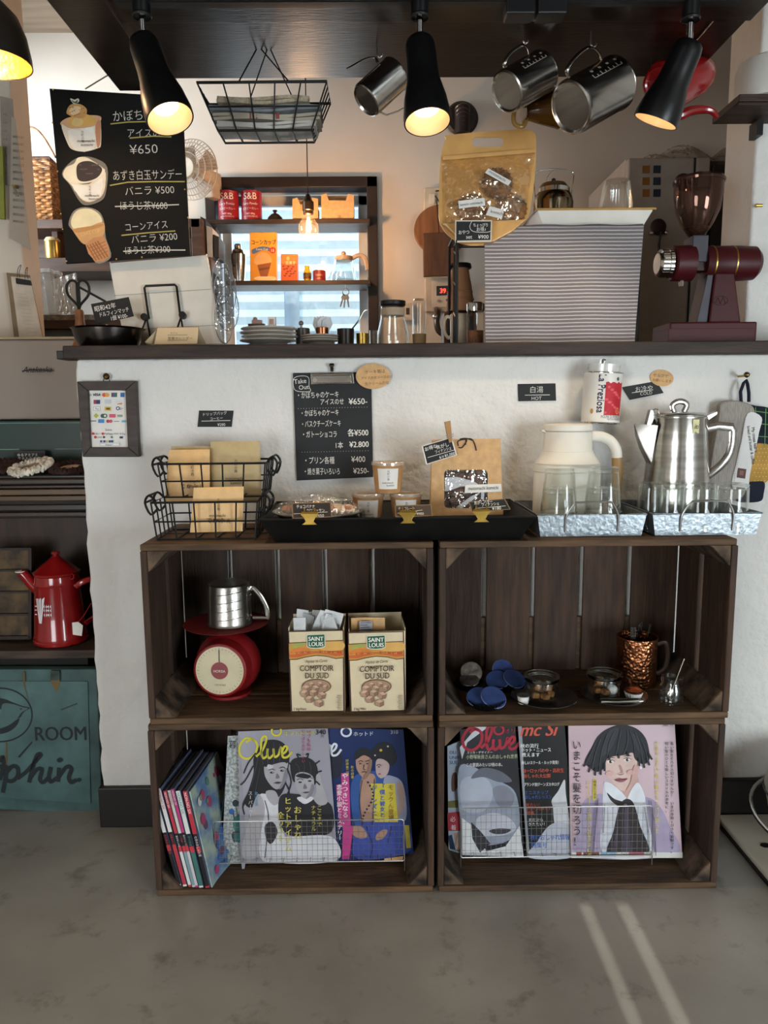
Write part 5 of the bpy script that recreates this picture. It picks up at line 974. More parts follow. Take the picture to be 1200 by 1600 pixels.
# wire display racks
wirew = mat('pale wire', '#a3a19b', .35, .9, var=.05)
def rack(label, x0, x1, y0, y1, Y):
    F = Flat('display_rack', label, 'rack', (x0+x1)/2, y1, Y, rx=-2); q = F.pts([(x0, y0), (x1, y0), (x1, y1), (x0, y1)]); t = F.root
    a, b = q[0][0], q[1][0]; H = q[0][1]
    M().tube([(a, 0, .004), (a+.002, 0, H-.004), (a+.006, 0, H), (b-.006, 0, H), (b-.002, 0, H-.004), (b, 0, .004), (b-.004, 0, 0), (a+.004, 0, 0)], .0014, 8, True).build('front_frame', wirew, t)
    m = M(); n = int((b-a)/.0115)
    for i in range(1, n): m.tube([(a+(b-a)*i/n, .001, 0), (a+(b-a)*i/n, .001, H)], .00042, 5)
    for i in range(1, 7): m.tube([(a, .0, H*i/7), (b, .0, H*i/7)], .00042, 5)
    m.build('front_grid', wirew, t)
    m = M(); m.tube([(a, 0, 0), (a, .09, 0)], .0013, 6); m.tube([(b, 0, 0), (b, .09, 0)], .0013, 6); m.tube([(a, .09, 0), (b, .09, 0)], .0013, 6)
    for i in range(1, 14): m.tube([(a+(b-a)*i/14, 0, 0), (a+(b-a)*i/14, .09, 0)], .0009, 5)
    m.build('base_wires', wirew, t)
    m = M(); m.tube([(a, .005, 0), (a+.012, .10, .165), (b-.012, .10, .165), (b, .005, 0)], .0013, 6); m.build('back_frame', wirew, t)
    m = M()
    for s in (a, b): m.tube([(s, .0, -.0), (s, .0, -(F.loc.z-FZ))], .0013, 6); m.tube([(s, .09, -.0), (s, .09, -(F.loc.z-FZ))], .0013, 6)
    m.build('feet', wirew, t)
rack('wire magazine rack in the lower left crate', 334, 632, 1284, 1347, 1.558)
rack('wire magazine rack in the lower right crate', 720, 1021, 1263, 1338, 1.568)
def mag(label, q, Y, m_, t=.005, rx=-7, rz=0):
    cx = (q[2][0]+q[3][0])/2; F = Flat('magazine', label, 'magazine', cx, max(p[1] for p in q[2:4]), Y, rx, 0, rz, None)
    F.slab('pages', [(x*1.0, y) for x, y in q], t, pg, dy=.0006); F.slab('cover', q, .0006, m_); return F
olive = lambda dx, dy, s: [[(dx+x*s, dy+y*s) for x, y in spline(p, 7, False)] for p in (
    [(30, 8), (14, 4), (2, 20), (4, 38), (18, 44), (32, 34), (36, 16), (26, 6), (14, 12)], [(34, 40), (46, 28), (54, 8), (52, 0), (45, 6), (44, 30), (48, 43), (56, 38)], [(57, 24), (56, 36), (60, 43), (68, 36)], [(68, 24), (70, 40), (78, 36), (82, 22), (84, 26)], [(84, 36), (92, 30), (95, 22), (90, 20), (85, 30), (87, 41), (96, 40), (104, 30)])]
oring = lambda cx, cy, r: [[(cx+r*math.cos(a*math.pi/12), cy+r*.92*math.sin(a*math.pi/12)) for a in range(25)]]
# left rack: patterned one at the back, grey one in front, dark blue one behind it
F = mag('pale dotted magazine with blue flowers at the back of the left rack', [(356, 1150), (402, 1147), (398, 1349), (346, 1350)], 1.588, mat('speckled grey cover', '#aab0ae', .5, var=.2, scale=160, lo=.45, hi=.55))
F.text([('暮', 357, 1168, 13), ('NOV', 361, 1232, 6)], '#23262a')
F.decal([('#1f2c36', ell(368, 1255, 5, 5.5)), ('#2f5c9c', ell(362, 1268, 4.6, 4.6)), ('#2f6b6a', spline([(366, 1278), (374, 1272), (377, 1285), (375, 1300), (367, 1298), (364, 1288)], 4)), ('#2d3f42', spline([(362, 1302), (372, 1298), (376, 1306), (366, 1316)], 4)), ('#2f6b6a', spline([(366, 1305), (375, 1302), (376, 1316), (368, 1314)], 4)), ('#3c6f9e', ell(355, 1330, 3, 3)), ('#2c4440', [(368, 1258), (369, 1258), (372, 1276), (371, 1276)]), ('#2c4440', [(363, 1270), (365, 1270), (368, 1280), (366, 1281)]), ('#d8dcda', spline([(364, 1136), (372, 1190), (368, 1216), (356, 1214), (358, 1180)], 3))][:8], 'cover_print')
F = mag('grey magazine cover of two people with yellow script title', [(372, 1143), (512, 1137), (528, 1346), (376, 1348)], 1.576, mat('glossy grey cover', '#9a98a3', .28, var=.04, scale=5, coat=.3))
SP = lambda pp, n=5: spline(pp, n)
hair, skin, skin2 = '#17161a', '#a5a2a6', '#8f8c92'
F.decal([('#8f8f98', SP([(374, 1150), (380, 1240), (384, 1340), (377, 1346)])), (hair, SP([(402, 1172), (412, 1158), (432, 1156), (446, 1164), (452, 1180), (450, 1205), (444, 1232), (434, 1246), (424, 1240), (408, 1250), (392, 1262), (382, 1254), (388, 1236), (396, 1208), (396, 1186)])), (skin, SP([(418, 1178), (448, 1180), (449, 1200), (443, 1222), (434, 1233), (424, 1228), (414, 1212), (413, 1192)])), (hair, SP([(408, 1174), (428, 1168), (450, 1178), (451, 1190), (440, 1191), (428, 1194), (414, 1198), (408, 1190)])),
         ('#1f1d22', ell(425, 1207, 3.4, 1.6, 12)), ('#1f1d22', ell(441, 1204, 3.4, 1.6, 12)), ('#6d6a70', SP([(433, 1208), (437, 1215), (431, 1216)])), ('#56474f', ell(434, 1223, 4.6, 1.7, 12)),
         ('#cfcfd4', SP([(404, 1246), (416, 1240), (426, 1240), (440, 1258), (446, 1270), (444, 1300), (448, 1340), (410, 1344), (404, 1300)])), (skin, SP([(404, 1240), (394, 1262), (386, 1290), (378, 1330), (386, 1346), (402, 1336), (408, 1300), (414, 1262)])), (skin, SP([(416, 1236), (430, 1236), (436, 1252), (428, 1258), (418, 1248)])),
         ('#1c1b20', SP([(438, 1244), (460, 1240), (490, 1246), (514, 1254), (521, 1270), (520, 1296), (500, 1306), (450, 1304), (436, 1276)])), ('#d3d3d7', SP([(464, 1246), (476, 1256), (490, 1248), (484, 1244)])), (hair, SP([(454, 1192), (462, 1184), (482, 1184), (494, 1194), (497, 1212), (492, 1226), (486, 1222), (470, 1214), (460, 1222), (455, 1210)])), (skin, SP([(462, 1210), (474, 1206), (488, 1212), (491, 1226), (488, 1240), (478, 1248), (468, 1240), (462, 1226)])),
         ('#1f1d22', ell(469, 1222, 3, 1.3, 10)), ('#1f1d22', ell(484, 1220, 3, 1.3, 10)), (hair, SP([(462, 1212), (472, 1208), (486, 1212), (480, 1216), (470, 1215)])), ('#6d6a70', SP([(476, 1224), (480, 1231), (474, 1232)])), ('#5d4e56', ell(478, 1238, 4, 1.4, 10)), (skin, SP([(494, 1212), (500, 1210), (504, 1226), (512, 1252), (500, 1258), (490, 1248), (494, 1234)])),
         ('#d5d5d9', SP([(430, 1312), (470, 1306), (520, 1308), (526, 1344), (430, 1346)])), ('#2c2a30', SP([(414, 1290), (426, 1284), (434, 1300), (424, 1318), (416, 1310)]))], 'cover_print')
ol = lambda pp: [spline(q, 4, False) for q in pp]
F.stroke(ol([[(400, 1176), (388, 1192), (381, 1208)], [(396, 1196), (384, 1218), (376, 1226)], [(398, 1222), (388, 1242), (379, 1262)], [(390, 1236), (380, 1256), (382, 1272)], [(449, 1200), (455, 1222), (447, 1246)], [(446, 1222), (452, 1238), (442, 1252)], [(456, 1196), (450, 1190), (447, 1192)], [(468, 1186), (464, 1178), (470, 1180)], [(480, 1185), (482, 1177), (478, 1179)], [(492, 1194), (500, 1188)], [(496, 1206), (503, 1204)], [(494, 1220), (500, 1226)]]), 2.2, hair, 'loose_hair', dy=.0021)
F.stroke(ol([[(412, 1162), (409, 1176), (411, 1194)], [(420, 1160), (418, 1178), (419, 1193)], [(428, 1160), (428, 1178), (428, 1192)], [(437, 1162), (438, 1178), (437, 1190)], [(404, 1180), (399, 1204), (393, 1228)], [(406, 1200), (402, 1222), (398, 1244)], [(462, 1192), (468, 1200), (466, 1210)], [(474, 1188), (476, 1198), (474, 1208)], [(484, 1190), (486, 1202), (484, 1212)]]), .7, '#4b4a52', 'hair_strands', dy=.0023)
F.stroke(ol([[(420, 1203), (425, 1201), (430, 1203)], [(437, 1200), (442, 1198), (446, 1200)], [(464, 1218), (469, 1216), (474, 1218)], [(480, 1216), (485, 1214), (489, 1216)], [(428, 1223), (434, 1222), (440, 1222)], [(473, 1238), (478, 1237), (483, 1237)], [(414, 1250), (420, 1280), (414, 1340)], [(440, 1262), (436, 1282), (442, 1300)], [(470, 1252), (474, 1280)], [(496, 1262), (490, 1290)]]), 1.0, '#2b2a30', 'ink_lines', dy=.0025); F.decal([('#d5d3d8', ell(426.5, 1206.4, .8, .7, 8)), ('#d5d3d8', ell(442.5, 1203.4, .8, .7, 8)), ('#7f7c84', SP([(444, 1208), (448, 1200), (449, 1214), (441, 1230), (436, 1232), (441, 1222)])), ('#7f7c84', SP([(488, 1224), (491, 1230), (487, 1242), (478, 1248), (483, 1238)])), ('#c0bec4', SP([(419, 1194), (427, 1196), (424, 1201), (418, 1200)]))], 'face_shading', dy=.0019)
F.stroke(olive(373, 1150, .80), 3.4, '#cfc53c', 'title'); F.stroke(oring(432, 1142, 7.5), 3, '#cfc53c', 'title_ring', dy=.0024)
F.text([('ホットドッグ', 444, 1148, 8, dict(b=.02)),], '#cfc53c', 'subtitle'); F.text([('340', 493, 1147, 11, dict(b=.02)), ('円', 501, 1152, 5)], '#2a2a2e', 'price'); F.text([('いつも私は', 479, 1140, 6.6, dict(v=1, b=.01)), ('やっぱり恋がしたい', 471, 1140, 5.6, dict(v=1, b=.01))], '#b4476e', 'pink_lettering')
F.text([('ヒットアイテム', 444, 1246, 12, dict(v=1, b=.02)), ('おしゃれ', 459, 1260, 12.6, dict(v=1, b=.02)), ('全リスト', 433, 1269, 11.6, dict(v=1, b=.02)), ('ナチュラル', 486, 1258, 8, dict(v=1)), ('ここまで', 495, 1258, 8.5, dict(v=1))], '#d6c766', 'yellow_lettering'); F.text([('スーパークール', 388, 1236, 7, dict(v=1))], '#d8d8dc', 'white_lettering'); F.text([('夏の主張', 398, 1237, 5.6, dict(v=1))], '#5a8fb5', 'blue_lettering')
F = mag('dark blue magazine cover of a couple with white script title', [(512, 1138), (630, 1140), (646, 1334), (528, 1346)], 1.584, mat('glossy navy cover', '#1b2f60', .3, var=.08, scale=6, coat=.3))
F.decal([('#14182c', SP([(516, 1180), (528, 1172), (536, 1186), (530, 1214), (516, 1212)])), ('#2a4f8f', SP([(552, 1216), (572, 1206), (600, 1208), (606, 1240), (604, 1290), (560, 1296), (548, 1250)])), ('#a98470', SP([(566, 1214), (586, 1212), (584, 1250), (582, 1290), (566, 1290), (562, 1250)])), ('#a98470', SP([(557, 1182), (568, 1176), (580, 1182), (580, 1202), (572, 1216), (564, 1212), (557, 1200)])), ('#15141a', SP([(554, 1186), (556, 1174), (568, 1168), (580, 1174), (582, 1188), (578, 1184), (568, 1180), (558, 1186)])), ('#2a1f20', ell(563, 1193, 2.2, 1, 8)), ('#2a1f20', ell(574, 1193, 2.2, 1, 8)), ('#7e5148', ell(569, 1206, 3, 1, 8)),
         ('#101119', SP([(580, 1176), (590, 1162), (606, 1160), (616, 1170), (620, 1186), (612, 1196), (596, 1186), (584, 1188)])), ('#b7a19c', SP([(588, 1188), (598, 1186), (608, 1194), (606, 1208), (596, 1216), (588, 1208)])), ('#8a3440', ell(593, 1209, 2.4, 1, 8)), ('#2a1f20', ell(592, 1198, 2, .9, 8)), ('#c5a63c', ell(595, 1172, 2.4, 2.2, 7)), ('#b9b3b6', ell(606, 1166, 1.6, 1.6, 7)), ('#b9b3b6', ell(586, 1180, 1.4, 1.4, 7)),
         ('#8f96ad', SP([(600, 1216), (612, 1212), (630, 1226), (634, 1280), (606, 1284), (600, 1250)])), ('#a38a80', SP([(620, 1224), (630, 1228), (630, 1262), (616, 1284), (604, 1300), (600, 1294), (612, 1276), (622, 1256)])), ('#35489a', SP([(560, 1286), (600, 1284), (632, 1284), (640, 1330), (560, 1342), (552, 1310)])), ('#a98470', SP([(552, 1290), (566, 1292), (574, 1306), (562, 1310), (550, 1302)])), ('#a98470', SP([(598, 1296), (606, 1298), (598, 1310), (588, 1312), (588, 1304)])),
         ('#c13b86', [(533, 1208), (545, 1206), (548, 1290), (552, 1290), (546, 1342), (534, 1342), (536, 1290)]), ('#c13b86', [(525, 1226), (536, 1224), (538, 1290), (530, 1290)]), ('#c9b93c', [(579, 1224), (617, 1224), (622, 1284), (585, 1284)]), ('#b8a93a', [(632, 1289), (639, 1289), (642, 1324), (635, 1325)]), ('#c99a6a', [(600, 1341), (630, 1337), (629, 1345), (600, 1346)])], 'cover_print')
F.stroke(ol([[(560, 1190), (564, 1188), (567, 1190)], [(571, 1190), (575, 1188), (579, 1190)], [(588, 1196), (592, 1194), (596, 1196)], [(565, 1206), (569, 1205), (573, 1206)], [(569, 1194), (568, 1201), (571, 1202)], [(566, 1218), (562, 1250), (566, 1288)], [(585, 1216), (584, 1250), (582, 1288)], [(572, 1290), (582, 1320), (578, 1340)], [(612, 1290), (606, 1316)]]), .9, '#2a2228', 'ink_lines', dy=.0026); F.decal([('#241f2c', ell(567+8*math.sin(a_*.42)+8, 1222+a_*5.2, 1.7, 1.6, 7)) for a_ in range(13)]+[('#8a6a58', SP([(578, 1184), (580, 1200), (573, 1215), (567, 1216), (574, 1204)]))], 'necklace', dy=.0023)
F.text([('やみつきになる、', 534, 1208, 9.8, dict(v=1, b=.02)), ('恋愛小説とミステリー', 526, 1226, 8.6, dict(v=1, b=.02))], '#ece7e6', 'white_lettering'); F.text([('ジーンズと', 580, 1227, 9.4, dict(v=1, b=.02)), ('「僕と彼女と', 593, 1225, 8.6, dict(v=1, b=.02))], '#2a5fae', 'blue_lettering'); F.text([('モックん登場', 606, 1226, 9.2, dict(v=1, b=.0))], '#8f5a34', 'brown_lettering'); F.text([('好評第二弾', 540, 1186, 5, dict(v=1)), ('秋の読書', 548, 1196, 5, dict(v=1)), ('ジーンズ', 634, 1291, 6, dict(v=1))], '#cdbc4c', 'yellow_lettering')
q_ = olive(448, 1146, .82); F.stroke(q_[1:], 3.4, '#d9dde4', 'title'); F.stroke(oring(541, 1143, 7.5), 3, '#d9dde4', 'title_ring', dy=.0024); F.text([('ホットド', 552, 1149, 8, dict(b=.02)), ('310', 610, 1146, 8)], '#c9cfda', 'subtitle')
# right rack
F = mag('narrow sliver of a blue and red magazine at the far left of right rack', [(699, 1166), (722, 1156), (720, 1334), (701, 1328)], 1.600, mat('pale blue cover', '#a9b5c4', .4, var=.1, scale=8))
F.text([('OLI', 702, 1178, 7, dict(b=.02)), ('UNIF', 702, 1186, 7, dict(b=.02)), ('SUE', 702, 1194, 8, dict(b=.02))], '#32507f', 'blue_lettering'); F.decal([('#5a3b34', SP([(706, 1212), (713, 1208), (715, 1230), (706, 1236)])), ('#6f6a3a', [(700, 1252), (716, 1250), (716, 1262), (700, 1262)]), ('#a62e3c', [(699, 1270), (718, 1268), (719, 1298), (700, 1298)]), ('#20304f', [(700, 1306), (706, 1304), (712, 1328), (703, 1326)]), ('#b08f7c', [(709, 1302), (716, 1300), (718, 1330), (713, 1329)])], 'cover_print'); F.text([('必', 703, 1283, 9), ('着', 704, 1296, 9)], '#e8dcdc', 'white_lettering')
F = mag('black and white magazine cover with red script title', [(719, 1140), (805, 1130), (820, 1341), (721, 1338)], 1.588, mat('charcoal cover', '#2b2c31', .3, var=.15, scale=8, coat=.3))
F.decal([('#c3c7cc', [(718, 1168), (740, 1142), (740, 1130), (772, 1130), (760, 1138), (730, 1160), (722, 1186)]), ('#8f98a8', SP([(717, 1200), (740, 1198), (764, 1214), (784, 1222), (806, 1240), (812, 1290), (800, 1310), (770, 1320), (736, 1316), (718, 1270)])), ('#a7adbb', SP([(720, 1222), (740, 1212), (762, 1218), (770, 1240), (760, 1264), (740, 1270), (722, 1262)])), ('#7c808d', SP([(770, 1232), (790, 1228), (804, 1244), (796, 1262), (778, 1258)])), ('#b9bcc7', SP([(744, 1280), (770, 1270), (796, 1278), (806, 1296), (780, 1306), (750, 1304)])), ('#3a3a42', SP([(764, 1298), (780, 1294), (798, 1296), (790, 1302), (774, 1303)])), ('#5d616c', SP([(736, 1216), (752, 1200), (780, 1204), (800, 1220), (780, 1222), (756, 1214)])),
         ('#d9dbdc', [(722, 1278), (738, 1290), (760, 1330), (790, 1322), (812, 1290), (818, 1338), (722, 1336)]), ('#2d2c33', [(736, 1284), (752, 1300), (766, 1318), (750, 1332), (738, 1310)])], 'cover_print')
F.stroke(olive(722, 1134, .86), 4.4, '#a42a3a', 'title'); F.stroke(oring(779, 1140, 7.5), 3.4, '#a42a3a', 'title_ring', dy=.0024); F.text([('オリー', 788, 1145, 9, dict(b=.02))], '#a42a3a', 'subtitle'); F.text([('小野塚秋良さんのおしゃれ世界', 728, 1185, 7.4, dict(sx=.78, b=.01))], '#b9c0a0', 'green_lettering'); F.text([('この夏読みたい27冊の本。', 728, 1197, 6.4, dict(sx=.78, b=.01)), ('スッカ・デザイナー', 729, 1177, 4.5)], '#e0e0e0', 'white_lettering')
F = mag('black magazine cover with coral title letters in the right rack', [(809, 1129), (882, 1129), (898, 1338), (824, 1341)], 1.580, mat('glossy black cover', '#1d1f22', .25, var=.15, scale=8, coat=.4))
F.decal([('#8d929b', [(809, 1130), (815, 1130), (820, 1240), (828, 1338), (824, 1340)]), ('#c9cbd0', SP([(882, 1218), (884, 1240), (890, 1300), (868, 1290), (864, 1262), (862, 1250), (872, 1236)])), ('#b4b8c4', SP([(858, 1290), (880, 1284), (897, 1300), (898, 1338), (826, 1340), (840, 1314)]))], 'cover_print')
F.text([('mc Si', 811, 1150, 29, dict(b=.025, sh=.35, sx=.92))], '#cf5a47', 'title'); F.text([('秋の流行', 813, 1168, 7.2, dict(b=.02)), ('ホット・ニュース', 814, 1174.5, 7.2, dict(sx=.82, b=.02)), ('教えます', 815, 1182, 7.2, dict(b=.02)), ('新しいスクール・ルック発見！', 815, 1194, 6, dict(sx=.72, b=.02)), ('ブランド別ジーンズカタログ', 818, 1228, 6, dict(sx=.72, b=.02)), ('まだから', 825, 1283, 6), ('きたたい！', 825, 1290, 6)], '#e2e2e0', 'white_lettering')
F.text([('ヨーロッパの中・高校生', 816, 1207, 7.4, dict(sx=.80, b=.02)), ('おしゃれ大公開', 818, 1215, 7, dict(sx=.86, b=.02)), ('見たい！', 821, 1260, 6.5), ('グリーンのメイク', 822, 1266, 6, dict(sx=.8)), ('特集', 823, 1272, 6)], '#c8553f', 'coral_lettering'); F.text([('ミニスチップ', 819, 1241, 7, dict(sx=.9)), ('おしゃれレッスン', 820, 1248, 7, dict(sx=.75)), ('秋のおしゃれ情報', 828, 1312, 10, dict(sx=.78, b=.02)), ('特集号', 830, 1324, 10, dict(sx=.85, b=.02))], '#3d63b0', 'blue_lettering')
F = mag('large pink magazine cover of a person with black bob hair and ribbon tie', [(888, 1128), (1054, 1127), (1066, 1338), (892, 1340)], 1.574, mat('glossy pink cover', '#cbb0b8', .3, var=.05, scale=5, coat=.3))
F.decal([('#a79ab4', SP([(912, 1252), (938, 1240), (960, 1250), (1000, 1244), (1026, 1254), (1046, 1290), (1054, 1336), (906, 1338), (904, 1290)])), ('#cfd2da', SP([(944, 1222), (960, 1240), (984, 1250), (996, 1226), (1008, 1250), (1014, 1290), (1020, 1336), (944, 1336), (942, 1270)])), ('#c7a39c', SP([(962, 1214), (994, 1212), (996, 1232), (980, 1250), (962, 1238)])), ('#d9bcb3', SP([(944, 1180), (970, 1174), (994, 1180), (997, 1204), (990, 1224), (976, 1236), (962, 1228), (948, 1208)])),
         ('#222327', SP([(913, 1190), (924, 1168), (934, 1150), (950, 1138), (972, 1132), (994, 1138), (1008, 1152), (1014, 1172), (1014, 1188), (1004, 1194), (992, 1186), (988, 1176), (974, 1180), (950, 1184), (944, 1200), (932, 1206), (922, 1200)])), ('#34353a', SP([(950, 1144), (966, 1138), (960, 1160), (948, 1178), (940, 1178)])), ('#34353a', SP([(988, 1146), (998, 1156), (1004, 1178), (996, 1172)])),
         ('#e6ded8', ell(954, 1190, 5.4, 2.6, 14)), ('#2c2422', ell(954, 1190, 2.5, 2.5, 10)), ('#e6ded8', ell(980, 1187, 5.4, 2.6, 14)), ('#2c2422', ell(980, 1187, 2.5, 2.5, 10)), ('#5a4640', SP([(948, 1185), (954, 1182), (961, 1184), (954, 1184)])), ('#5a4640', SP([(973, 1182), (980, 1179), (987, 1181), (980, 1181)])), ('#b58f86', SP([(966, 1196), (969, 1206), (964, 1207), (973, 1207), (970, 1196)])), ('#a0626a', SP([(960, 1218), (967, 1215), (972, 1216), (980, 1216), (975, 1221), (967, 1222)])), ('#e9ecf0', ell(1001, 1199, 2, 2.4, 10)),
         ('#dfe2e8', SP([(944, 1222), (958, 1226), (978, 1246), (966, 1254), (948, 1240)])), ('#dfe2e8', SP([(996, 1222), (1008, 1250), (990, 1258), (980, 1248)])), ('#2d2528', SP([(948, 1238), (960, 1248), (978, 1254), (986, 1262), (972, 1262), (956, 1252)])), ('#2d2528', SP([(970, 1254), (988, 1252), (1000, 1290), (1012, 1334), (950, 1336), (958, 1300)])), ('#4a3f50', [(976, 1262), (981, 1262), (986, 1334), (972, 1334)]), ('#4a3f50', [(962, 1300), (966, 1290), (962, 1334), (956, 1334)]), ('#77706e', ell(977, 1258, 3, 3, 10)), ('#8b7f9c', [(930, 1250), (934, 1250), (926, 1336), (920, 1336)]), ('#8b7f9c', [(1012, 1250), (1015, 1250), (1026, 1336), (1022, 1336)]),
         ('#c9b84a', rrect(925.5, 1217, 931.5, 1250, 2)), ('#d7d5d0', [(892, 1331), (1066, 1331), (1066, 1340), (892, 1340)]), ('#a0443a', [(900, 1331), (908, 1331), (908, 1338), (900, 1338)]), ('#7a4f46', [(911, 1331), (936, 1331), (936, 1338), (911, 1338)]), ('#8db7cf', [(938, 1331), (962, 1331), (962, 1338), (938, 1338)]), ('#c06a74', [(982, 1331), (1006, 1331), (1006, 1337), (982, 1337)])], 'cover_print')
F.stroke(ol([[(930, 1160), (922, 1178), (914, 1196)], [(938, 1154), (930, 1176), (924, 1204)], [(948, 1148), (940, 1172), (935, 1208)], [(960, 1142), (952, 1160), (948, 1182)], [(970, 1140), (966, 1158), (962, 1180)], [(980, 1140), (980, 1160), (974, 1178)], [(992, 1144), (1000, 1166), (1004, 1194)], [(1000, 1152), (1008, 1172), (1012, 1192)], [(984, 1142), (990, 1160), (992, 1182)]]), .8, '#4b4c54', 'hair_strands', dy=.0036)
F.stroke(ol([[(916, 1190), (911, 1197)], [(922, 1196), (919, 1206)], [(930, 1200), (929, 1211)], [(938, 1198), (938, 1210)], [(944, 1192), (944, 1204)], [(1004, 1188), (1006, 1199)], [(1010, 1184), (1014, 1195)], [(998, 1184), (998, 1196)], [(1012, 1176), (1018, 1186)], [(952, 1180), (951, 1187)], [(966, 1178), (966, 1184)], [(980, 1175), (981, 1181)]]), 3.0, '#222327', 'hair_tips', dy=.0034)
F.stroke(ol([[(947, 1187), (954, 1186), (960, 1189)], [(974, 1185), (980, 1183), (986, 1186)], [(964, 1208), (969, 1210), (974, 1208)], [(960, 1218), (968, 1218), (980, 1216)], [(934, 1246), (930, 1290), (926, 1336)], [(1016, 1250), (1022, 1290), (1024, 1336)], [(944, 1256), (942, 1300)], [(1006, 1260), (1012, 1300)]]), .8, '#5a4a4c', 'ink_lines', dy=.0037); F.decal([('#cda39b', SP([(990, 1196), (997, 1200), (991, 1222), (978, 1235), (985, 1220)])), ('#d8aba5', ell(952, 1208, 6, 4, 14)), ('#d8aba5', ell(985, 1206, 6, 4, 14)), ('#f4f2f0', ell(955, 1189, .9, .9, 8)), ('#f4f2f0', ell(981, 1186, .9, .9, 8))], 'face_shading', dy=.0033)
F.text([('いまこそ髪を切ろう！', 893, 1157, 16.2, dict(v=1, b=.0, sx=.9))], '#26232a', 'title'); F.text([('小泉今日子が長い髪をスッパリ切った', 1022, 1158, 8.2, dict(v=1, b=.02, sx=.8)), ('24パターンの新しい髪カタログ', 916, 1219, 7.8, dict(v=1, b=.02, sx=.9))], '#d3c35a', 'yellow_lettering')
F.text([('長い髪をそろそろ切りませんか？ いまの季節とびきり新鮮です。', 1046, 1159, 5.6, dict(v=1, b=.015)), ('短い髪のひとも新しいスタイルの参考に。', 1038, 1159, 5.6, dict(v=1, b=.015)), ('特集どじまる', 926.5, 1219, 4.6, dict(v=1)), ('380', 1034, 1134, 6), ('円', 1046, 1134, 5)], '#3a363c', 'small_lettering')
# ------------------------------------------------------------------ chalk menu board hanging at the left
F = Flat('menu_board', 'tall black chalk menu board with three ice cream pictures', 'menu board', 200, 410, 1.93, rz=0)
F.slab('board', [(77, 138), (284, 151), (297, 399), (103, 412)], .008, mat('black chalk menu', '#0e0d0c', .65, var=.3, scale=7, spec=.25), .001)
ye = '#b0a35a'
F.text([('かぼちゃケーキ', 176, 189, 17.5, dict(rot=3, b=-.008, sx=.95)), ('アイスのせ', 198, 214, 15, dict(rot=0, b=-.01, sx=.9)), ('¥650', 203, 241, 19, dict(rot=2, b=-.012, sx=1.15)), ('あずき白玉サンデー', 176, 281, 16.5, dict(b=-.01, sx=.74, rot=1)), ('バニラ ¥500', 195, 305, 15, dict(b=-.01, sx=.98, rot=2)), ('ほうじ茶¥600', 187, 327, 14.5, dict(b=-.01, sx=.86)), ('コーンアイス', 195, 361, 14, dict(b=-.01, sx=.82, rot=4)), ('バニラ ¥200', 205, 380, 14.5, dict(b=-.01, sx=.95, rot=4)), ('ほうじ茶¥300', 195, 397, 13.5, dict(b=-.01, sx=.88, rot=2))], '#d9d6cc')
F.stroke([[(173, 194), (200, 191), (240, 190)], [(203, 216), (240, 213), (268, 214)], [(172, 290), (200, 285), (240, 284), (289, 284)], [(190, 368), (230, 364), (274, 361)]], 1.8, ye, 'yellow_rule')
F.stroke([[(180, 323), (230, 322), (280, 320)], [(193, 393), (240, 391), (290, 391)]], 1.6, '#d9d6cc', 'strike_line', dy=.002)
SPL = lambda p, n=5: spline(p, n)
cw, cr_, kr_ = '#e6d9c4', '#d6a77e', '#e9dcb4'
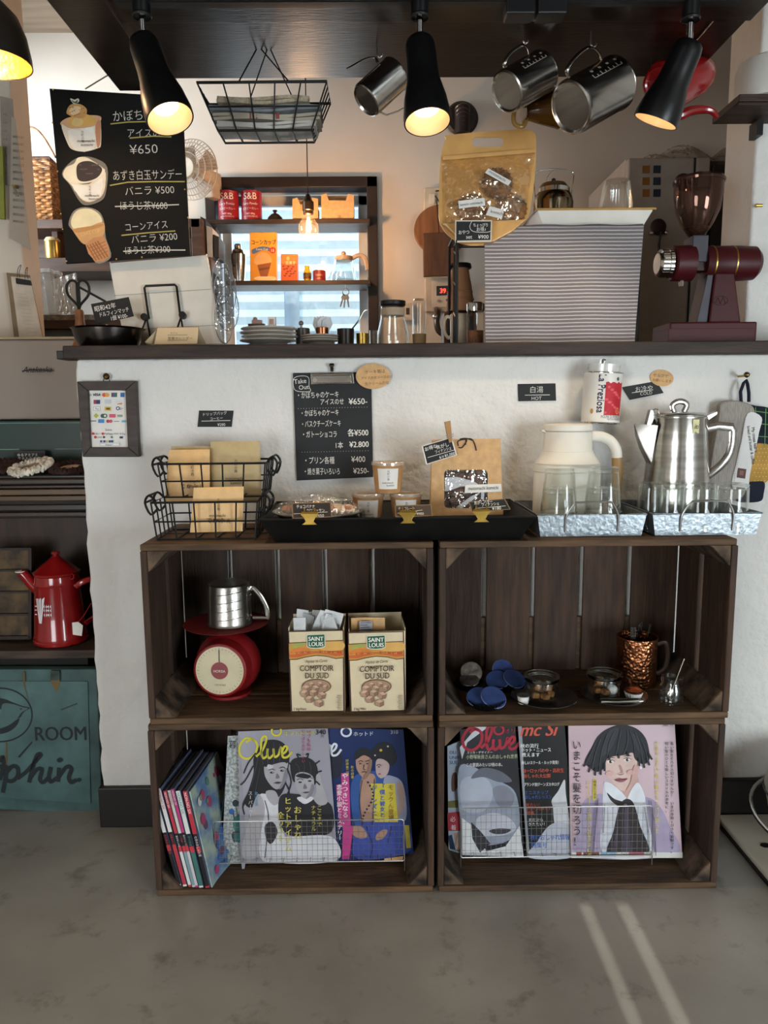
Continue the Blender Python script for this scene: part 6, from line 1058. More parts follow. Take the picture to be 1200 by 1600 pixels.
F.decal([(cr_, SPL([(96, 190), (110, 183), (140, 180), (157, 182), (157, 190), (150, 196), (112, 201), (96, 196)])), (cw, SPL([(96, 195), (112, 201), (150, 196), (157, 186), (158, 225), (152, 232), (132, 237), (114, 234), (106, 225)], 4)), ('#c88a66', SPL([(149, 197), (157, 188), (157, 222), (152, 230)], 3)), ('#efe9df', SPL([(106, 204), (125, 204), (146, 199), (147, 233), (116, 234)], 2)), ('#d9a95a', SPL([(108, 196), (110, 184), (124, 178), (140, 180), (150, 188), (146, 195), (128, 198)])), ('#e0bf80', SPL([(112, 194), (116, 185), (126, 182), (130, 192), (122, 198)])), ('#c9975a', SPL([(104, 176), (108, 166), (116, 162), (128, 164), (136, 172), (132, 184), (118, 184), (108, 180)])), ('#e3c79a', SPL([(108, 174), (116, 166), (126, 168), (124, 176), (114, 180)])), ('#e8e2d4', SPL([(113, 160), (110, 154), (117, 156), (122, 154), (124, 158), (118, 163)])), ('#4f6a45', SPL([(114, 160), (112, 156), (117, 159), (122, 156), (120, 162)])),
         *[('#8a5b34', ell(109+(i*7.3 % 25), 168+(i*5.1 % 14), 1.1, .9, 6)) for i in range(12)],
         ('#7d756a', SPL([(97, 272), (110, 254), (128, 245), (150, 248), (168, 262), (166, 300), (158, 314), (136, 321), (124, 314), (110, 290)], 4)), (cw, SPL([(99, 276), (112, 284), (140, 288), (163, 266), (165, 290), (158, 308), (140, 316), (126, 310), (114, 292)], 3)), ('#efe9df', SPL([(112, 288), (140, 292), (160, 278), (158, 306), (140, 314), (126, 308)], 2)), ('#e9dfc6', SPL([(99, 274), (104, 262), (116, 256), (122, 247), (134, 246), (146, 252), (160, 262), (164, 268), (150, 282), (128, 287), (110, 284)])), ('#2f2528', SPL([(120, 262), (126, 254), (140, 252), (154, 258), (160, 266), (152, 278), (134, 284), (122, 280)])), *[('#54434a', ell(126+(i*9.1 % 30), 258+(i*6.7 % 20), 1.8, 1.3, 7)) for i in range(14)],
         ('#8a8278', SPL([(108, 348), (116, 330), (134, 324), (154, 330), (163, 346), (166, 372), (174, 402), (150, 411), (136, 380), (112, 358)], 4)), (kr_, SPL([(112, 352), (114, 338), (124, 328), (142, 327), (156, 336), (160, 348), (150, 356), (124, 362)])), ('#cf9f68', SPL([(112, 354), (124, 362), (160, 347), (163, 366), (150, 376), (132, 382), (118, 366)], 4)), ('#bd8a52', SPL([(116, 358), (140, 354), (160, 350), (160, 354), (140, 360), (120, 364)], 3)), ('#c48a5c', SPL([(134, 382), (162, 369), (172, 401), (150, 409)], 2)), *[('#9a6338', [(136+i*4, 384-i*1.6), (138+i*4, 383-i*1.6), (152+i*4.6, 407-i*1.4), (150+i*4.6, 408-i*1.4)]) for i in range(5)], *[('#9a6338', [(139+i*2.4, 388+i*5), (165+i*1.4, 377+i*5), (165+i*1.4, 378.2+i*5), (139+i*2.4, 389.4+i*5)]) for i in range(4)]], 'ice_cream_pictures')
F.text([('元町小路', 127, 205, 4.4, dict(v=1)), ('motomachi', 121, 223, 6, dict(sh=.2)), ('komichi', 127, 229, 6, dict(sh=.2)), ('元町小路', 139, 291, 4, dict(v=1)), ('motomachi', 133, 308, 5, dict(sh=.2)), ('komichi', 139, 313, 5, dict(sh=.2))], '#3f3832', 'cup_lettering'); F.text([('CAKE CUP', 127, 370, 7.5, dict(rot=12, sx=.9))], '#dcb67e', 'cone_lettering')
for px, py in ((83, 140), (82, 192), (90, 268), (95, 334), (98, 358), (104, 408), (182, 405), (222, 402), (291, 240), (294, 340), (289, 296)):
    u = F.uv(px, py); M().ball((u[0], -.001, u[1]), .0022, 1, .6, 1, 8).build('pin', brass, F.root)
a, b, c_ = (F.inv @ P(133, 139, 1.925)), (F.inv @ P(176, 113, 1.925)), (F.inv @ P(228, 145, 1.925))
M().tube([a, b, c_], .0016, 6).build('hanging_string', mat('jute string', '#8a7a62', .9), F.root)
# ------------------------------------------------------------------ white panel on a wire easel, sunglasses of film beside it
F = Flat('menu_stand', 'large white rounded panel propped up by a black wire easel', 'panel', 262, 537, 1.93, rx=-7)
pw = mat('white painted panel', '#d8d3c8', .5, var=.04)
F.slab('panel', SPL([(172, 418), (175, 412), (186, 410), (312, 400), (321, 401), (325, 407), (346, 530), (344, 537), (200, 537), (192, 520)], 3), .008, pw, .001)
F.stroke([[(178, 462), (330, 452)], [(190, 516), (342, 508)]], 1.0, '#a39d92', 'seam')
m = M(); w3 = lambda px, py, y: Vector((F.uv(px, py)[0], y, F.uv(px, py)[1]))
m.tube([w3(235, 500, -.012), w3(228, 452, -.012), w3(230, 449, -.012), w3(275, 447, -.012), w3(278, 450, -.012), w3(284, 498, -.012)], .003, 8)
for px in (232, 285): m.tube([w3(px, 498, -.014), w3(px-3, 530, -.05)], .0024, 8); m.tube([w3(px, 498, -.014), w3(px+5, 536, -.004)], .0024, 8)
m.build('easel_wire', blackw, F.root)
for px, py in ((229, 498), (288, 495)): M().cyl(w3(px, py, -.022), w3(px, py, -.008), .0088).build('easel_knob', black, F.root)
t = thing('pouch_bundle', 'bundle of clear plastic pouches hanging beside the white panel', 'pouch', P(352, 536, 1.945)); cf = film('dusty clear film', '#d8dadb', .82, .12, .7, 30)
for i, (cx, cy, rx, ry) in enumerate(((346, 440, 14, 34), (352, 456, 17, 36), (356, 482, 17, 34), (350, 500, 14, 36))):
    o = P(352, 536, 1.945); c0 = P(cx, cy, 1.945-.006*i)-o; kx = K(352, 480, 1.945)
    M().grid(lambda u, v: (c0.x+rx*kx*(2*u-1)*math.sqrt(max(.05, 1-(2*v-1)**2)), c0.y+.006*math.sin(u*5+v*4+i), c0.z+ry*kx*(2*v-1)), 12, 14).build('pouch', cf, t)
    M().tube([(c0.x+rx*kx*math.cos(a), c0.y-.002, c0.z+ry*kx*math.sin(a)) for a in [j*math.pi/14 for j in range(28)]], .0012, 6, True).build('seal_rim', mat('grey film seam', '#7d8084', .3, .2), t)
# ------------------------------------------------------------------ bowl, card, scissors, tent calendar at the left end of the counter
t = thing('steel_bowl', 'shallow dark steel bowl at the left end of the counter', 'bowl', (P(170, 530, 1.86).x, 1.86, ZC)); k = K(170, 525, 1.86); h = P(170, 511, 1.82).z-ZC
M().lathe([(1e-5, 0), (39*k, 0), (43*k, .002), (50*k, h*.5), (53*k, h*.92), (56*k, h), (54.5*k, h), (51.5*k, h*.9), (42*k, .004), (1e-5, .004)], 56).build('dish', mat('dark polished steel', '#4a4643', .22, 1, var=.15), t); b_x = P(170, 530, 1.86).x
for i, (dx, dy, a, c1) in enumerate(((-.012, -.01, .7, '#dedad0'), (.018, .0, -.1, '#6a4a38'), (.03, .012, .5, '#8d7a66'))):
    o = M().box((0, 0, 0), (.05, .034, .009)).build('matchbox', ink(c1), None, False, .0008); o.location = (b_x+dx, 1.86+dy, ZC+h*.86+.008*(i == 1)); o.rotation_euler = (.25, (-.5, .1, .15)[i], a); tag(o, ['white matchbox tilted up in the steel bowl', 'brown matchbox lying in the steel bowl', 'grey brown matchbox at the back of the steel bowl'][i], 'matchbox', 'matchboxes in the steel bowl')
F = Flat('price_card', 'tilted black chalk card standing in the steel bowl', 'card', 178, 507, 1.872, rx=-8); F.slab('card', [(142, 475), (201, 464), (209, 494), (150, 507)], .0015, slate); F.off = -.0002
F.text([('昭和42年', 148, 487, 9.6, dict(rot=11, sx=.9)), ('ドルフィンマッチ', 155, 495.5, 8.4, dict(rot=11, sx=.72)), ('1個 ¥100-', 173, 501, 8.4, dict(rot=11, sx=.8))])
xb_ = P(126, 520, 1.955).x
t = thing('wooden_stand', 'turned wooden holder with the black scissors upright in it', 'stand', (xb_, 1.955, ZC)); z1 = P(126, 484, 1.955).z-ZC; k = K(126, 500, 1.955)
M().lathe([(1e-5, 0), (16*k, 0), (17*k, .006), (14*k, .014), (6*k, z1*.45), (8*k, z1*.62), (6.5*k, z1*.78), (7*k, z1*.95), (5*k, z1), (1e-5, z1)], 24).build('turned_post', mat('turned reddish wood', '#8a5a36', .5, var=.2, scale=8, stretch=(8, 8, 2)), t)
t = thing('scissors', 'black iron scissors with large looped handles, points down', 'scissors', (xb_, 1.955, ZC+z1))
for s in (-1, 1):
    M().tube(spline([(s*.002, 0, -.01), (s*.003, 0, .01), (s*15*k, s*.002, 22*k), (s*17*k, 0, 36*k), (s*10*k, 0, 44*k), (s*2*k, 0, 41*k), (s*1.5*k, 0, 26*k), (s*.002, 0, .012)], 5, False), .0033, 8).build('handle', blackw, t)
M().tube([(.004, .004, 34*k), (38*k, .01, 14*k), (46*k, .01, 8*k)], .003, 8).build('blade_spring', blackw, t)
F = Flat('desk_calendar', 'cream tent calendar with red wire binding beside the bowl', 'calendar', 268, 538, 1.845, rx=-14); crm = mat('cream calendar card', '#d9bf98', .7, var=.04)
F.slab('front_leaf', [(246, 512), (310, 511), (308, 537), (241, 538)], .0012, crm); F.off = -.0002; F.text([('カフェ', 266, 522, 4), ('営業カレンダー', 262, 531, 5.6)], '#54453a'); F.stroke([[(262, 524), (293, 523.5)], [(262, 532.5), (293, 532)]], .6, '#54453a', 'rule')
F.off = 0; q = F.pts([(246, 512), (310, 511)]); b = M(); b.add([(q[0][0]-.03, .0, q[0][1]-.036), (q[0][0], .004, q[0][1]), (q[0][0]+.012, .05, q[0][1]-.04), (q[0][0]-.03, .05, q[0][1]-.04)], [(0, 1, 2, 3)]); b.add([(q[1][0], .001, q[1][1]), (q[1][0]+.014, .05, q[1][1]-.04), (q[0][0]+.012, .05, q[0][1]-.04), (q[0][0], .001, q[0][1])], [(0, 1, 2, 3)]); b.build('rear_leaf', crm, F.root, False)
b = M()
for i in range(26): u = i/25; b.tube([(q[0][0]*(1-u)+q[1][0]*u, .0015+.0022*math.cos(a), q[0][1]*(1-u)+q[1][1]*u+.0022*math.sin(a)) for a in (0, 1.05, 2.1, 3.14, 4.2, 5.2)], .0004, 4, True)
b.build('wire_binding', mat('red wire', '#a8463c', .4, .3), F.root)
# ------------------------------------------------------------------ left pillar notes
def note(label, q, Y, m_, lines, name='paper_sheet', cat='paper', col='#5a544c', t=.0012, rx=0):
    F = Flat(name, label, cat, (q[2][0]+q[3][0])/2, max(p[1] for p in q), Y, rx); F.slab('sheet', q, t, m_); F.off = -.0002
    if lines: F.text(lines, col)
    return F
pap = mat('greyish note paper', '#b3a99c', .8, var=.06, scale=6)
note('tall handwritten note sheet pinned on the left pillar', [(18, 182), (24, 186), (48, 390), (14, 372)], 2.285, pap, [('珈琲豆の注文 ', 20, 215+i*11, 4.2, dict(rot=-6, sx=.7)) for i in range(13)])
note('upper grey note sheet above the tall note on the left pillar', [(0, 150), (20, 155), (28, 292), (4, 288)], 2.292, mat('grey paper', '#9a9188', .8), [('メモ ', 4, 180+i*13, 4, dict(rot=-6)) for i in range(8)])
F = note('yellow green notepad at the far left edge of the pillar', [(-10, 230), (4, 228), (7, 342), (-10, 340)], 2.27, mat('yellow green notepad', '#8f9440', .7), [], 'notepad', 'notepad', t=.01)
t = thing('bunch_of_keys', 'small keys on a pin on the left pillar notes', 'keys', P(21, 290, 2.262)); M().cyl((0, -.002, 0), (0, .022, 0), .0035).build('pin', brass, t); M().tube([(.0, 0, -.002), (.006, 0, -.03), (.012, 0, -.03), (.004, 0, -.004)], .0016, 6, True).build('key_ring', steel, t)
F = note('clipboard of stapled price sheets hanging on the left pillar', [(10, 426), (46, 430), (67, 528), (22, 528)], 2.27, mat('brown clipboard', '#7d6a50', .6), [], 'clipboard', 'clipboard', t=.004)
F.off = -.003; F.slab('paper', [(17, 432), (47, 434), (66, 527), (30, 527)], .0028, mat('pale sheet paper', '#c7bdae', .8)); F.off = -.0034; F.text([('_ ______ __', 25+i*1.7, 458+i*6, 4.6, dict(rot=-5, sx=.7)) for i in range(11)], '#6b645a')  # clipboard sheet in a paler paper colour than the pinned notes
F.off = -.012; F.slab('clip', [(24, 434), (47, 438), (49, 446), (25, 443)], .008, black, .001); F.stroke([spline([(27, 434), (28, 420), (33, 414), (30, 426), (31, 434)], 4, False), spline([(39, 436), (40, 422), (43, 418), (42, 428), (44, 436)], 4, False)], 1.0, '#2c2926', 'clip_wire', dy=0)
# ------------------------------------------------------------------ shelves at the back left
shw = mat('brown shelf board', '#4b3222', .5, var=.25, scale=4, stretch=(1.5, 10, 10))
YS = 2.95
def zy(py, Y=YS, px=200): return P(px, py, Y).z
t = thing('wall_shelf', 'dark brown wall shelf behind the chalk menu board', 'shelf', (-.9, 3.0, zy(412)))
zb = t.location.z
def sb(nm, x0, x1, za, zb_, y0=2.95, y1=3.15): M().bb(x0+.9, x1+.9, y0-3.0, y1-3.0, za-zb, zb_-zb).build(nm, shw, t, False, .002)
sb('lower_board', -1.6, P(330, 410, YS).x, zy(424), zy(402)); sb('upper_board', -1.6, P(312, 350, YS).x, zy(356), zy(342)); sb('end_panel', P(298, 350, YS).x, P(316, 350, YS).x, zy(402), zy(342)); sb('back_board', -1.6, P(300, 350, YS).x, zy(402), zy(352), 3.13, 3.15); sb('divider', P(88, 350, 3.05).x, P(97, 350, 3.05).x, zy(402), zy(352), 3.0, 3.13)
gold = mat('gilded glaze', '#b08a44', .3, .7, var=.2)
t = thing('gold_cup', 'small gold glazed cup on the back left shelf', 'cup', (P(83, 397, 2.99).x, 2.99, zy(402))); k = K(83, 380, 2.99); M().lathe([(1e-5, 0), (9.5*k, 0), (11*k, .01), (11.5*k, 27*k), (10.5*k, 28*k), (1e-5, 27*k)], 24).build('body', gold, t); M().lathe([(10.6*k, 27*k), (11.6*k, 29*k), (9*k, 33*k), (1e-5, 33*k)], 24).build('rim', mat('pale glaze', '#c9b48a', .4), t)
# wicker basket with bail handle
t = thing('wicker_basket', 'honey brown wicker basket with thin arched handle', 'basket', (P(62, 340, 3.04).x, 3.04, zy(342))); k = K(62, 270, 3.04); H = zy(251, 3.0)-zy(342); w1, w2 = 33*k, 30*k
wk = mat('wicker', '#a06a38', .7, var=.35, scale=60, bump=.6, bscale=120)
m = M(); nst = 15
for j in range(22):
    z = .004+j*H/22; f = j/21; a_, d_ = w2+(w1-w2)*f, .06+.01*f
    pts = []
    for i in range(60):
        s = i/60*4; side_ = int(s); u = s-side_
        x, y = ((-1+2*u, -1), (1, -1+2*u), (1-2*u, 1), (-1, 1-2*u))[side_]; wob = .004*math.sin(i*math.pi/2+j*math.pi); pts.append((x*a_+(wob if abs(x) == 1 and abs(y) < 1 else 0), y*d_+wob, z))
    m.tube(pts, H/44*.98, 5, True)
m.bb(-w2*.96, w2*.96, -.055, .055, .002, .006); m.build('weave', wk, t)
M().tube([(-w1, -.072, H), (w1, -.072, H), (w1, .072, H), (-w1, .072, H)], .008, 8, True).build('braided_rim', mat('dark wicker rim', '#5a3a20', .7, var=.3, scale=60, bump=.6), t)
M().tube([(-w1*1.25+w1*2.2*u, 0, H+(zy(192, 3.04)-zy(251, 3.04))*math.sin(math.pi*(.06+.88*u))) for u in [i/20 for i in range(21)]], .006, 8, flat=.6).build('handle', wk, t)
o = t
# low shelf with packed cutlery
YL = 2.62; zl_ = P(100, 500, YL).z
t = thing('work_shelf', 'low brown shelf board under the packed cutlery at left', 'shelf', (-1.0, YL, 0)); M().bb(-.5, .40, 0, .3, zl_-.03, zl_).build('board', shw, t, False, .002); M().bb(-.5, .40, .02, .3, 0, zl_-.03).build('cabinet_body', mat('grey tile front', '#5f6468', .4, var=.08), t, False)
o = M(); pan(None, .19, .1, .2, .11, .016, mat('perforated aluminium', '#b5b2ac', .35, .9, var=.2, scale=90), name='metal_tray') if False else None
t = thing('aluminium_tray', 'small aluminium tray edge below the packed cutlery', 'tray', (P(108, 500, 2.66).x, 2.665, zl_)); pan(t, .2, .075, .21, .085, .018, mat('perforated aluminium', '#b5b2ac', .35, .9, var=.2, scale=90))
cfs = film('clear box plastic', '#e6e4e0', .6, .1, .4, 40)
for lb, q, Y in (('tall clear plastic box leaning at left on the low shelf', [(52, 421), (78, 420), (88, 490), (62, 492)], 2.74), ('second clear plastic box behind the first one', [(66, 424), (92, 424), (98, 490), (76, 492)], 2.78)):
    F = Flat('plastic_box', lb, 'box', 75, 492, Y, rx=-3); F.slab('shell', q, .03, cfs, .002); F.slab('lid_edge', [(q[0][0], q[0][1]-1), (q[1][0], q[1][1]-1), (q[1][0]+.5, q[1][1]+5), (q[0][0]+.5, q[0][1]+5)], .032, film('clear lid', '#f0efec', .4), dy=-.001)
for i, (lb, x) in enumerate((('bagged white cutlery packet at left of the low shelf', 92), ('bagged cutlery packet with fork in the middle of the low shelf', 102), ('bagged white cutlery packet nearest the scissors', 113))):
    F = Flat('cutlery_packet', lb, 'cutlery', x, 491, 2.70+.02*i, rx=-4, group='bagged cutlery on the low shelf'); F.slab('bag', [(x-9, 436-3*i), (x+5, 432-3*i), (x+11, 490), (x-3, 491)], .006, film('cloudy bag', '#e9e6e2', .45, .15, .6, 50)); F.slab('white_fork', [(x-3, 440), (x+2, 440), (x+3, 455), (x+1, 460), (x+5, 488), (x+2, 488), (x-2, 460), (x-4, 455)], .002, white, dy=.002)
# ------------------------------------------------------------------ wire rack with striped cloth, enamel tray, bag
YR0, YR1 = 1.868, 2.06
xl, xr = P(714, 400, YR0).x, P(1000, 400, YR0).x; zt = P(860, 357, YR0).z
t = thing('wire_rack', 'black wire rack under the striped cloth on the counter', 'rack', ((xl+xr)/2, YR0, ZC)); w_ = (xr-xl)/2; D = YR1-YR0; H = zt-ZC
m = M()
for x in (-w_, w_): M().tube([(x, 0, .003), (x, 0, H-.003), (x, .004, H), (x, D, H), (x, D, .003), (x, 0, .003)], .0038, 8).build('side_frame', blackw, t)
M().tube([(.001-w_, .07, .003), (.001-w_, .07, H)], .0034, 8).build('side_post', blackw, t)
m = M()
for i in range(3):
    z = H*(.24+.27*i)
    for x in (-w_, w_): m.tube([(x, 0, z), (x, .07, z+.024)], .0022, 6)
m.build('side_rungs', blackw, t)
m = M()
for z in (.004, H-.002):
    for y in [D*j/8 for j in range(9)]: m.tube([(-w_, y, z), (w_, y, z)], .002, 6)
m.build('shelf_wires', blackw, t)
# striped cloth: hangs over the front of the rack
st_ = mat('striped linen', '#6a625e', .9); n_, l_ = st_.node_tree.nodes, st_.node_tree.links
for q in [x for x in n_ if x.type in ('TEX_NOISE', 'VALTORGB')]: n_.remove(q)
tc_ = [x for x in n_ if x.type == 'TEX_COORD'][0]; wv = n_.new('ShaderNodeTexWave'); wv.bands_direction = 'Z'; wv.inputs['Scale'].default_value = 36; wv.inputs['Distortion'].default_value = .35; wv.inputs['Detail Scale'].default_value = 3; l_.new(tc_.outputs['Object'], wv.inputs[0])
rp = n_.new('ShaderNodeValToRGB'); rp.color_ramp.elements[0].position = .70; rp.color_ramp.elements[1].position = .90; rp.color_ramp.elements[0].color = (*rgb('#7a7377'), 1); rp.color_ramp.elements[1].color = (*rgb('#c9c3bd'), 1); l_.new(wv.outputs[0], rp.inputs[0])
nz = n_.new('ShaderNodeTexNoise'); nz.inputs['Scale'].default_value = 500; mx = n_.new('ShaderNodeMix'); mx.data_type = 'RGBA'; mx.blend_type = 'MULTIPLY'; mx.inputs[0].default_value = .35; l_.new(rp.outputs[0], mx.inputs[6]); l_.new(nz.outputs[1], mx.inputs[7]); l_.new(mx.outputs[2], n_['Principled BSDF'].inputs['Base Color'])
c0, c1 = P(757, 360, 1.855), P(1006, 357, 1.855); b0, b1 = P(759, 524, 1.852), P(991, 524, 1.852)
def clf(u, v):
    if v > .82:
        q = (v-.82)/.18; x = c0.x+(c1.x-c0.x)*u; return (x, 1.857+.15*q, zt+.007+.0015*math.sin(u*20)+.002*math.sin(q*3))
    q = 1-v/.82; x = (c0.x*(1-q)+b0.x*q)*(1-u)+(c1.x*(1-q)+b1.x*q)*u; amp = .006*q+.001
    return (x+.0, 1.855+amp*math.sin(u*15+1)*.7+amp*.6*math.sin(u*6)-.004*q, zt+.007-(zt+.005-(ZC+.004+.004*math.sin(u*6)))*q)
o = M().grid(clf, 60, 40, .0012).build('striped_cloth', st_); tag(o, 'grey and white striped linen cloth hung over the wire rack', 'cloth')
# enamel tray with tumbler
en = mat('white enamel', '#ddd9cf', .25, var=.03); zt2 = zt+.009
t = thing('enamel_tray', 'white enamel tray with gold rim on the striped cloth', 'tray', (P(918, 350, 1.95).x, 1.96, zt2)); pan(t, .245, .12, .285, .155, P(918, 330, 1.9).z-zt2, en); hh = P(918, 330, 1.9).z-zt2
M().tube([(.146*a, .081*b, hh) for a, b in ((-1, -1), (1, -1), (1, 1), (-1, 1))], .0035, 8, True, flat=.8).build('gold_rim', mat('ochre enamel rim', '#b58a44', .35), t)
t = thing('water_glass', 'ribbed tumbler upside down on the enamel tray', 'glass', (P(961, 340, 1.96).x, 1.955, zt2+.004)); k = K(961, 305, 1.955); h = P(961, 283, 1.955).z-zt2-.004
M().lathe([(26.5*k, 0), (27*k, .002), (25*k, h*.55), (21*k, h*.9), (19*k, h), (9*k, h-.003), (1e-5, h-.003), (1e-5, h-.012), (17*k, h-.012), (24*k, h*.5), (25.3*k, .002), (26.5*k, 0)], 72, open_=True, flute=.014, nf=18).build('vessel', glass, t)
# little metal kettle with wire bail
t = thing('tea_kettle', 'tiny polished kettle with tall wire bail handle behind the bag', 'kettle', (P(864, 330, 2.0).x, 2.0, zt2+.004)); k = K(864, 300, 2.0); z0 = P(864, 326, 2.0).z; zz = lambda py: P(864, py, 2.0).z-t.location.z
amb = mat('polished bronze steel', '#a08f74', .15, 1, var=.15)
M().lathe([(1e-5, 0), (24*k, 0), (29*k, .01), (31*k, zz(318)), (29*k, zz(308)), (26*k, zz(303))], 40, open_=True).build('body', amb, t); M().lathe([(24.5*k, zz(303)), (25*k, zz(296)), (23*k, zz(295)), (1e-5, zz(295))], 40, open_=True).build('neck_band', chrome, t); M().lathe([(24*k, zz(295)), (19*k, zz(288)), (8*k, zz(285)), (1e-5, zz(285))], 32, open_=True).build('lid', amb, t); M().ball((0, 0, zz(282)), 3.5*k, n=10).build('lid_knob', black, t)
M().tube(spline([(-28*k, 0, zz(312)), (-31*k, 0, zz(280)), (-26*k, 0, zz(268)), (0, 0, zz(264)), (24*k, 0, zz(267)), (31*k, 0, zz(275)), (27*k, 0, zz(312))], 5, False), .0016, 6).build('bail', chrome, t); M().tube(spline([(-12*k, -.004, zz(288)), (-9*k, -.004, zz(276)), (0, -.004, zz(267))], 4, False), .0013, 6).build('lid_wire', chrome, t)
# stand-up kraft bag with cookies
F = Flat('snack_bag', 'kraft stand-up bag with punched handle and cookies behind clear film', 'bag', 768, 372, 1.845, rx=-4)
kg = mat('golden kraft film', '#d9a662', .45, var=.06, scale=20, coat=.3)
outl = SPL([(698, 212), (704, 206), (815, 197), (834, 201), (840, 214), (838, 270), (831, 322), (824, 340), (800, 362), (770, 378), (722, 378), (689, 348), (687, 300), (690, 240)], 3)
hole = rrect(739, 210, 788, 225, 7, 5)
F.slab('rear_panel', [p for p in outl if p[1] > 226]+[], .004, kg, dy=.022) if False else None
A = F.pts(outl); Hh = F.pts(hole)
def ringmesh(outer, inner, y, m_, name, th):
    """flat panel with one opening: each inner point is joined to its nearest outer run"""
    b = M(); c = Vector((sum(p[0] for p in inner)/len(inner), sum(p[1] for p in inner)/len(inner))); ag = lambda p: math.atan2(p[1]-c.y, p[0]-c.x)
    def hit(poly, a):
        d = Vector((math.cos(a), math.sin(a))); best = None
        for p, q in zip(poly, poly[1:]+poly[:1]):
            e = Vector(q)-Vector(p); w = Vector(p)-c; den = d.x*e.y-d.y*e.x
            if abs(den) < 1e-12: continue
            t_ = (w.x*e.y-w.y*e.x)/den; s_ = (w.x*d.y-w.y*d.x)/den
            if t_ > 0 and -1e-6 <= s_ <= 1+1e-6 and (best is None or t_ > best): best = t_
        return c+d*(best or 0)
    angs = sorted([ag(p) for p in outer]+[ag(p) for p in inner]); n = len(angs); vs = []
    for a in angs:
        i_, o_ = hit(inner, a), hit(outer, a); vs += [(i_.x, y, i_.y), (o_.x, y, o_.y)]
    vs += [(x, y_+th, z) for x, y_, z in vs]; fs = []
    for i in range(n):
        j = (i+1) % n; fs += [(2*i, 2*i+1, 2*j+1, 2*j), (2*n+2*j, 2*n+2*j+1, 2*n+2*i+1, 2*n+2*i), (2*i, 2*j, 2*n+2*j, 2*n+2*i), (2*j+1, 2*i+1, 2*n+2*i+1, 2*n+2*j+1)]
    return b.add(vs, fs).build(name, m_, F.root, False)
ringmesh(A, Hh, .016, kg, 'rear_panel', .002)
winq = F.pts(SPL([(697, 246), (760, 240), (834, 233), (832, 290), (826, 320), (800, 350), (760, 366), (728, 368), (700, 340), (695, 290)], 3))
F.off = -.002; F.slab('zip_seal', [(692, 244), (838, 232), (838, 238), (692, 250)], .003, kg, .0006); F.off = 0
lowq = [(691, 246), (838, 234), (838, 270), (831, 322), (824, 340), (800, 362), (770, 378), (722, 378), (689, 348), (687, 300)]
a_, b_, c_, d_ = F.uv(691, 246), F.uv(838, 234), F.uv(822, 344), F.uv(692, 350)
M().grid(lambda u, v: ((d_[0]*(1-u)+c_[0]*u)*(1-v)+(a_[0]*(1-u)+b_[0]*u)*v, .014-.034*math.sin(math.pi*u)**.5*math.sin(math.pi*min(1, v*.85+.15))**.7+.004*math.sin(u*13+v*9)*math.sin(v*11), (d_[1]*(1-u)+c_[1]*u)*(1-v)+(a_[1]*(1-u)+b_[1]*u)*v), 30, 22).build('front_film', film('glossy crinkled film', '#fff2dc', .78, .05, 1.0, 26), F.root)
M().prism(F.pts([(692, 349), (823, 343), (800, 362), (770, 378), (722, 378)])[::-1], -.004, .016).build('bottom_gusset', kg, F.root, False, .002)
ckm = mat('golden baked cookie', '#8a5a2a', .65, var=.35, scale=50, bump=.6, bscale=90)
for i, (x, y, r_) in enumerate(((778, 285, 24), (738, 325, 23), (800, 325, 24))):
    u = F.uv(x, y); M().lathe([(1e-5, 0), (r_*.0013, 0), (r_*.00155, .006), (r_*.0013, .010), (1e-5, .011)], 60, (u[0], .012, u[1]), Vector((0, -1, 0)).to_track_quat('Z', 'Y'), flute=.06, nf=20).build('cookie', ckm, F.root)
F.off = -.020
for i, (q, tx) in enumerate((([(763, 263), (799, 283), (794, 290), (758, 270)], ('motomachi', 763, 269, 6.6, dict(rot=-30))), ([(716, 314), (757, 309), (758, 321), (717, 326)], ('komichi motomachi', 719, 322, 5.5, dict(rot=6, sx=.8))), ([(765, 322), (788, 328), (784, 342), (759, 336)], ('komichi', 766, 332, 6.6, dict(rot=-14))))):
    o = F.slab('name_label', q, .0006, white); F.off -= .0004; F.text([tx], '#4f463d', 'lettering', parent=o, dy=.0004); F.off += .0004
F = Flat('price_card', 'small black set price card at the top left of wire rack', 'card', 740, 377, 1.815); F.slab('border', [(711, 344), (769, 344), (768, 378), (711, 379)], .0012, mat('white card edge', '#cfc6b6', .6)); F.off = -.0002; F.slab('face', [(713, 346), (767, 346), (766, 375), (713, 376)], .0003, slate); F.off = -.0005
F.text([('ちょっぴり', 739, 354, 6, dict(sx=.8)), ('お得♪', 744, 361, 7, dict(sx=.9)), ('おやつ', 716, 366, 7, dict(sx=.85, rot=2)), ('set', 728, 373, 8), ('¥900', 747, 373, 8)]); F.stroke([spline([(737, 346), (734, 355), (740, 362), (760, 363), (767, 361)], 5, False)], .8, '#d9d8d2', 'bubble')
F.off = .0; M().cyl((F.uv(713, 378)[0], .001, F.uv(713, 378)[1]-.008), (F.uv(713, 378)[0], .001, F.uv(713, 378)[1]+.004), .002).build('clip_pin', blackw, F.root); M().tube([(F.uv(714, 376)[0], .001, F.uv(714, 376)[1]), (F.uv(714, 376)[0], .052, F.uv(714, 376)[1])], .0016, 6).build('clip_arm', blackw, F.root)
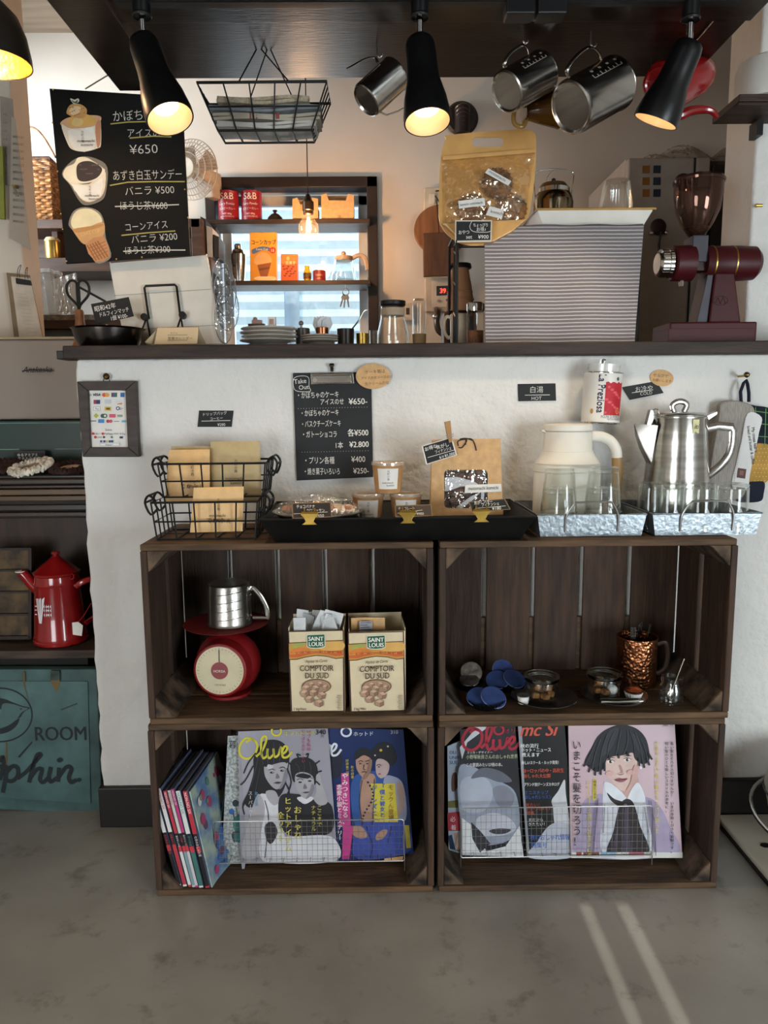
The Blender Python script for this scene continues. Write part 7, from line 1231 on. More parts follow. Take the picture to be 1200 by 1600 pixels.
# mug, shaker jar, box and cup stack left of the rack
def cyl_thing(name, label, cat, px, Y, prof, m_, z=ZC, n=36, group=None, part='body'):
    """prof in (px radius, image row) read at depth Y"""
    rw = [q for _, q in prof if q]; rw = sum(rw)/len(rw) if rw else 500; t = thing(name, label, cat, (P(px, rw, Y).x, Y, z), None, group); k = K(px, rw, Y); pr = [(max(1e-5, r*k), 0 if py is None else P(px, py, Y).z-z) for r, py in prof]
    M().lathe(pr, n).build(part, m_, t); return t, k, (lambda py: P(px, py, Y).z-z)
t, k, zz = cyl_thing('shaker_jar', 'glass shaker jar of cinnamon beside the striped cloth', 'jar', 743, 1.925, [(0, None), (13, None), (14, 520), (14, 492), (12.5, 486), (12, 486)], glass)
M().lathe([(1e-5, .004), (12*k, .004), (12.4*k, zz(517)), (1e-5, zz(517))], 24).build('cinnamon', mat('cinnamon', '#8a5230', .95, var=.2, scale=60), t); M().lathe([(1e-5, zz(487)), (13.4*k, zz(487)), (14*k, zz(484)), (14*k, zz(475)), (12*k, zz(473)), (1e-5, zz(473))], 28).build('lid', chrome, t)
t, k, zz = cyl_thing('mug', 'cream mug with big ear handle behind the rack post', 'mug', 718, 1.985, [(0, None), (13, None), (14.5, 528), (15, 492), (14, 491), (13, 494), (12.5, 530), (0, 530)], mat('cream stoneware', '#c9b79c', .4, var=.05))
M().tube(spline([(-14*k, -.004, zz(497)), (-20*k, -.004, zz(495)), (-24*k, -.004, zz(502)), (-24*k, -.004, zz(518)), (-18*k, -.004, zz(528)), (-14*k, -.004, zz(526))], 5, False), 2.6*k, 8).build('handle', MATS['cream stoneware'], t)
xq = P(718, 500, 2.09).x; zq = P(718, 489, 2.09).z
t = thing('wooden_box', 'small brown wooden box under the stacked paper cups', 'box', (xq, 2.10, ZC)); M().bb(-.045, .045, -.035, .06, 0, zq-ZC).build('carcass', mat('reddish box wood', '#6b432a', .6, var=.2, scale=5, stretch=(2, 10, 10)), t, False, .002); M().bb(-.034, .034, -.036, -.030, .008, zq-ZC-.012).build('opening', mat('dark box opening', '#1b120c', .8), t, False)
pc_ = mat('brown paper cup', '#a87c5a', .7, var=.05)
for i, (lb, ya, yb, r0, r1) in enumerate((('bottom paper cup of the upturned brown stack', 488, 456, 22, 19.5), ('middle paper cup of the upturned brown stack', 470, 440, 21, 17), ('top paper cup of the upturned brown stack', 458, 420, 19, 13.5))):
    t = thing('takeaway_cup', lb, 'cup', (xq, 2.085, P(718, ya, 2.085).z), None, 'upturned brown paper cups'); k = K(718, 460, 2.085); h = P(718, yb, 2.085).z-t.location.z
    M().lathe([(r0*k*.97, .004), (r0*k, .004), (r1*k, h), (1e-5, h)], 32).build('wall', pc_, t); M().tube([(r0*k*math.cos(a*.3927), r0*k*math.sin(a*.3927), .003) for a in range(16)], .0028, 6, True).build('rolled_lip', pc_, t)
M().lathe([(1e-5, h), (17*k, h), (18*k, h+.004), (17*k, h+.012), (14*k, h+.013), (1e-5, h+.012)], 36, flute=.015, nf=24).build('lid', black, t, label='black plastic lid')
# pitcher and bottle
t, k, zz = cyl_thing('glass_pitcher', 'glass water pitcher with black lid near the window', 'pitcher', 614, 2.03, [(0, None), (23, None), (25, 545), (24, 520), (19, 498), (18, 484), (18, 478), (17, 478), (17, 485), (18, 499), (23, 521), (23.5, 543), (0, 545)], glass)
M().lathe([(1e-5, zz(480)), (17.5*k, zz(480)), (20*k, zz(477)), (20*k, zz(471)), (1e-5, zz(470.5))], 36).build('lid', black, t); M().tube(spline([(17*k, 0, zz(496)), (25*k, 0, zz(500)), (27*k, 0, zz(515)), (23*k, 0, zz(535))], 5, False), 1.8*k, 8).build('handle', glass, t); M().lathe([(18.2*k, zz(482)), (18.8*k, zz(484)), (18.8*k, zz(492)), (18.4*k, zz(494))], 36, open_=True).build('collar', mat('beige collar', '#b59f86', .5), t)
t, k, zz = cyl_thing('glass_carafe', 'tall narrow glass carafe standing right of the pitcher', 'carafe', 655, 2.07, [(0, None), (10.5, None), (10.5, 480), (10, 470), (8, 467), (0, 466), (0, 468), (7.5, 469), (9, 472), (9.4, 545), (0, 546)], glass)
M().lathe([(1e-5, .001), (10*k, .001), (11*k, zz(522)), (1e-5, zz(521))], 28).build('wooden_foot', mat('blond wood', '#b08b5c', .6), t)
# plates, saucers, napkins, small things in front of the window
pl = mat('white glazed plate', '#d9d2c6', .3, var=.04)
for i in range(4):
    x = P(420, 520, 2.08).x; o = M().lathe([(1e-5, 0), (.04, 0), (.052, .004), (.0765, .009), (.078, .011), (.0765, .0125), (.05, .0075), (1e-5, .0055)], 48).build('plate', pl); o.location = (x+(-.002, .003, -.001, .002)[i], 2.08, ZC+.0105*i+.026); tag(o, ['lowest white plate of the stack before the window', 'second white plate from the bottom of the stack', 'third white plate from the bottom of the stack', 'top white plate of the stack before the window'][i], 'plate', 'white plates stacked before the window')
o = M().lathe([(1e-5, 0), (.06, 0), (.06, .026), (1e-5, .026)], 32).build('plate_stand', mat('grey round stand', '#6e6860', .6)); o.location = (x, 2.08, ZC); tag(o, 'low grey round stand under the stacked white plates', 'stand')
zp = ZC+.026+.0105*3+.0125; xt = P(415, 507, 2.08).x
o = M().bb(-.045, .045, -.03, .03, 0, .003).build('glass_board', film('small glass board', '#cfd8da', .4, .05, 0)); o.location = (xt-.004, 2.08, zp); tag(o, 'thin glass sheet lying on the top white plate', 'board'); zp += .003
t = thing('trinket_box', 'small dark trinket box with pink lid on the glass sheet', 'box', (P(401, 500, 2.07).x, 2.07, zp)); M().bb(-.022, .022, -.012, .012, 0, .008).build('base', mat('dark trinket base', '#4b403a', .5), t, False); M().bb(-.012, .014, -.01, .01, .008, .018).build('lid', mat('dusty pink', '#b08a80', .6), t, False); M().ball((-.004, 0, .021), .006, n=10).build('knob', MATS['dusty pink'], t)
t = thing('tea_box', 'tiny white tea box standing on the glass sheet', 'box', (P(425, 500, 2.07).x, 2.07, zp)); M().bb(-.010, .010, -.01, .01, 0, .026).build('carton', white, t, False); M().bb(-.006, .006, -.0108, -.01, .006, .020).build('print', mat('pinkish print', '#b8958a', .6), t, False)
xs = P(500, 520, 2.08).x
for i in range(3):
    o = M().lathe([(1e-5, 0), (.032, 0), (.052, .005), (.053, .0065), (.051, .0075), (.032, .0035), (1e-5, .0035)], 40).build('saucer', pl); o.location = (xs, 2.08, ZC+.030+.0065*i); tag(o, ['lowest saucer of the stack under the napkins', 'middle saucer of the stack under the napkins', 'top saucer of the stack under the napkins'][i], 'saucer', 'saucers under the napkin cup')
o = M().lathe([(1e-5, 0), (.04, 0), (.04, .030), (1e-5, .030)], 32).build('saucer_stand', MATS['grey round stand']); o.location = (xs, 2.08, ZC); tag(o, 'low grey round stand under the saucers', 'stand')
z3 = ZC+.030+.013+.0075
t = thing('copper_cup', 'small copper cup holding the paper napkins', 'cup', (xs+.006, 2.08, z3)); M().lathe([(1e-5, 0), (.017, 0), (.018, .02), (.017, .021), (.016, .002), (1e-5, .002)], 32).build('body', mat('plain copper', '#a86a48', .25, 1, var=.12), t)
t = thing('napkin_fan', 'fan of pointed white paper napkins in the copper cup', 'napkin', (xs+.006, 2.08, z3+.003)); npm = mat('white napkin', '#d9dcdf', .8, var=.04)
for i in range(7):
    a = -.55+i*.18; o = M(); o.prism([(-.008, 0), (.008, 0), (.017, .034), (.004, .050), (-.012, .034)], -.0006, .0006); o.build('napkin_leaf', npm, t, False, rot=(.12-.08*i % .2, a*.62, .25*(i-3)), loc=(a*.014, .006-.0025*i, 0))
t = thing('milk_jug', 'small dark metal pot left of the saucers', 'pot', (P(473, 520, 2.1).x, 2.1, ZC)); M().lathe([(1e-5, 0), (.019, 0), (.02, P(473, 514, 2.1).z-ZC), (.018, P(473, 513, 2.1).z-ZC), (1e-5, .07)], 28).build('body', mat('dark pot glaze', '#4b4742', .35, .3), t); M().ball((-.004, 0, P(468, 505, 2.1).z-ZC), .007, n=10).build('knob', mat('grey knob', '#86827c', .4, .5), t); M().cyl((-.004, 0, .05), (-.004, 0, P(468, 507, 2.1).z-ZC), .003).build('stem', steel, t)
for i, (lb, px, r_, hy, m_) in enumerate((('dark enamel cup right of the napkins', 540, .024, 514, mat('dark enamel', '#2c2622', .3, .4)), ('small gleaming brass pot at the window frame', 566, .018, 520, brass), ('small clear glass at the right window frame', 584, .012, 514, glass))):
    t = thing('small_cup', lb, 'cup', (P(px, 520, 2.08+.02*i).x, 2.08+.02*i, ZC)); h = P(px, hy, 2.08).z-ZC; M().lathe([(1e-5, 0), (r_*.9, 0), (r_, h), (r_*.9, h), (r_*.8, .004), (1e-5, .004)], 28).build('body', m_, t)
    if i == 0: M().tube(spline([(r_*.8, -.01, h), (r_*1.5, -.012, h+.02), (r_*2.1, -.01, h+.045), (r_*2.5, -.008, h+.05)], 4, False), .0022, 6).build('spoon', steel, t)
# ------------------------------------------------------------------ coffee grinder
YG = 1.885; px0 = 1110; k = K(px0, 420, YG); gx = P(px0, 430, YG).x; lz = lambda py: P(px0, py, YG).z-ZC; lx = lambda px: (px-px0)*k
t = thing('coffee_grinder', 'burgundy coffee grinder with smoky clear hopper', 'coffee grinder', (gx, YG, ZC)); brg = mat('burgundy enamel', '#440f14', .45, var=.12, scale=8, spec=.3); gun = mat('gunmetal', '#47454b', .45, .5, var=.1)
M().bb(lx(1036), lx(1170), -.058, .058, .004, lz(507)).build('base', brg, t, False, .004, 3); M().bb(lx(1034), lx(1166), -.0585, .05, .0035, lz(517)).build('base_trim', brg, t, False, .001)
for x in (1045, 1160):
    for y in (-.045, .045): M().cyl((lx(x), y, 0), (lx(x), y, .005), .007).build('rubber_foot', black, t)
M().prism([(lx(1102), lz(507)), (lx(1152), lz(507)), (lx(1138), lz(430)), (lx(1108), lz(430))], -.034, .034).build('column', brg, t, False, .004, 3); M().prism([(lx(1084), lz(507)), (lx(1101), lz(507)), (lx(1107), lz(432)), (lx(1098), lz(432))], -.028, .028).build('column_shield', gun, t, False, .002)
qx = Vector((1, 0, 0)).to_track_quat('Z', 'Y'); zc = lz(412); rr_ = 26*k
M().lathe([(1e-5, 0), (rr_*.92, 0), (rr_, .006), (rr_*1.02, lx(1150)-lx(1097)), (rr_*.97, lx(1176)-lx(1097)), (rr_*.7, lx(1183)-lx(1097)), (1e-5, lx(1184)-lx(1097))], 48, (lx(1097), 0, zc), qx).build('motor_housing', brg, t)
gb = M()
for x in (1107, 1139): gb.lathe([(rr_*1.015, 0), (rr_*1.035, .001), (rr_*1.035, .003), (rr_*1.015, .004)], 48, (lx(x), 0, zc), qx, open_=True)
gb.build('gold_bands', brass, t)
M().lathe([(1e-5, 0), (24*k, 0), (26.5*k, .004), (27*k, lx(1078)-lx(1047)), (1e-5, lx(1078)-lx(1047))], 48, (lx(1047), -.004, zc), qx).build('grinding_head', brg, t)
M().lathe([(1e-5, 0), (17*k, 0), (20*k, .004), (21*k, .006), (21*k, .022), (22*k, .024), (22*k, .032), (1e-5, .032)], 60, (lx(1024), -.006, zc), qx, flute=.015, nf=30).build('adjusting_dial', chrome, t)
M().lathe([(1e-5, -.0006), (15*k, -.0006), (15*k, .001)], 40, (lx(1024), -.006, zc), qx).build('dial_face', dullsteel, t)
M().bb(lx(1073), lx(1097), -.028, .028, lz(412), lz(371)).build('throat', gun, t, False, .002); M().bb(lx(1076), lx(1100), -.02, .02, lz(425), lz(400)).build('coupling', mat('dark maroon', '#34100f', .4), t, False, .002)
M().cyl((lx(1064), -.004, lz(448)), (lx(1064), -.004, lz(436)), .007).build('outlet', chrome, t)
hp = film('smoky hopper', '#7a5a4e', .62, .06, 0); kx = lx(1085)
M().lathe([(9*k, lz(372)), (13*k, lz(368)), (24*k, lz(350)), (33*k, lz(328)), (36*k, lz(305)), (36.5*k, lz(286)), (37.5*k, lz(285)), (37.5*k, lz(282))], 56, (kx, 0, 0), open_=True).build('hopper', hp, t); M().lathe([(37.8*k, lz(287)), (38.5*k, lz(283)), (36*k, lz(279)), (12*k, lz(277.5)), (6.5*k, lz(277)), (6*k, lz(269)), (1e-5, lz(268.5))], 48, (kx, 0, 0), open_=True).build('hopper_lid', hp, t)
M().lathe([(1e-5, lz(370)), (20*k, lz(357)), (1e-5, lz(350))], 24, (kx, 0, 0)).build('beans', mat('roasted beans', '#6b4426', .5, var=.4, scale=120, bump=.8, bscale=160), t)
onl = M(); onl.tube([(lx(1118)+.018*math.cos(a), -.0348, lz(473)+.011*math.sin(a)) for a in [j*.3 for j in range(21)]], .0006, 4, True); onl.tube([(lx(1110), -.0348, lz(476)), (lx(1114), -.0348, lz(468)), (lx(1118), -.0348, lz(478)), (lx(1122), -.0348, lz(467)), (lx(1126), -.0348, lz(478))], .0007, 4); onl.build('embossed_badge', gun, t)
o = M().bb(-.14, .07, -.055, .055, 0, .0032).build('counter_mat', mat('tan leather mat', '#8a6a50', .7, var=.15)); o.location = (gx+.01, 1.884, ZC); tag(o, 'thin tan mat under the burgundy grinder', 'mat')
# ------------------------------------------------------------------ kitchen behind
o = M().bb(-.2, .62, 2.62, 3.13, 0, 1.2).build('back_worktop', mat('grey worktop unit', '#77716a', .5, var=.06), None, False, .003); tag(o, 'grey kitchen worktop unit along the back wall below window', 'worktop')
# window shelves
zs1, zs2 = P(450, 345, 3.1).z, P(450, 440, 3.1).z
for lb, z, x0 in (('upper dark shelf across the kitchen window', zs1, WX0-.02), ('lower dark shelf across the kitchen window', zs2, P(355, 440, 3.1).x)):
    o = M().bb(x0, WX1, 3.07, 3.23, z-.018, z).build('window_shelf', darkwood, None, False, .002); tag(o, lb, 'shelf', 'shelves across the kitchen window')
YW = 3.13
def wtin(label, px):
    t, k, zz = cyl_thing('spice_tin', label, 'tin', px, YW, [(0, None), (16, None), (16.4, 343), (16, 341), (16, 303), (16.5, 302), (16.3, 301), (0, 301)], mat('red tin', '#8f1c26', .35, var=.06), zs1, group='red curry powder tins'); r = 16*k; H = zz(301)
    wrap(t, r*1.02, [('#e2d8d2', [gtext('S&B', 0, H*.70, .036, 0, .03, 0, .95, 'C'), gtext('Curry Powder', 0, H*.52, .0135, 0, .02, .2, .85, 'C'), gtext('ヱスビーカレー', 0, H*.36, .0115, 0, .02, 0, .9, 'C'), gtext('NET 400g', 0, H*.20, .009, 0, .015, 0, 1, 'C'), gtext('S&B SHOKUHIN CO.', 0, H*.11, .0085, 0, .015, 0, .8, 'C')])], 'lettering')
    return t
wtin('left of the two red lettered tins on the window shelf', 357); wtin('right of the two red lettered tins on the window shelf', 393)
o = M().lathe([(1e-5, 0), (.037, 0), (.038, .004), (.033, .006), (.030, .018), (.016, .032), (.006, .036), (.006, .042), (.010, .045), (.008, .049), (1e-5, .05)], 36).build('pot_lid', mat('dark bronze', '#5a4c40', .3, .8, var=.15)); o.location = (P(430, 345, YW).x, YW, zs1); tag(o, 'domed dark metal pot lid on the upper window shelf', 'lid')
for lb, xa, xb, ya in (('smaller kraft carry carton behind the hanging bulb', 457, 497, 309), ('larger kraft carry carton at right of the window shelf', 502, 553, 303)):
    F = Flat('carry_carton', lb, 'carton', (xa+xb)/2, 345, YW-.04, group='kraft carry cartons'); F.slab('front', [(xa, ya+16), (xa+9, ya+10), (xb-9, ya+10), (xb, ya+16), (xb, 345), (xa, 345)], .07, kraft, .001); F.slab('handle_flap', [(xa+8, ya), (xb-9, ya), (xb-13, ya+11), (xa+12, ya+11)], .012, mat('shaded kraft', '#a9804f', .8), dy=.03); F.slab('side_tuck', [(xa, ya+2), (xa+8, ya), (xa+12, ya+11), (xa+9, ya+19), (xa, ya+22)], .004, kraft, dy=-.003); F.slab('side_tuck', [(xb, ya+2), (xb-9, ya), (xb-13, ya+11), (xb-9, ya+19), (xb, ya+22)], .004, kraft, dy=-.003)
    F.text([('珈琲', (xa+xb)/2, 336, 6, dict(v=1))], '#5c452c')
t, k, zz = cyl_thing('cocktail_shaker', 'steel cocktail shaker at the left of the lower window shelf', 'shaker', 372, YW, [(0, None), (8.5, None), (10, 430), (12, 405), (12, 398), (10, 396), (8.5, 391), (5.5, 389), (5.5, 383), (4, 381.5), (0, 381.5)], steel, zs2)
def wbox(name, label, q, sh, tx, col):
    F = Flat(name, label, 'box', (q[0][0]+q[1][0])/2, 440, YW-.02); F.slab('carton', q, .035, mat('carton '+col, col, .6, var=.04), .001); F.decal(sh, 'print')
    for l_, c_, nm in tx: F.text(l_, c_, nm)
wbox('cone_box', 'orange ice cream cone box with dark katakana title', [(390, 363), (432, 363), (432, 440), (391, 440)], [('#e0a23a', [(391, 364), (431, 364), (431, 388), (391, 390)]), ('#4a6a9a', SPL([(394, 390), (410, 385), (424, 388), (424, 393), (410, 391), (396, 397)], 3)), ('#d9c39a', SPL([(397, 436), (404, 432), (428, 432), (430, 438), (410, 439)], 3)), ('#c9a06a', SPL([(397, 410), (402, 398), (412, 394), (422, 400), (424, 412), (410, 416)])), ('#8a5230', [(402, 414), (424, 410), (418, 432), (407, 432)]), ('#6b3d22', [(404, 420), (422, 417), (421, 420), (405, 423)]), ('#b8322e', ell(426, 391, 5, 5))], [([('コーンカップ', 392, 382, 8.4, dict(sx=.78, b=.03))], '#2a2018', 'title'), ([('Cone Cup', 400, 391, 4.5), ('13', 423, 393.5, 5.5, dict(b=.02))], '#efe6d8', 'lettering')], '#c98a2a')
wbox('snack_box', 'small orange snack carton next to the cone box', [(439, 397), (465, 397), (465, 440), (439, 440)], [('#c9793a', [(440, 398), (464, 398), (464, 412), (440, 412)]), *[('#7d2f1c', ell(443+(i*5.3 % 19), 416+(i*3.7 % 18), 2.2, 1.4, 7)) for i in range(14)], ('#b7b06a', ell(450, 404, 2.4, 3.4))], [([('豆菓子', 446, 413, 5.4)], '#f0dcb8', 'lettering')], '#b8562a')
t, k, zz = cyl_thing('small_bottle', 'tiny yellow glass bottle on the lower window shelf', 'bottle', 480, YW, [(0, None), (5.5, None), (6, 436), (5.5, 424), (3.8, 420), (4.5, 416), (0, 416)], mat('yellow glass', '#d9a522', .1, trans=.5, var=.1), zs2); M().lathe([(6.2*k, zz(436)), (6.3*k, zz(427))], 24, open_=True).build('label', mat('dark yellow label', '#5a3d14', .6, var=.3, scale=80), t)
t, k, zz = cyl_thing('red_tin', 'squat dark red tin beside the yellow bottle', 'tin', 499, YW, [(0, None), (10, None), (10.2, 424), (9.5, 423), (0, 423)], mat('dark red tin', '#7d2024', .4, var=.08), zs2); wrap(t, 10.4*k, [('#d9b58a', [gtext('TOKYO', 0, .022, .011, 0, .01, 0, .8, 'C'), gtext('coffee', 0, .010, .010, 0, .01, 0, .8, 'C')])], 'lettering')
t, k, zz = cyl_thing('glass_server', 'glass coffee server with beige handle on the window shelf', 'server', 537, YW, [(0, None), (20, None), (20, 434), (14, 408), (12, 404), (11.5, 404), (13.4, 409), (19.2, 434), (19, 438), (0, 438)], glass, zs2)
bgp = mat('beige plastic', '#b39a80', .5); M().lathe([(13.4*k, zz(408)), (14*k, zz(405)), (14*k, zz(401)), (1e-5, zz(399))], 32).build('lid', bgp, t); M().ball((0, 0, zz(396.5)), 4*k, n=12).build('lid_knob', bgp, t); M().tube(spline([(13*k, 0, zz(404)), (24*k, 0, zz(399)), (34*k, 0, zz(404)), (37*k, 0, zz(422))], 5, False), 2.4*k, 8, flat=1.4).build('handle', bgp, t)
t = thing('bunch_of_keys', 'bunch of keys on a ring hanging under the lower window shelf', 'keys', P(540, 450, 3.07)); k = K(540, 460, 3.07)
M().tube([(5*k*math.cos(a*.5), 0, -6*k+5*k*math.sin(a*.5)) for a in range(13)], .8*k, 6, True).build('key_ring', steel, t); M().tube([(0, .0, zs2-.018-t.location.z), (0, 0, -2*k)], .5*k, 6).build('hook', steel, t)
for a in (-.15, .1, .3): M().prism([(-1.5*k, -10*k), (2*k, -10*k), (3.5*k, -16*k), (1.6*k, -18*k), (1.2*k, -30*k), (-1*k, -30*k), (-1*k, -18*k), (-3*k, -16*k)], -.001+a*.01, .001+a*.01).build('key', dullsteel, t, False, rot=(0, a, 0))
# pendant bulb
pb = P(482, 350, 2.88); k = K(482, 350, 2.88); lz2 = lambda py: P(482, py, 2.88).z-pb.z
t = thing('pendant_bulb', 'clear glowing filament bulb hanging on a twisted cord', 'lamp', pb)
M().lathe([(6*k, lz2(336)), (8*k, lz2(340)), (15*k, lz2(351)), (16.2*k, lz2(359)), (14*k, lz2(368)), (8*k, lz2(374.5)), (1e-5, lz2(376))], 40, open_=True).build('glass_envelope', film('bulb glass', '#fff0d8', .86, .03, 0), t)
M().tube([(a*k*2.2, 0, lz2(b)) for a, b in ((-1, 345), (-1.6, 366), (0, 347), (.8, 367), (1.4, 346))], .9*k, 6).build('filament', mat('glowing filament', '#ffd9a0', .5, emit='#ffb45a', es=55), t)
M().lathe([(6.5*k, lz2(337)), (8*k, lz2(335)), (8*k, lz2(330)), (9*k, lz2(329)), (9*k, lz2(316)), (6*k, lz2(312)), (3*k, lz2(304)), (1e-5, lz2(303))], 32).build('socket', mat('bronze socket', '#4a3a2c', .35, .7), t)
M().tube([(0, 0, lz2(304)), (0, 0, 2.545-pb.z)], .9*k, 6).build('cord', mat('brown twisted cord', '#3c241b', .9), t)
lamp('bulb_light', 'POINT', (pb.x, pb.y-.03, pb.z-.03), 8, (1, .58, .30), shadow_soft_size=.03)
# fan
fc = P(302, 266, 2.95); k = K(302, 266, 2.95); t = thing('wall_fan', 'beige wall fan half hidden behind the chalk menu board', 'fan', fc, (R(5), 0, R(-18))); bge = mat('beige fan plastic', '#b7a692', .5)
m = M()
for r_ in (44, 38, 30, 22, 14): m.tube([(r_*k*math.cos(a*math.pi/24), -.05*(1-(r_/44)**2)-.01, r_*k*math.sin(a*math.pi/24)) for a in range(48)], .0022, 5, True)
for i in range(48): a = i*math.pi/24; m.tube([(r_*k*math.cos(a), -.05*(1-(r_/44)**2)-.01, r_*k*math.sin(a)) for r_ in (14, 22, 30, 38, 44)], .0012, 4)
m.build('cage', bge, t); M().lathe([(1e-5, .05), (14*k, .052), (15*k, .04)], 32, (0, 0, 0), Vector((0, -1, 0)).to_track_quat('Z', 'Y')).build('badge', mat('pale fan badge', '#c9bba8', .5), t)
for i in range(4):
    a = i*math.pi/2+.4; M().grid(lambda u, v: ((8+30*u)*k*math.cos(a+(v-.5)*(.9-.1*u)), .012-.012*(v-.5)*4*.5, (8+30*u)*k*math.sin(a+(v-.5)*(.9-.1*u))), 6, 6, .002).build('blade', mat('fan blade', '#a89684', .5), t)
M().bb(-.03, .03, .02, .12, -.03, .03).build('motor', bge, t, True, .02, 3); M().bb(-.02, .02, .1, .18, -.08, .02).build('wall_arm', bge, t, False, .006)
# books on the end of the shelf
for i, (lb, x0, x1, y0, c1) in enumerate((('tall black folder at the right end of the back shelf', 313, 321, 338, '#1d1a19'), ('grey white folder leaning beside the black folder', 322, 332, 352, '#aaa59d'), ('dark slim folder nearest the kitchen window', 333, 342, 366, '#2b2826'))):
    F = Flat('folder', lb, 'folder', (x0+x1)/2, 402, 2.985, group='folders on the back shelf'); F.slab('cover', [(x0, y0), (x1, y0+4), (x1+6*0, 402), (x0+2, 402)], .12, ink(c1), .001)
# hanging boards, switch plate, heater control, vent on the back wall
t = thing('switch_plate', 'cream switch plate on the back wall above the round board', 'switch', P(675, 312, 3.13)); M().bb(-.033, .033, -.01, .02, -.045, .045).build('plate', mat('cream plastic', '#c9bda6', .4), t, False, .004); M().bb(-.012, .012, -.016, -.01, -.02, .02).build('rocker', mat('cream rocker', '#d6ccb8', .4), t, False, .002)
M().tube([(.015, -.012, .03), (.028, -.03, .026), (.03, -.03, .008)], .003, 6).build('hook', blackw, t)
wd = mat('warm board wood', '#8f5c34', .55, var=.2, scale=4, stretch=(10, 10, 1.5))
F = Flat('round_board', 'round wooden board hanging on the back wall', 'board', 688, 400, 3.10); F.slab('disc', ell(690, 359, 43, 40, 56), .02, wd, .003); M().tube([F.inv @ P(688, 320, 3.098), F.inv @ P(684, 312, 3.10), F.inv @ P(680, 306, 3.105)], .003, 6).build('hanging_cord', blackw, F.root)
F = Flat('square_board', 'dark square cutting board hanging over the round board', 'board', 690, 431, 3.072); F.slab('slab', [(661, 364), (716, 362), (718, 430), (662, 432)], .022, mat('darker board wood', '#5f3c22', .55, var=.2, scale=4, stretch=(10, 10, 1.5)), .003); M().tube([F.inv @ P(686, 364, 3.068), F.inv @ P(683, 322, 3.09), F.inv @ P(682, 312, 3.1)], .002, 6).build('hanging_cord', blackw, F.root)
F = Flat('heater_control', 'cream water heater control showing red digits', 'control panel', 690, 486, 3.11); F.slab('case', rrect(664, 433, 716, 487, 4), .04, mat('cream appliance', '#bfae98', .4), .004); F.off = -.003; F.slab('door', rrect(675, 437, 714, 480, 3), .004, mat('cream door', '#c9b9a3', .4), .001); F.off = -.0045; F.slab('screen', [(682, 447), (703, 446), (703, 461), (682, 462)], .002, mat('dark lcd', '#3b3f44', .2)); F.off = -.005
F.text([('39', 687, 458, 10, dict(b=.02))], '#ff5a48', 'digits', m=mat('red led digits', '#ff5a48', .5, emit='#ff3a28', es=3)); F.decal([('#8d8173', ell(686, 470, 3, 2.4)), ('#8d8173', ell(700, 470, 3, 2.4))], 'button_print')
t = thing('water_tap', 'dark pipe elbow and valve under the heater control', 'tap', P(684, 500, 3.06)); M().tube(spline([(0, .06, .05), (0, 0, .03), (-.005, -.01, -.01), (.004, -.01, -.045), (.03, -.01, -.06), (.05, -.01, -.05)], 5, False), .012, 10).build('pipe', mat('dark bronze pipe', '#4a4038', .35, .8), t); M().ball((-.012, -.012, .012), .013, n=12).build('valve', chrome, t)
t = thing('power_socket', 'small cream socket with dark slots by the carafe', 'socket', P(637, 487, 3.135)); M().bb(-.02, .02, -.006, .014, -.035, .035).build('plate', MATS['cream plastic'], t, False, .003); M().bb(-.007, .007, -.008, -.006, -.012, .014).build('slots', mat('dark slots', '#38322c', .6), t, False)
vc = P(722, 183, 3.12); k = K(722, 183, 3.12); t = thing('wall_vent', 'round dark ventilation hood high on the back wall', 'vent', vc); vm = mat('dark brown vent', '#2d2522', .45, .3)
M().lathe([(1e-5, .0), (25*k, .0), (26*k, .006), (22*k, .016), (1e-5, .02)], 40, (0, .02, 0), Vector((0, -1, 0)).to_track_quat('Z', 'Y')).build('flange', vm, t)
m = M()
for i in range(6): m.tube([((11-.4*i)*k*math.cos(a), -.012-.03*math.sin(a)*.9, (8-i*6.2)*k+6*k*math.sin(a)) for a in [j*math.pi/10 for j in range(11)]], .0035, 6)
m.build('louvres', mat('bronze louvre', '#6b5648', .35, .6), t); M().grid(lambda u, v: (12*k*math.cos(math.pi*u), -.008-.034*math.sin(math.pi*u), (14-40*v)*k), 12, 4, .002).build('hood', vm, t)
# fridge, bag, dark panel
YF = 2.66; xa, xb = P(977, 380, YF).x, P(1104, 380, YF).x; zt_ = P(1040, 243, YF).z
t = thing('refrigerator', 'grey refrigerator in shade with rows of small magnets', 'refrigerator', ((xa+xb)/2, YF, 0)); w_ = (xb-xa)/2; frm = mat('grey fridge enamel', '#a39a90', .4, var=.05)
M().bb(-w_, w_, .03, .48, .02, zt_).build('body', frm, t, False, .006); M().bb(-w_, w_*.62, 0, .03, .9, zt_-.006).build('door', frm, t, False, .008, 3); M().bb(w_*.66, w_, 0, .03, .9, zt_-.006).build('side_door', frm, t, False, .006)
M().bb(w_*.62, w_*.66, .005, .03, .9, zt_-.006).build('door_gap', black, t, False)
for j in range(3):
    for i, c1 in enumerate(('#8a5a22', '#1f2a3a')):
        u = P((1009, 1026)[i], 265+j*18.5, YF); o = M().bb(-.012, .012, -.004, 0, -.012, .012).build('magnet', ink(c1)); o.location = (u.x, YF-.001, u.z); tag(o, '%s square magnet in the %s row on the refrigerator' % (('amber', 'navy')[i], ('top', 'middle', 'bottom')[j]), 'magnet', 'magnets on the refrigerator')
u = P(1066, 286, YF); o = M().ball((0, 0, 0), .03, 1, .3, 1, 14).build('round_magnet', mat('dark red magnet', '#2f1613', .6)); o.location = (u.x, YF-.008, u.z); tag(o, 'dark round magnet at the upper right of the refrigerator', 'magnet')
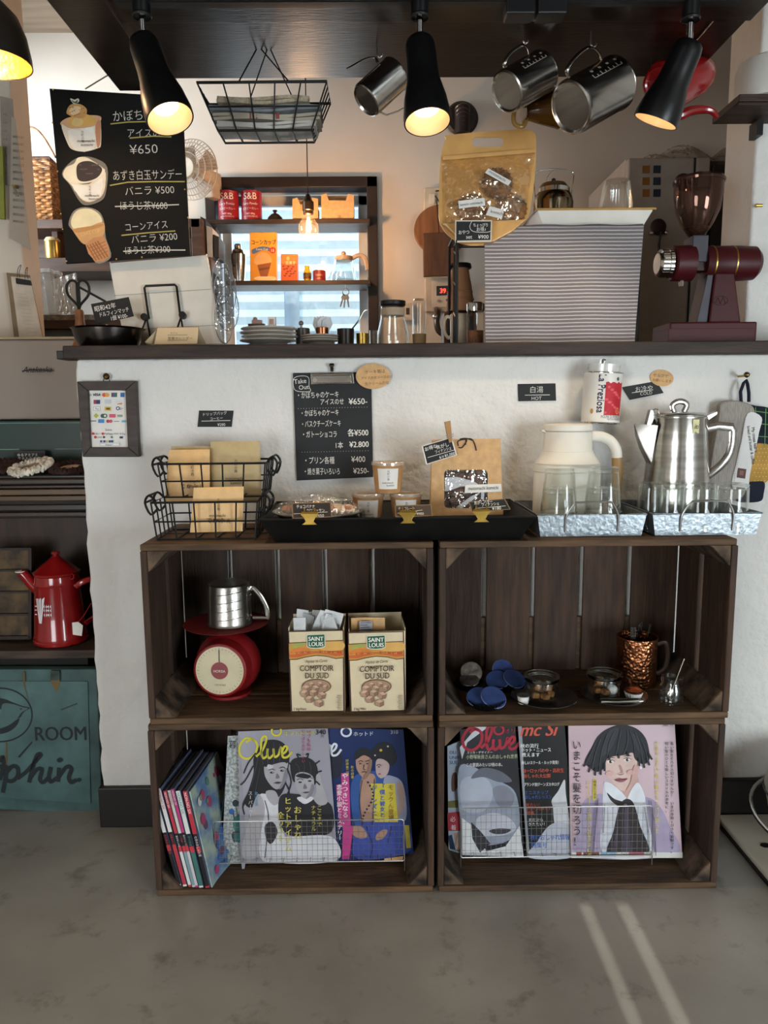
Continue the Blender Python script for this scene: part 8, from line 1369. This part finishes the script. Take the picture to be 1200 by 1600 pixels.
u = P(1028, 355, YF); t = thing('magnet_hook', 'round dark red hook with hanging ladle on the refrigerator', 'hook', (u.x, YF-.004, u.z)); M().ball((0, 0, 0), .028, 1, .3, 1, 14).build('disc', mat('dark red magnet', ''), t)
for s in (-1, 1): M().ball((s*.026, -.006, -.022), .009, n=10).build('peg', chrome, t)
M().tube([(.004, -.012, -.02), (0, -.014, -.06), (-.002, -.014, -.16)], .004, 8).build('ladle_handle', dks, t)
c0 = P(1060, 243, 2.85)
for lb, px, w2, h2, s_ in (('crumpled clear plastic bag on top of the refrigerator', 1055, .15, .10, 1.0), ('second crumpled clear bag at right over the dark panel', 1148, .10, .06, 2.0)):
    p = P(px, 243, 2.85); o = M().grid(lambda u, v: ((u-.5)*2*w2, -.08+.16*v, h2*math.sin(math.pi*u)**.5*math.sin(math.pi*v)**.5*(.75+.2*math.sin(u*9*s_+v*5)+.12*math.sin(u*19+v*17))), 26, 18).build('plastic_bag', film('grey crumpled bag', '#c9bfb4', .45, .15, .9, 30)); o.location = (p.x, 2.86, zt_ if px < 1100 else P(1140, 248, 2.78).z+.004); tag(o, lb, 'bag')
xa2, xb2 = P(1106, 380, 2.74).x, 1.32; zt3 = P(1140, 248, 2.74).z
t = thing('dark_cabinet', 'black glossy cabinet front between refrigerator and right wall', 'cabinet', ((xa2+xb2)/2, 2.74, 0)); w_ = (xb2-xa2)/2
M().bb(-w_, w_, .02, .4, 0, zt3).build('carcass', mat('brown cabinet carcass', '#4a3c32', .6), t, False, .003); M().bb(-w_+.006, w_, 0, .02, .5, zt3-.02).build('glass_door', mat('black glass', '#06070a', .06, var=.02, coat=.5), t, False, .002)
# ------------------------------------------------------------------ under the soffit: track, spotlights, hanging wares
tz = 1.818
t = thing('lighting_track', 'black lighting track running under the soffit', 'track', (0, 1.5, tz)); M().bb(-.48, .69, -.017, .017, 0, .0165).build('rail', black, t, False, .001); M().bb(-.48, .69, -.006, .006, -.001, .004).build('slot', mat('track slot', '#050505', .5), t, False)
for lb, px in (('left of two small black adaptor boxes on the track', 811), ('right of two small black adaptor boxes on the track', 860)):
    p = P(px, 12, 1.5); o = M().bb(-.027, .027, -.02, .02, -.028, 0).build('track_adaptor', black, None, False, .003); o.location = (p.x, 1.5, tz); tag(o, lb, 'adaptor', 'track adaptor boxes')
warm_in = mat('warm reflector', '#dcc29a', .35, var=.05)
def spot(label, pj, mouth, dirv, watt, Y=1.5, mr=.0445):
    p = P(*pj, Y); d = Vector(dirv).normalized(); m0 = P(*mouth, Y+d.y*.17); t = thing('spotlight', label, 'spotlight', (p.x, Y, p.z), None, 'track spotlights'); L = (m0-p).length; d = (m0-p).normalized(); q = d.to_track_quat('Z', 'Y')
    M().cyl((0, 0, .045), (0, 0, tz-p.z), .0165).build('adaptor', black, t); M().cyl((0, 0, 0), (0, 0, .05), .0065).build('swivel_rod', chrome, t); M().lathe([(.0165, .042), (.0185, .045), (.0165, .048)], 24, open_=True).build('collar', black, t)
    M().lathe([(1e-5, -.006), (.020, -.006), (.026, .0), (.0285, .012), (.0295, L*.35), (.0315, L*.50), (.040, L*.72), (mr*1.0, L*.93), (mr*.99, L), (mr*.93, L)], 48, (0, 0, 0), q, open_=True).build('shade', mat('satin black metal', '#111112', .35, .2, var=.1, scale=30), t)
    M().lathe([(mr*.93, L), (mr*.9, L*.92), (.036, L*.72), (.026, L*.55), (1e-5, L*.5)], 40, (0, 0, 0), q, open_=True).build('reflector', warm_in, t)
    b = d*(L*.74); M().lathe([(1e-5, .0), (.024, -.003), (.027, -.02), (.015, -.05), (.012, -.06)], 28, tuple(d*(L*.86)), q, open_=True).build('bulb', mat('lit bulb', '#fff0d0', .5, emit='#ffdcb0', es=3.6), t)
    o = lamp('spot_light', 'SPOT', p+d*(L*.9), watt*.6, (1, .80, .58), aim=p+d*(L*2), spot_size=R(105), spot_blend=.6, shadow_soft_size=.03)
spot('left black spotlight in front of the chalk menu board', (224, 65), (266, 186), (.3, -.3, -1), 9); spot('middle black spotlight with glowing bulb above the kraft bag', (656, 66), (668, 191), (.08, -.25, -1), 9); spot('right black spotlight tilted left in front of red pot', (1077, 70), (1024, 190), (-.4, .22, -1), 9)
# brown pendant shade at the very top left
pp = P(-12, 100, 1.6); t = thing('pendant_lamp', 'dark dome pendant lamp with gold inside at top left corner', 'lamp', pp); r = .075; mo = mat('dark bronze dome', '#3a342e', .4, .6, var=.1)
pr = [(r, 0), (r*.985, .018), (r*.9, .055), (r*.72, .09), (r*.4, .115), (.018, .125), (.016, .15), (1e-5, .15)]; M().lathe(pr, 48, open_=True).build('dome', mo, t); M().lathe([(r*.97, .001), (r*.955, .018), (r*.87, .053), (r*.69, .086), (r*.38, .11), (1e-5, .115)], 48, open_=True).build('gold_lining', mat('hammered gold lining', '#c98f3e', .35, .6, var=.25, scale=60, bump=.6, bscale=70), t); M().tube([(0, 0, .15), (0, 0, 2.545-pp.z)], .004, 8).build('cord', blackw, t); M().ball((0, 0, .05), .022, n=16).build('bulb', mat('lit bulb', ''), t)
lamp('dome_light', 'POINT', (pp.x, pp.y, pp.z+.02), 2.5, (1, .7, .4), shadow_soft_size=.02)
# hooks + hanging measuring cups
ZSO = 1.853
def hook(px, py_tip, Y, label):
    p = P(px, py_tip, Y); t = thing('screw_hook', label, 'hook', (p.x, Y, ZSO), None, 'screw hooks under the soffit'); d = p.z-ZSO
    M().tube([(0, 0, 0), (0, 0, d+.012)]+[(.006-.006*math.cos(a), 0, d+.012-.009*math.sin(a)) for a in (.5, 1.1, 1.7, 2.4, 3.0)], .0018, 6).build('hook_wire', mat('nickel hook', '#77706a', .3, .9), t); return p
def hang_cup(label, c0, c1, dy, Y, r_px, hpts, mark=True, rim=1.0):
    a = P(*c0, Y-dy/2); b = P(*c1, Y+dy/2); d = (b-a); L = d.length; dn = d.normalized(); q = dn.to_track_quat('Z', 'Y'); k = K(c0[0], c0[1], Y); r = r_px*k
    t = thing('measuring_cup', label, 'measuring cup', a); cm_ = mat('mirror steel cup', '#b9b5af', .22, 1, var=.1, scale=5, stretch=(1, 1, 10))
    M().lathe([(1e-5, .004), (r*.82, .004), (r*.9, 0), (r*.97, .002), (r, .008), (r, L-.004), (r*1.03, L-.001), (r*1.02, L+.001), (r*.97, L-.001), (r*.96, .01), (1e-5, .01)], 56, (0, 0, 0), q).build('body', cm_, t)
    h = M(); pts = [P(x, y, yy)-a for x, y, yy in hpts]; h.tube(spline([tuple(p) for p in pts], 5, False), .0042, 8, flat=.35); h.build('handle', mat('bright steel strip', '#c9c4bc', .2, 1), t)
    if mark:
        up = (UP-dn*UP.dot(dn)).normalized(); to = (-FW-dn*(-FW).dot(dn)); to = (to-up*to.dot(up)).normalized(); m = M(); ln = lambda p0, p1: m.tube([dn*(L*p0[0])+(up*math.sin(p0[1])+to*math.cos(p0[1]))*r*1.008, dn*(L*p1[0])+(up*math.sin(p1[1])+to*math.cos(p1[1]))*r*1.008], .0006, 4)
        ln((.3, .42), (.9, .42))
        for i in range(8): ln((.3+i*.6/7, .42), (.3+i*.6/7, .58 if i % 2 == 0 else .52))
        for i in range(4): ln((.36+i*.17, .72), (.36+i*.17, .82)); ln((.385+i*.17, .72), (.385+i*.17, .82))
        m.build('engraved_scale', mat('engraved lines', '#d8d4cc', .4, .5), t)
    return t
hook(589, 92, 1.72, 'thin hook holding the small plain hanging cup'); hang_cup('small plain steel cup hanging left of the middle spotlight', (571, 158), (617, 116), .03, 1.72, 26.5, [(590, 98, 1.705), (586, 90, 1.71), (570, 92, 1.71), (548, 104, 1.71), (541, 107, 1.71)], False)
t = bpy.data.objects[[o.name for o in COL.objects if o.name.startswith('measuring_cup')][-1]]; M().tube([tuple(P(*q)-t.location) for q in ((594, 175, 1.73), (604, 180, 1.74), (622, 174, 1.75), (640, 164, 1.76))], .002, 6).build('wire_loop', chrome, t)
hook(817, 70, 1.72, 'hook holding the engraved cup right of middle spotlight'); hang_cup('engraved steel cup hanging above the kraft snack bag', (791, 144), (846, 113), .055, 1.73, 31.5, [(791, 108, 1.72), (788, 98, 1.71), (798, 82, 1.71), (818, 70, 1.71), (826, 82, 1.73), (824, 92, 1.74)])
hook(923, 76, 1.68, 'hook holding the largest hanging measuring cup'); hang_cup('largest engraved steel cup hanging before the red kettle', (891, 169), (960, 131), .06, 1.68, 40, [(889, 120, 1.66), (886, 108, 1.65), (900, 88, 1.65), (922, 73, 1.65), (938, 86, 1.69), (936, 98, 1.70)])
# amber dripper behind
c = P(838, 172, 1.85); t = thing('coffee_dripper', 'amber ribbed coffee dripper hanging behind the engraved cup', 'dripper', c); am = mat('amber resin', '#6a4312', .15, trans=.35, var=.2, scale=8); q = Vector((.96, .1, .12)).to_track_quat('Z', 'Y'); k = K(838, 172, 1.85)
M().lathe([(10*k, -20*k), (12*k, -18*k), (20*k, 4*k), (29*k, 33*k), (30*k, 35*k), (28.5*k, 35*k), (19*k, 4*k), (10*k, -18*k)], 60, (0, 0, 0), q, flute=.012, nf=20, open_=True).build('cone', am, t); M().lathe([(10*k, -22*k), (17*k, -21*k), (17*k, -19*k), (10*k, -18*k)], 40, (0, 0, 0), q).build('collar', am, t)
M().tube(spline([(-16*k, -.01, 4*k), (-32*k, -.012, 2*k), (-37*k, -.012, -12*k), (-34*k, -.012, -24*k), (-22*k, -.01, -26*k), (-16*k, -.008, -14*k)], 5, False), 3.6*k, 8).build('handle', mat('honey resin', '#c9a050', .2, trans=.3, var=.1), t)
M().tube([(10*k, 0, 30*k), (8*k, .0, 60*k), (8*k, 0, ZSO-c.z)], .0014, 6).build('hanging_wire', blackw, t)
# red kettle hanging at the right
rk = mat('deep red enamel', '#8f1417', .22, var=.08, coat=.5); Y = 1.80; k = K(1065, 130, Y); a = P(1034, 138, Y-.02); b = P(1106, 112, Y+.03)
t = thing('drip_kettle', 'red enamel drip kettle hanging behind the right spotlight', 'kettle', a); d = b-a; L = d.length; q = d.normalized().to_track_quat('Z', 'Y')
M().lathe([(1e-5, -.012), (30*k, -.010), (37*k, 0), (38*k, .02), (30*k, L*.72), (22*k, L*.92), (14*k, L), (1e-5, L+.002)], 48, (0, 0, 0), q).build('body', rk, t)
M().tube([tuple(P(x, y, yy)-a) for x, y, yy in spline([(1048, 172, Y-.03), (1060, 180, Y-.035), (1080, 173, Y-.035), (1100, 171, Y-.03), (1113, 174, Y-.03), (1121, 184, Y-.03)], 5, False)], [.013-.0003*i for i in range(26)], 10).build('spout', rk, t)
M().tube([tuple(P(x, y, yy)-a) for x, y, yy in spline([(1026, 100, Y), (1016, 112, Y-.01), (1008, 132, Y-.01), (1012, 146, Y)], 5, False)], .006, 8).build('handle', rk, t); M().tube([tuple(P(1018, 112, Y)-a), tuple(P(1018, 100, Y)-a), (P(1018, 100, Y).x-a.x, P(1018, 100, Y).y-a.y, ZSO-a.z)], .0014, 6).build('hanging_wire', blackw, t)
# hanging wire basket with folded cloths
Y0, Y1, zr, zb_ = 1.70, 1.815, 1.763, 1.672; xa, xb = P(308, 130, Y0).x, P(511, 130, Y0).x; wx, wy = (xb-xa)/2, (Y1-Y0)/2; bx, by = wx*.735, wy*.66; bc = Vector(((xa+xb)/2, (Y0+Y1)/2, zb_)); hh = zr-zb_
t = thing('hanging_basket', 'black wire basket hanging from the soffit with folded cloths', 'basket', bc, (0, 0, R(-.6))); rt_ = lambda x, y, z: [(-x, -y, z), (x, -y, z), (x, y, z), (-x, y, z)]
M().tube(rt_(wx, wy, hh), .0032, 8, True).build('rim', blackw, t); M().tube(rt_(bx, by, 0), .0026, 8, True).build('bottom_frame', blackw, t); m = M()
for i in range(6):
    s = -1+2*i/5
    for g in (-1, 1): m.tube([(s*bx, g*by, 0), (s*wx, g*wy, hh)], .0017, 6)
    m.tube([(s*bx, -by, 0), (s*bx, by, 0)], .0017, 6)
for s in (-.5, 0, .5):
    for g in (-1, 1): m.tube([(g*bx, s*by, 0), (g*wx, s*wy, hh)], .0017, 6)
m.tube(rt_(bx+(wx-bx)*.5, by+(wy-by)*.5, hh*.5), .0017, 6, True); m.build('wire_grid', blackw, t)
for g, (px, py), ey in ((-1, (402, 62), -1), (1, (418, 64), 1)):
    hk_ = P(px, py, 1.74)-bc; M().tube([(-wx*.36, ey*wy, hh), (hk_.x-.004, 0, hk_.z-.01), (hk_.x, 0, hk_.z+.0), (hk_.x+.004, 0, hk_.z-.01), (wx*.42, ey*wy, hh)], .0016, 6).build('hanger', blackw, t)
    M().tube([(hk_.x, 0, hk_.z-.008), (hk_.x, 0, ZSO-bc.z)], .002, 6).build('screw_hook', mat('nickel hook', ''), t)
def folded(label, z, w_, d_, h_, m_, seed):
    rr = random.Random(seed); t = M(); ph = rr.uniform(0, 6)
    for j in range(2):
        zz_ = h_*j*.5
        t.grid(lambda u, v: ((u-.5)*w_+.002*math.sin(v*6+j), -d_/2+.001*math.sin(u*11+ph)+((1-math.cos(min(1, v*5)*math.pi/2))*.0 if v else 0)+d_*v, zz_+.0025*math.sin(u*7+ph+j)+.0012*math.sin(v*9+ph)), 24, 10, -h_*.48)
    o = t.build('folded_cloth', m_); o.location = (bc.x+rr.uniform(-.004, .004), bc.y, z); tag(o, label, 'cloth', 'folded cloths in the hanging basket'); return o
c1_ = mat('white cotton', '#b9b6b0', .95, var=.08, bump=.4, bscale=200); c2_ = mat('striped oat cotton', '#a79f90', .95, var=.1, scale=12, bump=.4, bscale=200); c3_ = mat('grey blue cotton', '#7d8284', .95, var=.1, bump=.4, bscale=200); c4_ = mat('cream waffle cotton', '#b3a68e', .95, var=.12, scale=120, bump=.8, bscale=200)
folded('white folded cloth at the bottom of the hanging basket', zb_+.006, .218, .074, .012, c1_, 1); o = folded('oat folded cloth with a small red stripe, hanging basket', zb_+.022, .236, .080, .013, c2_, 2); folded('grey blue folded cloth second from top in hanging basket', zb_+.0385, .246, .084, .011, c3_, 3); folded('cream textured cloth topmost in the hanging basket', zb_+.0535, .20, .086, .014, c4_, 4)
b = M()
for x in (-.035, -.028, -.021, .022, .026): b.bb(x, x+(.0024 if x < 0 else .0035), -.0412, -.0404, .0005, .0125)
b.build('red_stripe', mat('red woven stripe', '#8a3a3a', .9), o, False)
# white speaker on a bracket shelf, right wall
pS = P(1185, 163, 1.87); t = thing('bracket_shelf', 'small dark wooden bracket shelf on the right wall', 'shelf', (pS.x, 1.87, pS.z)); k = K(1165, 150, 1.87); M().bb(-.075, .2, -.06, .08, -.016, 0).build('board', darkwood, t, False, .002); M().bb(-.072, .0, -.055, -.045, -.022, -.016).build('lip', darkwood, t, False, .001); M().bb(.02, .035, .04, .08, -.055, -.02).build('bracket', black, t, False)
t = thing('speaker', 'white rounded speaker standing on the dark bracket shelf at right', 'speaker', (pS.x+.016, 1.868, pS.z)); wp = mat('white speaker plastic', '#c4c2bb', .4, var=.03); r = .095; h = P(1165, 93, 1.87).z-pS.z
M().lathe([(1e-5, 0), (r*.62, 0), (r*.72, .002), (r*.74, .006), (r*.74, h*.72), (r*.68, h*.9), (r*.5, h*.985), (1e-5, h)], 56).build('body', wp, t); b = M(); vs, fs = gtext('sanag', -.012, h*.86, .026, -90, -.004); rb = r*.745; b.add([(rb*math.sin(x/rb-.18), -rb*math.cos(x/rb-.18), z) for x, z in vs], fs); b.build('lettering', ink('#e9e8e4'), t, False)
u = P(1182, 323, 1.945); t = thing('push_pin', 'small brass push pin on the right wall', 'pin', u); M().cyl((0, 0, 0), (0, -.012, 0), .0025).build('shank', brass, t); M().cyl((-.008, -.012, 0), (.008, -.012, 0), .004).build('head', brass, t)
